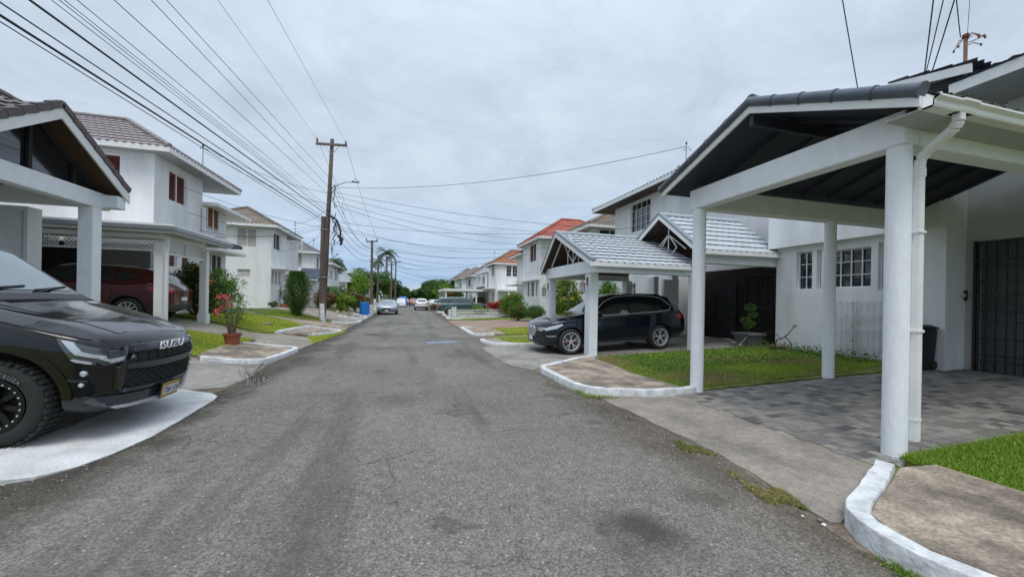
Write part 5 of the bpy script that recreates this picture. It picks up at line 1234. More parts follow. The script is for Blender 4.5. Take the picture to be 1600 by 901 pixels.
# ---- black pickup, nose towards the street (foreground left)
TR = dict(cat='pickup truck', L=5.27, W=1.88, wb=3.125, foh=.82, rt=.405, archk=1.13, archz=.05, paint=P_BLACK, cf=.24, cr=.05,
    zb=[(0, .40), (.12, .33), (.5, .31), (.9, .40), (1.4, .46), (4.5, .5), (5.27, .6)],
    belt=[(0, .86), (.05, 1.02), (.14, 1.085), (.5, 1.135), (1.35, 1.245), (2.0, 1.25), (3.6, 1.30), (3.7, 1.30), (5.27, 1.33)],
    roof=[(0, .90), (.05, 1.06), (.14, 1.135), (.5, 1.215), (.95, 1.27), (1.32, 1.31), (1.5, 1.40), (2.15, 1.80), (2.5, 1.87), (3.2, 1.87), (3.5, 1.80), (3.72, 1.34), (5.27, 1.35)],
    wroof=[(0, .66), (.3, .74), (1.3, .76), (2.15, .64), (3.2, .64), (3.6, .68), (3.8, .86), (5.27, .88)], plan=[(0, .86), (.08, .90), (.3, .96), (.7, 1.), (4.9, 1.), (5.27, .97)], ns=60)
FX, RXh = -3.77, -6.88
zF, zR = .08, .61
tp_ = math.asin((zR-zF)/3.125)
TR['cladm'] = P_BLACK
T = Car(TR, 'pickup_truck', 'black pickup truck with off-road tyres and a two bar black grille in the left foreground', ((FX+RXh)/2, 5.56, (zF+zR)/2), 0, -tp_)
XF = T.xf
T.wheels('offroad', RIMB, .25, .27, inset=-.005, let='ROADCRUZA')
T.side_kit([[(1.62, 1.31), (1.95, 1.32), (2.62, 1.33), (2.62, 1.78), (2.35, 1.77), (2.05, 1.66)], [(2.70, 1.33), (3.45, 1.36), (3.42, 1.55), (3.3, 1.72), (3.0, 1.78), (2.70, 1.78)]], seams=[[(1.45, .5), (1.42, 1.26)], [(2.66, .5), (2.66, 1.30)], [(3.5, .6), (3.5, 1.32)]], handles=[(2.35, 1.12), (3.15, 1.13)], cladding=.075)
T.patch([(-.62, 1.40), (.62, 1.40), (.52, 1.795), (-.52, 1.795)], 'x+', GLS, 'windscreen', .008, .07)
for s_ in (1, -1):
    # L shaped headlamp wrapped round the corner: front part and side part
    T.patch([(s_*.50, .905), (s_*.78, .86), (s_*.845, .94), (s_*.84, 1.035), (s_*.53, .985)], 'x+', LAMPD, 'headlight', .012, .05)
    ax = 'y+' if s_ > 0 else 'y-'
    T.patch([(XF-.20, .86), (XF-.17, 1.02), (XF-.36, 1.065), (XF-.50, 1.09), (XF-.36, .90)], ax, LAMPD, 'headlight', .012, .05)
    T.patch([(XF-.16, .925), (XF-.34, .955), (XF-.46, 1.08), (XF-.38, 1.07), (XF-.30, .985), (XF-.16, .955)], ax, LAMPW, 'running_light', .022, .05)
    T.patch([(XF-.22, .872), (XF-.32, .882), (XF-.36, .90), (XF-.34, .915), (XF-.30, .905), (XF-.22, .892)], ax, LAMPW, 'running_light', .022, .05)
    T.patch([(s_*.53, .925), (s_*.74, .885), (s_*.80, .92), (s_*.80, .955), (s_*.74, .92), (s_*.54, .955)], 'x+', LAMPW, 'running_light', .022, .05)
    T.strip([(XF-.22, .70), (XF-.32, .70), (XF-.36, .705)], .02, ax, GUN, 'bumper_crease', .012)
    for zc_, rr_ in ((.775, .028), (.66, .022)):
        k = MB(); p, n_, _ = T.cast((XF-.255, zc_), ax); k.lathe([(rr_, -.01), (rr_, .012), (rr_*.6, .018), (0, .02)], p, 14, axis='y')
        if s_ < 0: k.v = [(a, 2*p.y-b, c) for a, b, c in k.v]
        k.build('fog_light', LAMPW, T.r, local=True)
    T.patch([(XF-.12, .42), (XF-.18, .55), (XF-.28, .55), (XF-.36, .50), (XF-.34, .34), (XF-.2, .34)], ax, P_BLACK, 'lower_bumper', .02, .06)
    T.strip([(XF-.10, 1.075), (XF-.35, 1.105), (XF-.7, 1.15), (XF-1.1, 1.20), (XF-1.42, 1.235)], .012, ax, SEAM, 'bonnet_gap', .0015)
    T.strip([(XF-.52, 1.10), (XF-.56, 1.04)], .008, ax, SEAM, 'panel_gap', .0015)
    T.mirror(1.98, 1.30, s_, k=1.15)
# grille: black recess, gunmetal upper and lower frames, mesh, letters
T.patch([(-.52, .56), (.52, .56), (.60, .66), (.60, .90), (.54, 1.04), (-.54, 1.04), (-.60, .90), (-.60, .66)], 'x+', DARKIN, 'grille', .010, .06)
T.patch([(-.54, .985), (.54, .985), (.53, 1.055), (-.53, 1.055)], 'x+', GUN, 'grille_bar', .035, .06, th=.04)
T.patch([(-.60, .815), (-.30, .80), (.30, .80), (.60, .815), (.60, .865), (.30, .87), (-.30, .87), (-.60, .865)], 'x+', GUN, 'grille_bar', .045, .06, th=.05)
T.patch([(-.60, .56), (.60, .56), (.58, .60), (-.58, .60)], 'x+', GUN, 'grille_frame', .05, .06, th=.05)
for s_ in (1, -1):
    T.patch([(s_*.595, .57), (s_*.655, .60), (s_*.67, .84), (s_*.64, .90), (s_*.60, .88), (s_*.60, .66)], 'x+', GLOSSB, 'grille_frame', .03, .06, th=.05)
    T.patch([(s_*.54, .985), (s_*.60, .90), (s_*.64, .90), (s_*.58, 1.05)], 'x+', GLOSSB, 'grille_frame', .035, .06, th=.05)
for z in np.arange(.625, .80, .034):
    gm_ = MB()
    for y in np.arange(-.55, .55, .11):
        p, n_, _ = T.cast((y+(.055 if int(round((z-.625)/.034)) % 2 else 0), z), 'x+'); gm_.box(p.x+.008, p.x+.03, p.y+.006, p.y+.10, z-.006, z+.006)
    gm_.build('grille_mesh', PLAST, T.r, local=True)
for z in (.90, .925, .955):
    gm_ = MB()
    for y in np.arange(-.5, .5, .13): p, n_, _ = T.cast((y, z), 'x+'); gm_.box(p.x+.008, p.x+.028, p.y+.006, p.y+.12, z-.006, z+.006)
    gm_.build('grille_mesh', PLAST, T.r, local=True)
p, n_, _ = T.cast((0, 1.02), 'x+')
T.text('ISUZU', .135, (p.x+.046, 0, 1.02), (pi/2, 0, pi/2), LETW, 'badge', ext=.004, bold=.0012, sx=1.3)
# bumper beam and plate
T.patch([(-.74, .43), (.74, .43), (.82, .49), (.80, .535), (-.80, .535), (-.82, .49)], 'x+', GUN, 'lower_bumper', .035, .07, th=.06)
T.patch([(-.6, .395), (.6, .395), (.62, .425), (-.62, .425)], 'x+', ALU, 'skid_plate', .05, .07, th=.05)
p, n_, _ = T.cast((-.02, .50), 'x+'); px_ = p.x+.10
m = MB(); m.box(px_-.01, px_, -.18, .14, .41, .57); plt = m.build('number_plate', PLATEY, T.r, local=True)
m = MB(); m.box(px_+.0005, px_+.003, -.168, .128, .44, .54); m.build('plate_field', PLATEW, plt, local=True)
T.text('7261 LN', .094, (px_+.004, -.02, .489), (pi/2, 0, pi/2), INK, 'plate_number', par=plt, ext=.001, bold=.0008, sx=.84)
m = MB(); m.box(px_-.03, px_-.011, -.19, .15, .40, .58); m.build('plate_frame', GLOSSB, plt, local=True)
# bonnet creases (raised flanks), cowl and wipers
for s_ in (1, -1):
    T.strip([(XF-.25, s_*.44), (XF-.7, s_*.50), (XF-1.25, s_*.56)], .14, 'z', P_BLACK, 'bonnet_crease', .005)
T.patch([(XF-1.30, -.70), (XF-1.30, .70), (XF-1.42, .70), (XF-1.42, -.70)], 'z', PLAST, 'cowl', .006, .08)
for y0, y1, z0_, z1_ in ((-.52, .04, 1.405, 1.44), (.10, .60, 1.405, 1.44)):
    k = MB(); A = T.cast((y0, z0_), 'x+')[0]+Vector((.03, 0, .0)); B = T.cast((y1, z1_), 'x+')[0]+Vector((.03, 0, 0)); k.tube([A, (A+B)/2+Vector((.01, 0, 0)), B], .011, 8); C_ = T.cast(((y0+y1)/2-.28, 1.40), 'x+')[0]+Vector((.04, 0, -.03))
    k.tube([C_, (A+B)/2+Vector((.02, 0, .005))], .010, 8); k.build('wiper', PLAST, T.r, local=True)
# dark interior dashboard is implied by the glass; roof rails
T.done()

# ---- dark luxury SUV (nose towards the street, facing -X)
BM = dict(cat='car', L=4.92, W=1.98, wb=2.975, foh=.87, rt=.375, archk=1.10, archz=.01, paint=P_NAVY, cf=.22, cr=.14,
    zb=[(0, .30), (.15, .24), (.6, .22), (4.2, .24), (4.7, .32), (4.92, .42)],
    belt=[(0, .76), (.06, .86), (.2, .93), (.8, 1.0), (1.5, 1.06), (2.6, 1.10), (3.8, 1.16), (4.4, 1.22), (4.75, 1.15), (4.92, .98)],
    roof=[(0, .80), (.06, .90), (.2, .975), (.8, 1.085), (1.38, 1.15), (1.55, 1.23), (2.2, 1.62), (2.6, 1.72), (3.3, 1.745), (4.0, 1.71), (4.38, 1.63), (4.5, 1.54), (4.8, 1.20), (4.92, 1.02)],
    wroof=[(0, .62), (.4, .76), (1.4, .80), (2.2, .63), (3.2, .63), (4.2, .60), (4.5, .66), (4.92, .74)], plan=[(0, .84), (.1, .90), (.4, .97), (.9, 1.), (4.2, 1.), (4.7, .95), (4.92, .88)], ns=56)
B = Car(BM, 'suv', 'dark navy SUV with Y-spoke wheels parked nose out under the pale tiled carport', (6.02, 11.02, zt(6.02)+.02), pi, 0)
B.pitch = -math.atan(.039); XF = B.xf
B.wheels('ysplit', ALU, .265, .27, inset=.005)
WIN1 = [(1.72, 1.12), (2.2, 1.125), (2.80, 1.14), (2.80, 1.62), (2.45, 1.60), (2.15, 1.47)]
WIN2 = [(2.88, 1.145), (3.75, 1.175), (3.75, 1.60), (3.4, 1.64), (2.88, 1.63)]
WIN3 = [(3.82, 1.18), (4.20, 1.23), (4.28, 1.33), (4.05, 1.545), (3.82, 1.585)]
B.side_kit([WIN1, WIN2, WIN3], seams=[[(1.62, .36), (1.55, .7), (1.60, 1.07)], [(2.84, .36), (2.84, 1.12)], [(3.55, .60), (3.78, .85), (3.80, 1.15)], [(1.6, .36), (3.35, .37)]], handles=[(2.50, .96), (3.42, .99)],
    chrome=[[(1.62, 1.09), (2.2, 1.10), (2.84, 1.118), (3.8, 1.155), (4.22, 1.20), (4.33, 1.30), (4.30, 1.37), (4.08, 1.57), (3.75, 1.635), (3.3, 1.665), (2.85, 1.66), (2.45, 1.635), (2.1, 1.50), (1.7, 1.20)]], cladding=None)
for s_ in (1, -1):
    ax = 'y+' if s_ > 0 else 'y-'
    B.patch([(XF-.10, .74), (XF-.22, .82), (XF-.60, .90), (XF-.64, .86), (XF-.45, .77), (XF-.15, .71)], ax, LAMPW, 'headlight', .008, .05)
    B.patch([(s_*.34, .71), (s_*.66, .69), (s_*.80, .745), (s_*.82, .80), (s_*.60, .80), (s_*.35, .78)], 'x+', LAMPW, 'headlight', .008, .05)
    B.patch([(s_*.36, .725), (s_*.5, .715), (s_*.5, .765), (s_*.37, .765)], 'x+', LAMPD, 'headlight_lens', .014, .05)
    # kidney grille
    B.patch([(s_*.02, .52), (s_*.22, .53), (s_*.31, .62), (s_*.30, .76), (s_*.24, .815), (s_*.05, .815), (s_*.02, .78)], 'x+', CHROME, 'grille_frame', .02, .05, th=.03)
    B.patch([(s_*.04, .545), (s_*.21, .55), (s_*.285, .63), (s_*.275, .75), (s_*.23, .79), (s_*.06, .79), (s_*.04, .77)], 'x+', DARKIN, 'grille', .026, .05)
    k = MB()
    for y in np.arange(.06, .28, .028): p, _, _ = B.cast((s_*y, .67), 'x+'); k.box(p.x+.02, p.x+.042, p.y-.005, p.y+.005, .56, .78)
    k.build('grille_slats', ALU, B.r, local=True)
    B.patch([(s_*.55, .36), (s_*.78, .38), (s_*.82, .50), (s_*.70, .54), (s_*.55, .46)], 'x+', PLAST, 'air_intake', .006, .06)
    B.strip([(XF-.16, .56), (XF-.30, .545), (XF-.42, .56)], .02, ax, ALU, 'bumper_fin', .012)
    B.patch([(XF-4.86, .92), (XF-4.50, .95), (XF-4.42, 1.02), (XF-4.55, 1.09), (XF-4.84, 1.08)], ax, LAMPR, 'tail_light', .008, .06)
    B.strip([(XF-.95+.0, .34), (XF-1.4, .33)], .0, ax, PLAST, 'x', 0) if 0 else None
    B.strip([(XF-1.35, .30), (XF-2.2, .30), (XF-3.35, .31)], .045, ax, mat('silver_sill', (.25, .26, .3), .25, .8), 'sill_trim', .014)
    B.strip([(XF-.85, .93), (XF-1.3, .945), (XF-1.62, .95)], .02, ax, P_NAVY, 'crease', .008)
    B.mirror(1.80, 1.10, s_)
    B.strip([(XF-2.35, s_*.60), (XF-3.2, s_*.615), (XF-4.1, s_*.60)], .03, 'z', GLOSSB, 'roof_rail', .03)
B.patch([(-.50, .34), (.50, .34), (.46, .47), (-.46, .47)], 'x+', PLAST, 'air_intake', .006, .06)
B.patch([(-.66, 1.205), (.66, 1.205), (.53, 1.60), (-.53, 1.60)], 'x+', glassmat('dark_windscreen_glass', (.05, .06, .07), .04), 'windscreen', .006, .07)
B.patch([(-.58, 1.26), (.58, 1.26), (.52, 1.52), (-.52, 1.52)], 'x-', GL, 'rear_window', .006, .07)
p, _, _ = B.cast((0, .5), 'x+'); m = MB(); m.box(p.x+.03, p.x+.045, -.16, .16, .40, .52); pl_ = m.build('number_plate', PLATEW, B.r, local=True)
B.done()

# ---- generic tables
def gen(L, W, H, wb, foh, rt, pt_, kind='suv', cat='car'):
    k = H/1.70; f = L/4.5
    if kind == 'suv':
        belt = [(0, .76), (.06, .88), (.2, .94), (.9*f, 1.02), (1.5*f, 1.08), (3.4*f, 1.14), (4.1*f, 1.2), (4.4*f, 1.12), (L, .95)]
        rf = [(0, .80), (.06, .92), (.2, .98), (.9*f, 1.07), (1.15*f, 1.12), (1.85*f, 1.58), (2.2*f, 1.67), (3.2*f, 1.68), (3.85*f, 1.62), (4.05*f, 1.52), (4.38*f, 1.14), (L, 1.0)]
    else:
        belt = [(0, .80), (.06, .90), (.2, .97), (.9*f, 1.06), (1.5*f, 1.12), (3.4*f, 1.18), (4.1*f, 1.20), (L, 1.05)]
        rf = [(0, .82), (.06, .93), (.2, 1.0), (.9*f, 1.11), (1.2*f, 1.19), (1.85*f, 1.60), (2.1*f, 1.67), (2.9*f, 1.68), (3.55*f, 1.42), (3.85*f, 1.26), (4.35*f, 1.22), (L, 1.08)]
    wr = [(0, .62), (.4, .74), (1.1*f, .76), (1.85*f, .58), (3.2*f, .57), (4.0*f, .60), (L, .68)]
    return dict(cat=cat, L=L, W=W, wb=wb, foh=foh, rt=rt, archk=1.10, archz=.01, paint=pt_, cf=.2, cr=.16,
        zb=[(0, .32*k), (.15, .24), (L-.5, .25), (L, .42)], belt=[(a, b*k) for a, b in belt], roof=[(a, b*k) for a, b in rf], wroof=[(a, b*W/1.85) for a, b in wr], plan=[(0, .84), (.1, .90), (.4, .97), (.9, 1.), (L-.8, 1.), (L-.2, .94), (L, .86)], ns=40)
def std_kit(c, clad=None, kind='suv', plate=None, sides=(1, -1)):
    f = c.L/4.5; k = max(p[1] for p in c.S['roof'])/1.68; X_ = c.xf
    if kind == 'suv':
        wins = [[(1.5*f, 1.12*k), (2.35*f, 1.15*k), (2.35*f, 1.58*k), (2.05*f, 1.54*k), (1.8*f, 1.40*k)], [(2.42*f, 1.15*k), (3.2*f, 1.18*k), (3.15*f, 1.56*k), (2.42*f, 1.585*k)], [(3.27*f, 1.19*k), (3.72*f, 1.25*k), (3.6*f, 1.42*k), (3.25*f, 1.53*k)]]
    else:
        wins = [[(1.5*f, 1.17*k), (2.35*f, 1.20*k), (2.35*f, 1.57*k), (2.05*f, 1.52*k), (1.8*f, 1.38*k)], [(2.42*f, 1.20*k), (3.35*f, 1.23*k), (3.1*f, 1.44*k), (2.9*f, 1.55*k), (2.42*f, 1.58*k)]]
    c.side_kit(wins, seams=[[(1.42*f, .4), (1.40*f, 1.05*k)], [(2.38*f, .4), (2.38*f, 1.12*k)], [(3.2*f, .7*k), (3.25*f, 1.15*k)]], handles=[(2.05*f, .98*k), (2.9*f, 1.0*k)], cladding=clad, sides=sides)
    for s_ in (1, -1):
        ax = 'y+' if s_ > 0 else 'y-'
        c.patch([(s_*.36, .68*k), (s_*.70, .70*k), (s_*.80, .80*k), (s_*.42, .76*k)], 'x+', LAMPW, 'headlight', .01, .06)
        c.patch([(X_-.12, .72*k), (X_-.50, .84*k), (X_-.52, .79*k), (X_-.2, .69*k)], ax, LAMPW, 'headlight', .008, .06)
        zt0, zt1 = (.92*k, 1.08*k)
        c.patch([(s_*.45, zt0), (s_*.80, zt0-.02), (s_*.80, zt1-.03), (s_*.55, zt1-.04)], 'x-', LAMPR, 'tail_light', .01, .06)
        c.patch([(X_-c.L+.10, zt0), (X_-c.L+.45, zt0+.03), (X_-c.L+.5, zt1), (X_-c.L+.15, zt1)], ax, LAMPR, 'tail_light', .008, .06)
        c.mirror(1.6*f, 1.1*k, s_)
    c.patch([(-.34, .52*k), (.34, .52*k), (.36, .74*k), (-.36, .74*k)], 'x+', DARKIN, 'grille', .01, .07)
    c.patch([(-.58, 1.19*k), (.58, 1.19*k), (.50, 1.54*k), (-.50, 1.54*k)], 'x+', GLS, 'windscreen', .006, .08)
    c.patch([(-.56, 1.2*k), (.56, 1.2*k), (.48, 1.48*k), (-.48, 1.48*k)] if kind == 'suv' else [(-.5, 1.30*k), (.5, 1.30*k), (.42, 1.56*k), (-.42, 1.56*k)], 'x-', GL, 'rear_window', .006, .08)
    c.patch([(-.74, .34), (.74, .34), (.7, .46), (-.7, .46)], 'x+', PLAST, 'lower_bumper', .008, .08)
    c.patch([(-.76, .40), (.76, .40), (.72, .56*k), (-.72, .56*k)], 'x-', PLAST, 'lower_bumper', .008, .08)
    for ax, sg in (('x+', 1), ('x-', -1)):
        z = (.47 if sg > 0 else .74)*k
        p, _, _ = c.cast((0, z), ax); m = MB(); m.box(min(p.x, p.x+sg*.03), max(p.x, p.x+sg*.03), -.15, .15, z-.055, z+.055); m.build('number_plate', PLATEW, c.r, local=True)
# dark red SUV, tail towards the street (facing -X) under the lattice carport
RS = gen(4.48, 1.85, 1.66, 2.67, .9, .36, P_RED)
c = Car(RS, 'suv', 'dark red SUV seen from its tail under the lattice carport on the left', (-9.05, 13.95, .76), pi+radians(2), 0); std_kit(c, clad=.06)
for s_ in (1, -1):
    ax = 'y+' if s_ > 0 else 'y-'
    c.patch([(c.xf-3.95, .40), (c.xf-4.05, .58), (c.xf-4.40, .58), (c.xf-4.38, .42)], ax, PLAST, 'bumper_cladding', .012, .08)
    c.strip([(c.xf-3.98, .80), (c.xf-4.1, .70), (c.xf-4.35, .68)], .03, ax, P_RED, 'crease', .012)
    c.strip([(c.xf-1.9, s_*.56), (c.xf-3.6, s_*.54)], .03, 'z', ALU, 'roof_rail', .03)
c.wheels('multi', ALU, .235, .23); k = MB(); k.tube([(c.xf-3.7, .0, 1.66), (c.xf-3.9, 0, 1.86)], .008, 6); k.build('antenna', PLAST, c.r, local=True); c.pitch = .03; c.done()
# silver sedan facing the camera
HS = gen(4.65, 1.86, 1.44, 2.70, .95, .33, P_SILV, 'sedan')
c = Car(HS, 'sedan', 'silver blue sedan facing the camera on the left side of the road', (-2.02, 39.0, .01), -pi/2, 0); std_kit(c, kind='sedan')
c.patch([(-.62, .60), (.62, .60), (.5, .66), (0, .70), (-.5, .66)], 'x+', CHROME, 'grille_bar', .02, .06)
for s_ in (1, -1): c.patch([(s_*.5, .33), (s_*.80, .36), (s_*.80, .48), (s_*.6, .46)], 'x+', DARKIN, 'air_intake', .012, .06)
c.wheels('multi', ALU, .22, .21); c.done()
# white compact SUV seen from behind
WS = gen(4.35, 1.8, 1.62, 2.6, .85, .34, P_WHITE)
c = Car(WS, 'suv', 'white compact SUV seen from behind in the road, right of the middle', (1.55, 53.5, .01), pi/2, 0); std_kit(c, clad=.05); c.wheels('multi', ALU, .22, .21); wsuv = c.done()
# white sedan parked across the verge
WC = gen(4.6, 1.8, 1.45, 2.68, .92, .33, P_WHITE, 'sedan')
c = Car(WC, 'sedan', 'white sedan parked across the verge behind the white compact SUV', (3.9, 58.5, .05), radians(35), 0); std_kit(c, kind='sedan'); c.wheels('multi', ALU, .22, .21); c.done()
# faded red cars far away, dark SUV in the flat carport
PK = gen(4.3, 1.75, 1.6, 2.55, .85, .33, P_PINK)
c = Car(PK, 'suv', 'faded red hatchback far down the road, left of the white compact SUV', (.75, 82, .01), pi/2, 0); std_kit(c); c.wheels('multi', ALU, .22, .21); pk = c.done()
q = copy_tree(pk); q.location = (2.6, 77, .01); q['label'] = 'faded red car far away, mostly hidden by the white compact SUV'
q = copy_tree(wsuv); q.location = (-1.0, 108, .01); q['label'] = 'tiny pale car at the far end of the road'
DS = gen(4.5, 1.85, 1.75, 2.6, .8, .38, P_BLACK)
c = Car(DS, 'suv', 'black SUV with a spare wheel on its tail under the flat white carport', (8.9, 50.8, .2), pi/2, 0); std_kit(c); c.wheels('multi', ALU, .24, .22)
k = MB(); k.lathe([(.34, 0), (.36, -.06), (.36, -.14), (.33, -.2), (.0, -.2)], (-c.L+c.xf, 0, .95), 28, axis='x'); k.build('spare_wheel', RUBBER, c.r, local=True); c.done()
# green pickup with canopy, nose to +X
GP = dict(TR); GP.update(L=5.0, W=1.8, wb=3.0, foh=.85, rt=.37, paint=P_GREEN, archk=1.08, archz=.02, cf=.2,
    belt=[(0, .80), (.05, .92), (.14, .98), (.5, 1.02), (1.25, 1.10), (5.0, 1.14)],
    roof=[(0, .82), (.05, .94), (.14, 1.02), (.5, 1.08), (1.25, 1.16), (1.4, 1.24), (1.95, 1.68), (2.3, 1.76), (3.2, 1.77), (3.4, 1.78), (4.7, 1.77), (4.85, 1.6), (4.97, 1.2), (5.0, 1.1)],
    wroof=[(0, .66), (.3, .74), (1.25, .76), (2.0, .62), (3.2, .62), (4.8, .64), (5.0, .72)], zb=[(0, .42), (.5, .35), (4.5, .42), (5.0, .5)], ns=50)
c = Car(GP, 'pickup_truck', 'dark green pickup with a rear canopy parked behind the low white fence', (5.35, 38.4, .04), 0, .03)
c.side_kit([[(1.5, 1.17), (2.3, 1.19), (2.3, 1.66), (2.0, 1.63), (1.75, 1.45)], [(2.38, 1.19), (3.15, 1.2), (3.12, 1.67), (2.38, 1.67)], [(3.4, 1.22), (4.7, 1.22), (4.6, 1.66), (3.4, 1.68)]], seams=[[(1.35, .5), (1.35, 1.1)], [(2.34, .45), (2.34, 1.15)], [(3.25, .5), (3.25, 1.7)]], handles=[(2.0, 1.0), (2.9, 1.0)], cladding=None)
for s_ in (1, -1):
    ax = 'y+' if s_ > 0 else 'y-'
    c.S['cladm'] = GUN
    for hx in (c.S['foh'], c.S['foh']+c.S['wb']):
        ra = .41; P = [(c.xf-(hx+(ra+.10)*cos(t)), .39+(ra+.10)*sin(t)) for t in np.linspace(0, pi, 20)]+[(c.xf-(hx+(ra+.01)*cos(t)), .39+(ra+.01)*sin(t)) for t in np.linspace(pi, 0, 20)]
        c.patch(P, ax, mat('silver_flare', (.35, .37, .4), .3, .5), 'wheel_arch', .02, .12, th=.03)
    c.patch([(c.xf-4.98, .82), (c.xf-4.72, .82), (c.xf-4.72, 1.06), (c.xf-4.95, 1.06)], ax, LAMPR, 'tail_light', .01, .08)
    c.patch([(s_*.62, .8), (s_*.80, .8), (s_*.78, 1.06), (s_*.62, 1.06)], 'x-', LAMPR, 'tail_light', .01, .08)
    c.mirror(1.6, 1.2, s_)
c.patch([(-.6, 1.22), (.6, 1.22), (.5, 1.66), (-.5, 1.66)], 'x+', GLS, 'windscreen', .006, .08)
c.patch([(-.55, 1.2), (.55, 1.2), (.5, 1.6), (-.5, 1.6)], 'x-', GL, 'rear_window', .006, .08)
c.strip([(c.xf-4.96, -.8), (c.xf-4.96, .8)], .1, 'z', CHROME, 'rear_bumper', .01) if 0 else None
m = MB(); m.box(c.xf-5.12, c.xf-4.98, -.8, .8, .48, .62); m.build('rear_bumper', PLAST, c.r, local=True)
c.wheels('multi', ALU, .24, .23); c.done()
# covered cars: cloth over a car form, with folds
def covered(label, L, W, H, loc, rz, m, name='covered_car'):
    S = gen(L, W, H, L*.58, .85, .33, m); c = Car(S, name, label, loc, rz, 0)
    b = bmesh.new(); me = c.body_o.data
    # rebuild as a draped sheet: use the uncut body form, drop the skirt and ripple it
    mm = MB(); nx, nt_ = 46, 30; vs = []
    for i in range(nx+1):
        for j in range(nt_+1):
            x = -L/2-.05+(L+.1)*i/nx; t = -1+2*j/nt_; y = t*(W/2+.04)
            h = c.bvh.ray_cast(Vector((min(max(x, -L/2+.02), L/2-.02), y*.93, 4)), Vector((0, 0, -1)))
            z = h[0].z+.03 if h[0] is not None else .7
            if abs(t) > .93 or i in (0, nx): z = .16+.05*sin(x*9)
            r_ = .02*sin(x*11+z*3)*sin(z*5)+random.uniform(-.008, .008)
            vs.append((x+(.03*sin(y*13) if i in (0, 1, nx-1, nx) else 0), y*(1+r_), z))
    mm.add(vs, [(i*(nt_+1)+j, i*(nt_+1)+j+1, (i+1)*(nt_+1)+j+1, (i+1)*(nt_+1)+j) for i in range(nx) for j in range(nt_)])
    mm.build('cover', m, c.r, smooth=60, local=True)
    bpy.data.objects.remove(c.body_o); c.wheels('multi', RIMB, .22, .2, sides=(1, -1)); return c.done()
covered('car hidden under a white cloth cover parked on the left behind the silver sedan', 4.4, 1.85, 1.6, (-1.55, 74, .01), -pi/2, mat('white_cover_cloth', (.66, .68, .72), .8, var=.08, vscale=3))
covered('vehicle under a blue tarpaulin directly behind the white covered car', 4.6, 2.0, 2.0, (-1.35, 82, .01), -pi/2, mat('blue_tarpaulin', (.03, .12, .38), .5, var=.15, vscale=3))
# ================================================================== plants
def bush(name, label, cat, c, r, n, size, lm, flowers=None, stem=True, clumps=26, group=None, asp=.5, cr=.34, seed=None, trunk_r=.03, up=.4):
    """c = ground point, r=(rx,ry,h)"""
    rt_ = root(name, label, cat, c, group=group)
    cc = (c[0], c[1], c[2]+r[2]*.55); P, D, k = blob_points(cc, (r[0], r[1], r[2]*.5), n, clumps, seed=seed, cr=cr)
    P[:, 2] = np.maximum(P[:, 2], c[2]+.03+RNG.uniform(0, .08, len(P)))
    lms = lm if isinstance(lm, (list, tuple)) else [lm]; mi = (RNG.random(n)**1.6*len(lms)).astype(int) if len(lms) > 1 else None
    me = leaf_mesh('foliage', P, np.full(n, size), lms, asp, mi, up, D); link('foliage', me, rt_)
    if stem:
        m = MB(); rd = random.Random(int(abs(c[0])*100))
        for i in range(6):
            q = P[rd.randrange(len(P))]; m.tube([(c[0]+rd.uniform(-.06, .06), c[1]+rd.uniform(-.06, .06), c[2]-.03), ((c[0]+q[0])/2, (c[1]+q[1])/2, c[2]+(q[2]-c[2])*.5), (q[0], q[1], q[2])], [trunk_r, trunk_r*.7, trunk_r*.3], 6)
        m.build('stem', BARK, rt_)
    if flowers:
        fm, fn, fs = flowers; F, FD, _ = blob_points(cc, (r[0]*1.03, r[1]*1.03, r[2]*.52), fn, clumps, seed=seed, cr=cr)
        F = F[:fn]; pts = np.repeat(F, 5, 0)+RNG.normal(size=(len(F)*5, 3))*fs*.35
        link('flowers', leaf_mesh('flowers', pts, np.full(len(pts), fs), [fm], .8), rt_)
    return rt_
def Z(x, y=0, d=.03): return (x, y, zt(x)+d)
# right
bush('hedge', 'tall green hedge with red tips beside the white wall of the red roofed house', 'hedge', Z(8.0, 29.2), (1.2, 1.1, 2.0), 16000, .09, [LEAFB, LEAFG], (LEAFR, 160, .08), seed=1, clumps=110, cr=.24)
bush('bush', 'rounded bush with red flowers in front of the tall hedge', 'bush', Z(7.4, 25.6), (.85, .8, 1.15), 9000, .07, [LEAFG, LEAFM], (LEAFR, 130, .07), seed=2, clumps=80, cr=.26)
bush('bush', 'low rounded dark green bush nearest the nose of the dark SUV', 'bush', Z(8.4, 25.0), (1.0, .9, 1.05), 9000, .065, [LEAFG, LEAFM], (LEAFC, 30, .06), seed=3, clumps=80, cr=.26)
bush('bush', 'yellow flowering bush seen through the tiled carport', 'bush', Z(7.3, 17.2), (.85, .8, 2.5), 6500, .12, [LEAFG, LEAFY], (PETALY, 60, .13), seed=4, clumps=30)
bush('hedge', 'dark green hedge beyond the roof of the dark SUV', 'hedge', Z(9.4, 16.6), (1.2, .9, 2.45), 7000, .11, [LEAFG, LEAFB], seed=5, clumps=36)
bush('bush', 'bright red cordyline bush behind the low white fence', 'bush', Z(8.6, 36), (1.3, .6, 1.3), 1400, .38, [LEAFR], seed=6, clumps=20, asp=.22, up=1.5)
bush('bush', 'yellow green shrub beside the red cordyline', 'bush', Z(7.0, 37.0), (1.0, .8, .9), 1800, .2, [LEAFY, LEAFB], seed=7, clumps=18)
bush('bush', 'low dark bush beside the road behind the white sedan', 'bush', (3.4, 50.5, .0), (.9, .8, .9), 1500, .14, [LEAFC, LEAFM], seed=8)
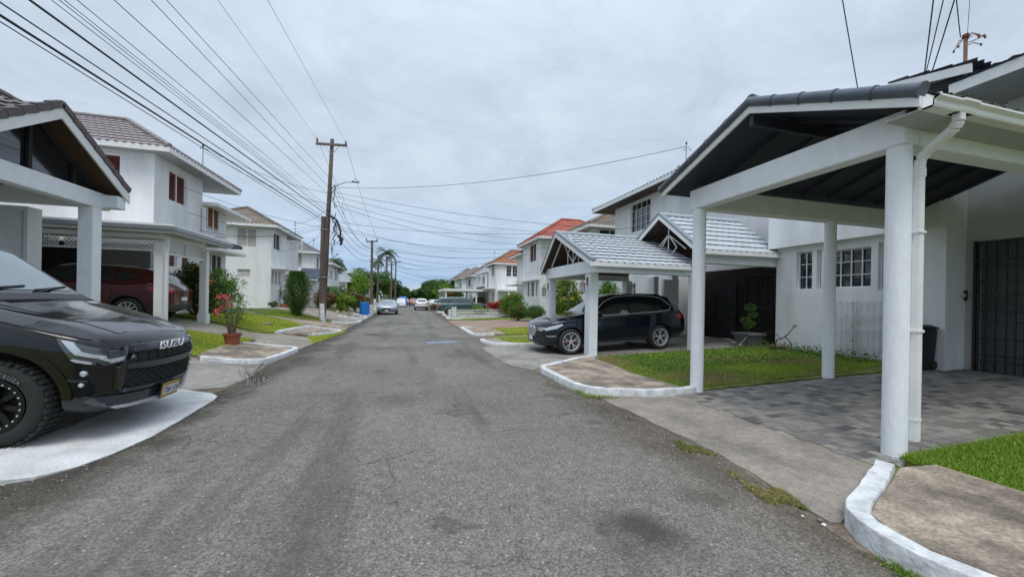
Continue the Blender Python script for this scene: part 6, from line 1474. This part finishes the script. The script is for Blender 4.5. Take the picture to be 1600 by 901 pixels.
# left
bush('bush', 'orange flowering bush at the corner of the lattice carport', 'bush', Z(-7.35, 16.0), (1.0, .55, 1.85), 8000, .085, [LEAFM, LEAFD], (PETALO, 75, .10), seed=9, clumps=34)
bush('hedge', 'bright green hedge right of the orange flowering bush', 'hedge', Z(-7.75, 18.6), (.85, 1.25, 1.75), 9000, .085, [LEAFB, LEAFG], seed=10, clumps=40)
def shrub_vase():
    c = (-5.75, 22.3, zt(-5.75)+.02); r = root('shrub', 'tall vase shaped green shrub on the verge left of the near pole', 'shrub', c)
    n = 15000; t = RNG.random(n)**.75; h = .06+t*2.35; rad = np.interp(h, [0, .5, 1.3, 1.9, 2.5], [.20, .34, .58, .50, .22]); a = RNG.uniform(0, 2*pi, n)
    bump = 1+.22*np.sin(a*3+h*4)+.2*np.sin(a*7-h*6)+.16*np.sin(a*13+h*11); rr = rad*bump*RNG.uniform(.5, 1.08, n)*(1+.25*(RNG.random(n) > .96))
    P = np.stack([c[0]+rr*np.cos(a), c[1]+rr*np.sin(a), c[2]+h], 1); D = np.stack([np.cos(a), np.sin(a), np.full(n, .8)], 1)
    link('foliage', leaf_mesh('foliage', P, np.full(n, .085), [LEAFG, LEAFM], .3, (RNG.random(n) > .7).astype(int), .6, D), r)
    m = MB()
    for i in range(5): b_ = i*1.25; m.tube([(c[0]+.05*cos(b_), c[1]+.05*sin(b_), c[2]-.05), (c[0]+.3*cos(b_), c[1]+.3*sin(b_), c[2]+1.6)], [.035, .012], 6)
    m.build('stem', BARK, r)
shrub_vase()
# terracotta pot with bougainvillea
PT = (-4.42, 11.35, zt(-4.42)+.06)
r = root('flower_pot', 'terracotta pot holding the pink bougainvillea on the sidewalk corner', 'flower pot', PT)
m = MB(); m.lathe([(.13, 0), (.145, .01), (.185, .26), (.205, .26), (.212, .31), (.19, .315), (.175, .28), (0, .27)], PT, 32); m.build('pot', TERRA, r, smooth=40)
pl = root('bougainvillea', 'leggy bougainvillea with a few pink blooms growing in the terracotta pot', 'plant', (PT[0], PT[1], PT[2]+.27))
rd = random.Random(12); m = MB(); tips = []
for i in range(9):
    a = i*.7+rd.uniform(-.2, .2); x, y, z = PT[0]+.07*cos(a), PT[1]+.07*sin(a), PT[2]+.27; p = [(x, y, z)]; sp_ = rd.uniform(.10, .36)
    H = rd.uniform(.55, 1.1)
    for j in range(1, 7): t = j/6; p.append((x+cos(a)*sp_*t**1.4+rd.uniform(-.025, .025), y+sin(a)*sp_*t**1.4+rd.uniform(-.02, .02), z+H*t))
    m.tube(p, [.014*(1-.75*j/6) for j in range(7)], 7); tips += p[3:]
for (dx, dz) in ((-.34, .58), (-.28, .98), (-.10, .92), (-.20, .72)): # flowering shoots on the left
    m.tube([(PT[0], PT[1], PT[2]+.27), (PT[0]+dx*.6, PT[1], PT[2]+.27+dz*.55), (PT[0]+dx, PT[1], PT[2]+.27+dz)], [.012, .008, .004], 6)
m.build('stem', BARK, pl)
T_ = np.array(tips); P = np.repeat(T_, 13, 0)+RNG.normal(size=(len(T_)*13, 3))*.055
link('foliage', leaf_mesh('foliage', P, np.full(len(P), .055), [LEAFM, LEAFG], .55, (RNG.random(len(P)) > .5).astype(int)), pl)
F = []
for dx, dz in ((-.34, .58), (-.28, .98), (-.10, .92), (-.20, .72), (-.16, 1.0), (-.30, .68), (-.08, .78)):
    F.append(np.array([PT[0]+dx, PT[1]-.02, PT[2]+.27+dz])+RNG.normal(size=(24, 3))*.036)
F = np.concatenate(F); link('flowers', leaf_mesh('flowers', F, np.full(len(F), .05), [PETALP], .85), pl)
# potted topiary by the entrance
TP = (10.35, 9.55, zt(10.3)+.03)
r = root('planter', 'square grey stone planter by the dark entrance of the right house', 'planter', TP)
m = MB(); z = TP[2]; x, y = TP[0], TP[1]
def frus(m, x, y, z0, z1, a, b, a2=None):
    a2 = a2 or a; m.add([(x-a, y-a, z0), (x+a, y-a, z0), (x+a, y+a, z0), (x-a, y+a, z0), (x-b, y-b, z1), (x+b, y-b, z1), (x+b, y+b, z1), (x-b, y+b, z1)], [(3, 2, 1, 0), (4, 5, 6, 7), (0, 1, 5, 4), (1, 2, 6, 5), (2, 3, 7, 6), (3, 0, 4, 7)])
frus(m, x, y, z, z+.36, .22, .30); frus(m, x, y, z+.36, z+.42, .34, .34); m.build('pot', mat('grey_stone', (.13, .135, .14), .8, var=.1, bump=.4, bscale=60), r)
r = root('topiary', 'small cloud pruned topiary tree with green balls in the grey planter', 'plant', (x, y, z+.42))
m = MB(); m.tube([(x, y, z+.4), (x+.04, y, z+.62), (x-.03, y, z+.85), (x+.02, y, z+1.15)], [.02, .017, .014, .01], 8); m.build('trunk', BARK, r)
for dx, dz, rr in ((.06, 1.22, .17), (.16, .98, .14), (-.12, .80, .15), (.13, .70, .12), (-.04, .62, .12)):
    n = 700; D = rnd_dirs(n); P = np.array([x+dx, y, z+dz])+D*rr*np.array([1, 1, .72])*RNG.uniform(.85, 1.03, n)[:, None]; link('foliage_ball', leaf_mesh('foliage_ball', P, np.full(n, .035), [LEAFG], .5, outward=D), r)
# bare driftwood roots, weeds and rake by the wall
m = MB(); rd = random.Random(3)
for i in range(7):
    p = Vector((9.75, 9.3, zt(9.7)+.05)); d = Vector((rd.uniform(-1, .6), rd.uniform(-.5, .2), rd.uniform(.0, .5))); P = [p]
    for j in range(6): P.append(P[-1]+d*.11+Vector((rd.uniform(-.05, .05), rd.uniform(-.04, .04), rd.uniform(-.06, .06)))); P[-1].z = max(P[-1].z, zt(9.7)+.04)
    m.tube(P, [.022*(1-.12*j) for j in range(7)], 7)
o = m.build('driftwood', mat('bleached_wood', (.36, .31, .25), .8), org=(9.75, 9.3, zt(9.7))); tag(o, 'pale dry driftwood branches lying left of the grey planter', 'driftwood')
r = root('bonsai', 'bare twisted small plant in a low clay dish against the white wall', 'plant', (10.35, 8.35, zt(10.3)))
m = MB(); zb_ = zt(10.35)+.02; m.lathe([(.12, 0), (.2, .1), (.22, .14), (.2, .14), (0, .12)], (10.3, 8.5, zb_), 20); m.lathe([(.10, 0), (.15, .08), (.13, .08), (0, .07)], (10.3, 8.15, zb_), 20); m.build('dish', mat('clay_dish', (.30, .18, .12), .8), r)
m = MB(); m.tube([(10.3, 8.62, zb_+.12), (10.3, 8.55, zb_+.3), (10.3, 8.35, zb_+.38), (10.3, 8.2, zb_+.52), (10.3, 8.05, zb_+.72)], [.022, .018, .015, .012, .008], 7); m.tube([(10.3, 8.3, zb_+.42), (10.3, 8.15, zb_+.3), (10.3, 8.1, zb_+.15)], [.014, .012, .014], 7); m.tube([(10.3, 8.9, zb_+.2), (10.3, 8.95, zb_+.5), (10.3, 8.6, zb_+.5), (10.3, 8.4, zb_+.33)], .008, 6)
m.build('stem', mat('dark_branch', (.06, .045, .035), .9), r); P = np.array([10.3, 8.03, zb_+.74])+RNG.normal(size=(30, 3))*.03; link('foliage', leaf_mesh('foliage', P, np.full(30, .04), [LEAFM]), r)
# white trellis leaning on the wall
r = root('trellis', 'white metal trellis grid standing against the white wall behind the round column', 'trellis', (10.62, 7.2, .25))
m = MB()
for y in (7.2, 7.08, 6.96, 6.84, 6.74, 6.64, 6.5, 6.38, 6.26, 6.16): m.box(10.62, 10.632, y-.006, y+.006, .3, 1.68)
for z in (.55, .95, 1.3, 1.66): m.box(10.6325, 10.645, 6.14, 7.22, z-.007, z+.007)
m.box(10.58, 10.618, 6.80, 6.84, .3, 1.66)
m.build('grid', mat('white_wire', (.66, .67, .67), .5, stain=(.3, .2, .15), sscale=12, samt=.6), r)
m = MB()
for z in (.7, 1.2): m.box(10.6, 10.619, 6.7, 6.9, z-.012, z+.012)
m.box(10.6, 10.619, 6.18, 6.2, .5, .62); m.box(10.6, 10.619, 6.18, 6.2, 1.25, 1.4); m.build('bracket', mat('white_wire', (.7, .7, .7)), r)
# black wheeled bin
r = root('wheelie_bin', 'black wheeled bin with a lid beside the carport wall, partly behind the nearest column', 'bin', (10.5, 5.5, .25))
m = MB(); frus(m, 10.45, 5.52, .27, 1.12, .20, .235); m.build('bin_body', PLAST, r, bevel=.02)
m = MB(); m.box(10.18, 10.70, 5.26, 5.78, 1.122, 1.16); frus(m, 10.45, 5.52, 1.161, 1.2, .23, .16); m.build('lid', PLAST, r, bevel=.015)
m = MB(); m.lathe([(.09, -.23), (.09, .23)], (10.6, 5.52, .36), 20, axis='y'); m.build('wheel', RUBBER, r)
# wall shell fitting by the gate
m = MB(); m.box(11.31, 11.345, 5.25, 5.15+.23, 1.75, 1.95) if 0 else None
m.box(11.29, 11.345, 5.16, 5.34, 1.72, 1.94); r = root('wall_light', 'small wall light with a pale shell shade beside the iron gate', 'wall light', (11.34, 5.25, 1.8)); m.build('back_plate', BLACKIRON, r)
m = MB(); m.lathe([(.0, -.07), (.05, -.05), (.075, 0), (.05, .05), (0, .07)], (11.25, 5.22, 1.83), 14); m.build('shade', mat('shell', (.5, .5, .47), .5), r, smooth=50)
# blue bin / drum
r = root('drum', 'bright blue plastic drum standing on the kerb edge on the left', 'drum', (-3.62, 33.6, .05))
m = MB(); m.lathe([(.36, 0), (.38, .02), (.38, .3), (.40, .32), (.38, .34), (.38, .68), (.40, .70), (.38, .72), (.38, 1.05), (.35, 1.08), (.33, 1.05), (0, 1.04)], (-3.62, 33.6, .1), 28); m.build('body', mat('blue_plastic', (.01, .17, .55), .4), r, smooth=40)
m = MB(); m.box(-3.3, -3.02, 33.9, 34.2, 0, .98); o = m.build('gate_post', WHITEWASH, org=(-3.15, 34, 0)); tag(o, 'short white post directly behind the blue drum', 'post')
# planters at left house 3 wall and rubble
for i, (x, y, lb) in enumerate(((-8.1, 27.9, 'shallow red trough planter against the wall of the grey brown roofed house'), (-8.0, 36.8, 'dark red flower tub by the far corner of the white wall'))):
    r = root('planter', lb, 'planter', (x, y, zt(x))); m = MB(); m.box(x-.12, x+.3, y, y+1.0, zt(x)+.05, zt(x)+.28); m.build('trough', TERRA if i == 0 else mat('maroon_tub', (.2, .03, .04), .6), r, bevel=.02)
    P, D, _ = blob_points((x+.1, y+.5, zt(x)+.5), (.3, .5, .35), 400, 8); link('foliage', leaf_mesh('foliage', P, np.full(400, .08), [LEAFM, LEAFC], .5, (RNG.random(400) > .6).astype(int)), r)
bush('bush', 'small dark bush at the foot of the white wall behind the verge lawn', 'bush', Z(-8.2, 26.7), (.3, .4, .5), 900, .07, [LEAFM], seed=11, clumps=10)
r = root('wall_vine', 'thin climbing stems on the white wall beside the louvre windows', 'plant', (-8.45, 28.6, .8)); m = MB(); m.tube([(-8.42, 28.7, .8), (-8.42, 28.6, 1.6), (-8.42, 28.75, 2.2)], .02, 6); m.tube([(-8.42, 28.65, 1.3), (-8.42, 29.0, 1.9)], .015, 6); m.build('stem', BARK, r)
P = np.array([-8.40, 28.65, 1.8])+RNG.normal(size=(90, 3))*np.array([.04, .12, .35]); link('foliage', leaf_mesh('foliage', P, np.full(90, .07), [LEAFM]), r)
rocks = [(-4.3, 31.2, .25), (-4.6, 30.9, .2), (-4.0, 30.6, .22), (-4.9, 31.4, .28), (-4.4, 32.3, .3), (-3.9, 32.0, .2), (-5.2, 30.6, .22), (-4.2, 29.3, .14), (-4.7, 29.4, .16)]
for i, (x, y, s_) in enumerate(rocks):
    b = bmesh.new(); bmesh.ops.create_icosphere(b, subdivisions=2, radius=s_); rd = random.Random(i+40)
    for v in b.verts: v.co *= rd.uniform(.7, 1.2); v.co.z *= .6
    me = bpy.data.meshes.new('rubble'); b.to_mesh(me); b.free(); me.materials.append([CONC, BEIGE, GREYWALL][i % 3]); o = link('rubble', me); o.location = (x, y, zt(x)+.06)
    tag(o, 'lump of broken concrete in the rubble heap beyond the near pole', 'rubble', 'rubble heap by the left kerb')
# croton and flower bushes left beyond the pole
for (x, y, rx, h, lm, fl, lb, sd_) in ((-6.4, 32.6, .95, 1.5, [LEAFC, LEAFM], (LEAFO, 60, .12), 'reddish croton bush right behind the near pole', 21), (-5.0, 33.2, .85, 1.45, [LEAFY, LEAFB], None, 'bright lime green bush beside the rubble heap', 22),
    (-4.75, 36.6, .8, 1.7, [LEAFM, LEAFC], (LEAFR, 80, .12), 'red and green croton bush left of the blue drum', 23), (-6.2, 38, 1.3, 2.1, [LEAFG, LEAFM], (PETALP, 40, .14), 'tall green bush with pink blossom behind the lime green bush', 24), (-7.6, 36.2, .9, 1.5, [LEAFC, LEAFM], None, 'dark copper bush under the fan palm', 25), (-4.3, 41, .8, 1.4, [LEAFG, LEAFC], (LEAFO, 40, .12), 'green and orange bush behind the blue drum', 26)):
    bush('bush', lb, 'bush', Z(x, y), (rx, rx, h), 2600, .17, lm, fl, seed=sd_, clumps=22)

# ------------------------------------------------------------------ palms and trees
def frond(m, base, az, L, droop, w_=.5, nl=26, rise=.5, lw=.05, tw=0):
    p = Vector(base); d = Vector((cos(az), sin(az), rise)).normalized(); pts = [p.copy()]; st = L/12
    for i in range(12): d = (d+Vector((0, 0, -droop/12*(1+i*.12)))).normalized(); p = p+d*st; pts.append(p.copy())
    m.tube(pts, [.03*(1-.8*i/12)*L/2.5 for i in range(13)], 5, 1)
    for i in range(nl):
        t = (i+1.5)/(nl+1)*12; k = int(t); fr = t-k
        if k >= 12: continue
        q = pts[k].lerp(pts[k+1], fr); d = (pts[k+1]-pts[k]).normalized(); s = d.cross(Vector((0, 0, 1))).normalized(); ll = w_*(sin(pi*min(1, .12+t/12*.95))**.6)*random.uniform(.85, 1.1)
        for sg in (-1, 1):
            e_ = q+s*sg*ll*.82+d*ll*.42+Vector((0, 0, -ll*random.uniform(.25, .6))); mid = q.lerp(e_, .45)+Vector((0, 0, ll*.06)); hw = d*lw
            m.add([q-hw*.5, q+hw*.5, mid+hw, e_, mid-hw], [(0, 1, 2, 4), (4, 2, 3)], 0)
def palm(label, x, y, z, H, R, nf=16, royal=True, seed=1, tr=.16, droop=1.5, name='palm_tree', nl=24, group=None, lm=LEAFD):
    random.seed(seed); r = root(name, label, 'palm tree', (x, y, z), group=group)
    m = MB(); P = [(x, y, z-.2), (x+.03, y, z+H*.3), (x-.02, y, z+H*.6), (x, y, z+H)]
    m.tube(P, [tr*1.2, tr, tr*.95, tr*.75], 12); m.build('trunk', BARKP, r, smooth=45)
    if royal: m = MB(); m.tube([(x, y, z+H-.02), (x, y, z+H+.9)], [tr*.72, tr*.4], 10); m.build('crownshaft', LEAFB, r, smooth=45); top = z+H+.85
    else: top = z+H
    m = MB()
    for i in range(nf):
        rise = random.uniform(.1, 1.5) if i % 3 else random.uniform(-.2, .3); frond(m, (x, y, top), 2*pi*i/nf*1.0+random.uniform(-.2, .2)+i*.9, R*random.uniform(.85, 1.1), droop*random.uniform(.8, 1.2), R*.26, nl, rise, .035*R/2.2)
    m.build('crown', [lm, LEAFM], r); random.seed(seed+100); return r
palm('tall royal palm standing above the far left trees', -5.0, 88, .8, 9.9, 3.4, 17, seed=5, tr=.28, group=None)
palm('second shorter royal palm just left of the tall one, behind the poles', -6.9, 90, .8, 8.2, 2.8, 13, seed=9, tr=.25)
palm('palm with drooping crown just right of the tall near pole', -9.3, 52, .8, 5.3, 2.3, 18, royal=False, seed=3, tr=.18, droop=2.0)
palm('low fan palm beside the white wall beyond the near pole', -6.6, 35.4, .6, 1.6, 1.7, 20, royal=False, seed=7, tr=.13, droop=1.7, lm=LEAFM)
palm('small palm with reddish fronds by the white wall beyond the near pole', -7.6, 34.5, .7, .9, 1.4, 16, royal=False, seed=8, tr=.1, droop=1.5, lm=LEAFC)
for i, (x, y, H, R) in enumerate(((-13.5, 86, 5.6, 2.6), (-11.2, 92, 6.2, 2.6), (-9.6, 88, 5.4, 2.4), (-17, 96, 7, 2.8))):
    palm(['feathery palm top above the low white house, first from the left', 'feathery palm top above the low white house, second from the left', 'feathery palm top just left of the second pole', 'far feathery palm behind the white house, leftmost'][i], x, y, .8, H, R, 13, seed=20+i, tr=.2, nl=16, lm=LEAFM)
def tree(label, x, y, z, H, R, n, size, lm, seed=1, th=.35, name='tree', clumps=46, asp=.55, cat='tree', group=None, cr=.27, tall=.40):
    r = root(name, label, cat, (x, y, z), group=group); rg = np.random.default_rng(seed); rd = random.Random(seed)
    cz = z+H*(1-tall*.98); P, D, k = blob_points((x, y, cz), (R, R, H*tall), n, clumps, seed=seed, cr=cr)
    lms = lm if isinstance(lm, list) else [lm]; cm_ = rg.integers(0, len(lms), clumps) if len(lms) > 1 else None
    link('crown', leaf_mesh('crown', P, np.full(n, size), lms, asp, None if cm_ is None else cm_[k], .5, D), r)
    m = MB(); tr = H*.028; m.tube([(x, y, z-.3), (x+rd.uniform(-.1, .1), y, z+H*th*.6), (x+rd.uniform(-.2, .2), y, z+H*.55)], [tr*1.3, tr, tr*.6], 10)
    for i in range(7):
        a = rd.uniform(0, 6.28); q = P[rd.randrange(n)]; m.tube([(x, y, z+H*rd.uniform(.25, .45)), ((x+q[0])/2, (y+q[1])/2, (z+H*.4+q[2])/2), tuple(q)], [tr*.55, tr*.35, tr*.1], 6)
    m.build('trunk', BARK, r, smooth=45); return r
TREES = [
 ('dense dark green tree crowding the road on the left, the largest of the left row', -5.6, 72, 5.9, 3.3, [LEAFM, LEAFG], .34), ('rounded mid green tree left of the tall royal palm', -8.2, 76, 5.9, 3.2, [LEAFG, LEAFB], .34),
 ('yellowish green tree behind the second pole', -7.4, 60, 4.2, 2.4, [LEAFB, LEAFY], .28), ('bright green low tree beyond the low white house', -10.5, 72, 4.6, 2.8, [LEAFB, LEAFG], .32),
 ('dark tree behind the low white house, second from the left', -13.5, 80, 5.6, 3.2, [LEAFM, LEAFG], .36), ('dark tree at the left end of the far left row', -17.5, 84, 6.2, 3.6, [LEAFM, LEAFD], .36),
 ('dark conical tree beside the far left kerb, right end of the left row', -3.4, 84, 5.6, 2.3, [LEAFM, LEAFD], .34), ('low green tree closing the end of the road on the left', -2.8, 112, 5.4, 3.6, [LEAFG, LEAFM], .42),
 ('low dark tree closing the end of the road, left of the gap', -.4, 128, 4.6, 3.2, [LEAFM, LEAFD], .5), ('low dark tree closing the end of the road, in the gap itself', 3.2, 132, 4.8, 3.6, [LEAFM, LEAFD], .5),
 ('dark green tree at the road end, right of the gap', 4.6, 112, 5.3, 3.5, [LEAFM, LEAFG], .44), ('tall mid green tree, highest of the right row at the road end', 6.4, 100, 7.4, 3.6, [LEAFM, LEAFG], .42),
 ('broad green tree in the right row before the far houses', 8.6, 92, 6.0, 3.6, [LEAFG, LEAFM], .42), ('yellow green tree nearest the flat white carport', 6.4, 72, 4.4, 2.2, [LEAFG, LEAFY], .3), ('mid green tree left of the flat white carport', 5.0, 82, 4.6, 2.4, [LEAFG, LEAFM], .34), ('thin tree with brown tips by the far kerb on the right', 7.6, 66, 3.6, 1.5, [LEAFC, LEAFM], .26)]
for i, (lb, x, y, H, R, lm, sz) in enumerate(TREES): tree(lb, x, y, zt(x), H, R, 7500 if R > 2.5 else 4200, sz, lm, seed=60+i)
# distant woodland closing the view
P = []
for i in range(150):
    a = -1.25+2.5*i/149; d_ = 190+RNG.uniform(-20, 40); cx_, cy_ = d_*sin(a), d_*cos(a)+10; n = 260
    D = rnd_dirs(n); hh = RNG.uniform(3.0, 5.0); P.append(np.array([cx_, cy_, hh*.45])+D*np.array([4.5, 4.5, hh*.62])*RNG.uniform(.75, 1.05, n)[:, None])
P = np.concatenate(P); o = link('woodland', leaf_mesh('woodland', P, np.full(len(P), 1.1), [LEAFM, LEAFD], .6, (RNG.random(len(P)) > .5).astype(int))); o['kind'] = 'stuff'; o['label'] = 'distant low woodland on the horizon'

# ------------------------------------------------------------------ grass
def grass(name, poly, n, h, lms, z0=0., w_=.006, lean=.5, label='', dens=None, zf=None):
    xs = [p[0] for p in poly]; ys = [p[1] for p in poly]; k = int(n*1.0); out_ = []
    x = RNG.uniform(min(xs), max(xs), k*2); y = RNG.uniform(min(ys), max(ys), k*2); ins = np.zeros(k*2, bool); j = len(poly)-1
    for i in range(len(poly)):
        xi, yi = poly[i]; xj, yj = poly[j]; c_ = ((yi > y) != (yj > y)) & (x < (xj-xi)*(y-yi)/(yj-yi+1e-12)+xi); ins ^= c_; j = i
    x, y = x[ins], y[ins]
    if dens:
        kk = dens(x, y) > RNG.random(len(x)); x, y = x[kk], y[kk]
    m_ = len(x); z = np.interp(x, TX, TZ)+z0 if zf is None else zf(x, y); a = RNG.uniform(0, 2*pi, m_); hh = h*RNG.uniform(.5, 1.3, m_)
    bx, by = np.cos(a)*w_, np.sin(a)*w_; lx, ly = RNG.normal(size=m_)*lean*hh, RNG.normal(size=m_)*lean*hh
    V = np.stack([np.stack([x-bx, y-by, z], 1), np.stack([x+bx, y+by, z], 1), np.stack([x+lx+bx*.4, y+ly+by*.4, z+hh], 1), np.stack([x+lx-bx*.4, y+ly-by*.4, z+hh*.97], 1)], 1).reshape(-1, 3)
    pat = np.sin(x*2.1+1.3*np.sin(y*1.7))+np.sin(y*2.9+x)+RNG.normal(size=m_)*.8
    mi = np.digitize(pat, [-.6, 1.5]) if len(lms) == 3 else (pat > .6).astype(int) if len(lms) == 2 else None
    o = link(name, npmesh(name, V, np.arange(m_*4).reshape(m_, 4), lms, mi)); o['kind'] = 'stuff'; o['label'] = label; return o
slab('lawn_soil', [(4.72, 2.55), (4.66, 1.7), (4.75, -4), (12, -4), (12, 2.55)], .06, GRASSB, h=1.2, skirt=.1)
grass('grass', [(4.68, 2.58), (4.60, 1.75), (4.60, .6), (7.5, .2), (11.3, .9), (11.3, 2.6)], 110000, .05, [BLADE, BLADE, BLADEY], .06, .004, .45, 'bright green lawn at the right edge of the foreground')
grass('grass', [(4.48, 5.62), (4.42, 6.9), (4.68, 8.7), (4.95, 9.2), (10.65, 9.25), (10.65, 6.1), (9, 5.72), (6, 5.62)], 80000, .04, [BLADED, BLADE, BLADEY], .04, .006, .7, 'weedy uneven lawn between the two right carports', dens=lambda x, y: np.clip(.75+.5*np.sin(x*3.1+2*np.sin(y*2.3))*np.sin(y*4.1+x), .12, 1))
# broad leaf weeds further back in that lawn
n = 9000; x = RNG.uniform(5.2, 10.6, n); y = RNG.uniform(7.0, 9.2, n); P = np.stack([x, y, np.interp(x, TX, TZ)+.05+RNG.random(n)*.05], 1)
o = link('ground_cover', leaf_mesh('ground_cover', P, np.full(n, .045), [LEAFB, LEAFG], .7, (RNG.random(n) > .5).astype(int), 1.5)); o['kind'] = 'stuff'; o['label'] = 'broad leaved weeds spreading in the lawn by the pale tiled carport'
n = 1400; x = RNG.uniform(9.9, 10.65, n); y = RNG.uniform(6.2, 9.0, n); P = np.stack([x, y, np.interp(x, TX, TZ)+.05+RNG.random(n)**2*.22], 1)
o = link('ground_cover', leaf_mesh('ground_cover', P, np.full(n, .05), [LEAFM, LEAFG], .6, (RNG.random(n) > .5).astype(int), 1.)); o['kind'] = 'stuff'; o['label'] = 'taller weeds along the foot of the white wall'
LG = [BLADEY, BLADEY, BLADE]
grass('grass', [(-4.42, 9.55), (-4.36, 11.85), (-4.5, 12.85), (-5.9, 12.4), (-6.45, 12.25), (-6.45, 10.8), (-5.6, 9.65)], 36000, .035, LG, .05, .007, .6, 'light green lawn behind the flower pot')
grass('grass', [(-4.52, 14.95), (-4.36, 18.4), (-5.1, 19.3), (-7.35, 20.0), (-8.15, 16.1), (-6.6, 15.4), (-5.2, 14.9)], 40000, .035, LG, .05, .009, .6, 'light green lawn beyond the first left drive')
grass('grass', [(-6.2, 20.4), (-4.6, 21.9), (-4.3, 23.6), (-7.8, 25.4), (-8.2, 21)], 12000, .06, [BLADE, BLADED], .02, .012, .6, 'rough verge grass around the vase shaped shrub')
grass('grass', [(-3.0, 13.6), (-2.86, 15.3), (-2.7, 18.2), (-2.95, 18.4), (-3.15, 16.8), (-3.6, 15.3)], 9000, .04, LG, .02, .008, .7, 'grass strip growing outside the left kerb')
grass('grass', [(2.72, 3.6), (2.98, 3.6), (3.12, 2.9), (3.0, 2.3), (2.80, 1.75), (2.70, 2.1), (2.80, 2.9)], 26000, .015, [BLADED, LEAFG, BLADE], .006, .004, .8, 'patchy weeds in the gutter by the nearest right kerb', dens=lambda x, y: np.clip(-.25+1.1*np.sin(y*5.3+x*7)+.8*np.sin(y*13+x*3)+.5*np.sin(x*31-y*9), 0, .8), zf=lambda x, y: x*0+.008)
grass('grass', [(2.74, 1.75), (2.93, 1.75), (2.96, 1.0), (3.0, -.5), (2.80, -.5), (2.8, 1.0)], 5200, .03, [LEAFG, BLADE], .006, .004, .8, 'weeds along the base of the nearest right kerb', dens=lambda x, y: np.clip(.4+.6*np.sin(y*6), 0, 1), zf=lambda x, y: x*0+.008)
grass('grass', [(2.84, 5.62), (3.25, 5.42), (3.2, 5.36), (2.78, 5.55), (2.76, 6.0), (2.82, 6.0)], 900, .05, [BLADE, BLADED], .006, .004, .9, 'weeds at the corner of the second right kerb', zf=lambda x, y: x*0+.008)
grass('grass', [(3.7, 13.0), (5.6, 13.1), (6.2, 14.4), (3.4, 14.4)], 5000, .05, LG, .03, .01, .6, 'small grass patch before the brick drive'); grass('grass', [(4.1, 16.6), (6.8, 16.8), (6.8, 20), (4.2, 19.8)], 14000, .05, LG, .0, .012, .6, 'light green lawn left of the dark SUV')
grass('grass', [(2.75, 28.2), (3.1, 29.6), (9.6, 29.9), (9.6, 28.0)], 7000, .06, [BLADE, BLADEY], .0, .014, .6, 'grass verge in front of the low white fence')
grass('grass', [(2.9, 31.2), (4.6, 34), (4.2, 36), (3.2, 34)], 2500, .07, [BLADE, BLADED], .0, .016, .6, 'grass tufts by the road beyond the fence pillars')
grass('grass', [(-3.1, 8.2), (-2.6, 7.6), (-2.5, 8.0), (-2.9, 8.6)], 120, .16, [BLADED, BARK], .006, .003, .3, 'dry weeds standing in the puddle by the left kerb', zf=lambda x, y: x*0+.005)
# manhole lid in the left lawn
m = MB(); m.lathe([(.3, 0), (.3, .03), (0, .035)], (-5.5, 16.9, zt(-5.5)+.05), 24); o = m.build('manhole_cover', CONC, org=(-5.5, 16.9, zt(-5.5))); tag(o, 'round manhole cover in the second light green lawn', 'manhole cover')
# scattered gravel on the shoulders
P = []
for (x0, x1, y0, y1, n) in ((2.5, 3.0, 2.3, 12, 700), (-3.1, -2.6, 3, 16, 700), (-2.8, 2.8, .5, 9, 260)):
    P.append(np.stack([RNG.uniform(x0, x1, n), RNG.uniform(y0, y1, n), np.full(n, .012)], 1))
P = np.concatenate(P); n = len(P); s_ = RNG.uniform(.004, .011, n)[:, None, None]; base = np.array([[1, 0, 0], [-.5, .87, 0], [-.5, -.87, 0], [0, 0, .8]]); an = RNG.uniform(0, 6.28, n)
rot = np.stack([np.stack([np.cos(an), -np.sin(an), an*0], 1), np.stack([np.sin(an), np.cos(an), an*0], 1), np.stack([an*0, an*0, an*0+1], 1)], 1)
V = (np.einsum('nij,kj->nki', rot, base)*s_*RNG.uniform(.7, 1.3, (n, 4, 1))+P[:, None, :]).reshape(-1, 3); b4 = np.arange(n)[:, None]*4
Fc = np.concatenate([b4+np.array([0, 1, 3]), b4+np.array([1, 2, 3]), b4+np.array([2, 0, 3])])
o = link('gravel', npmesh('gravel', V, Fc, [mat('gravel_stone', (.30, .28, .25), .9, island=.5)])); o['kind'] = 'stuff'; o['label'] = 'loose gravel on the asphalt and its edges'
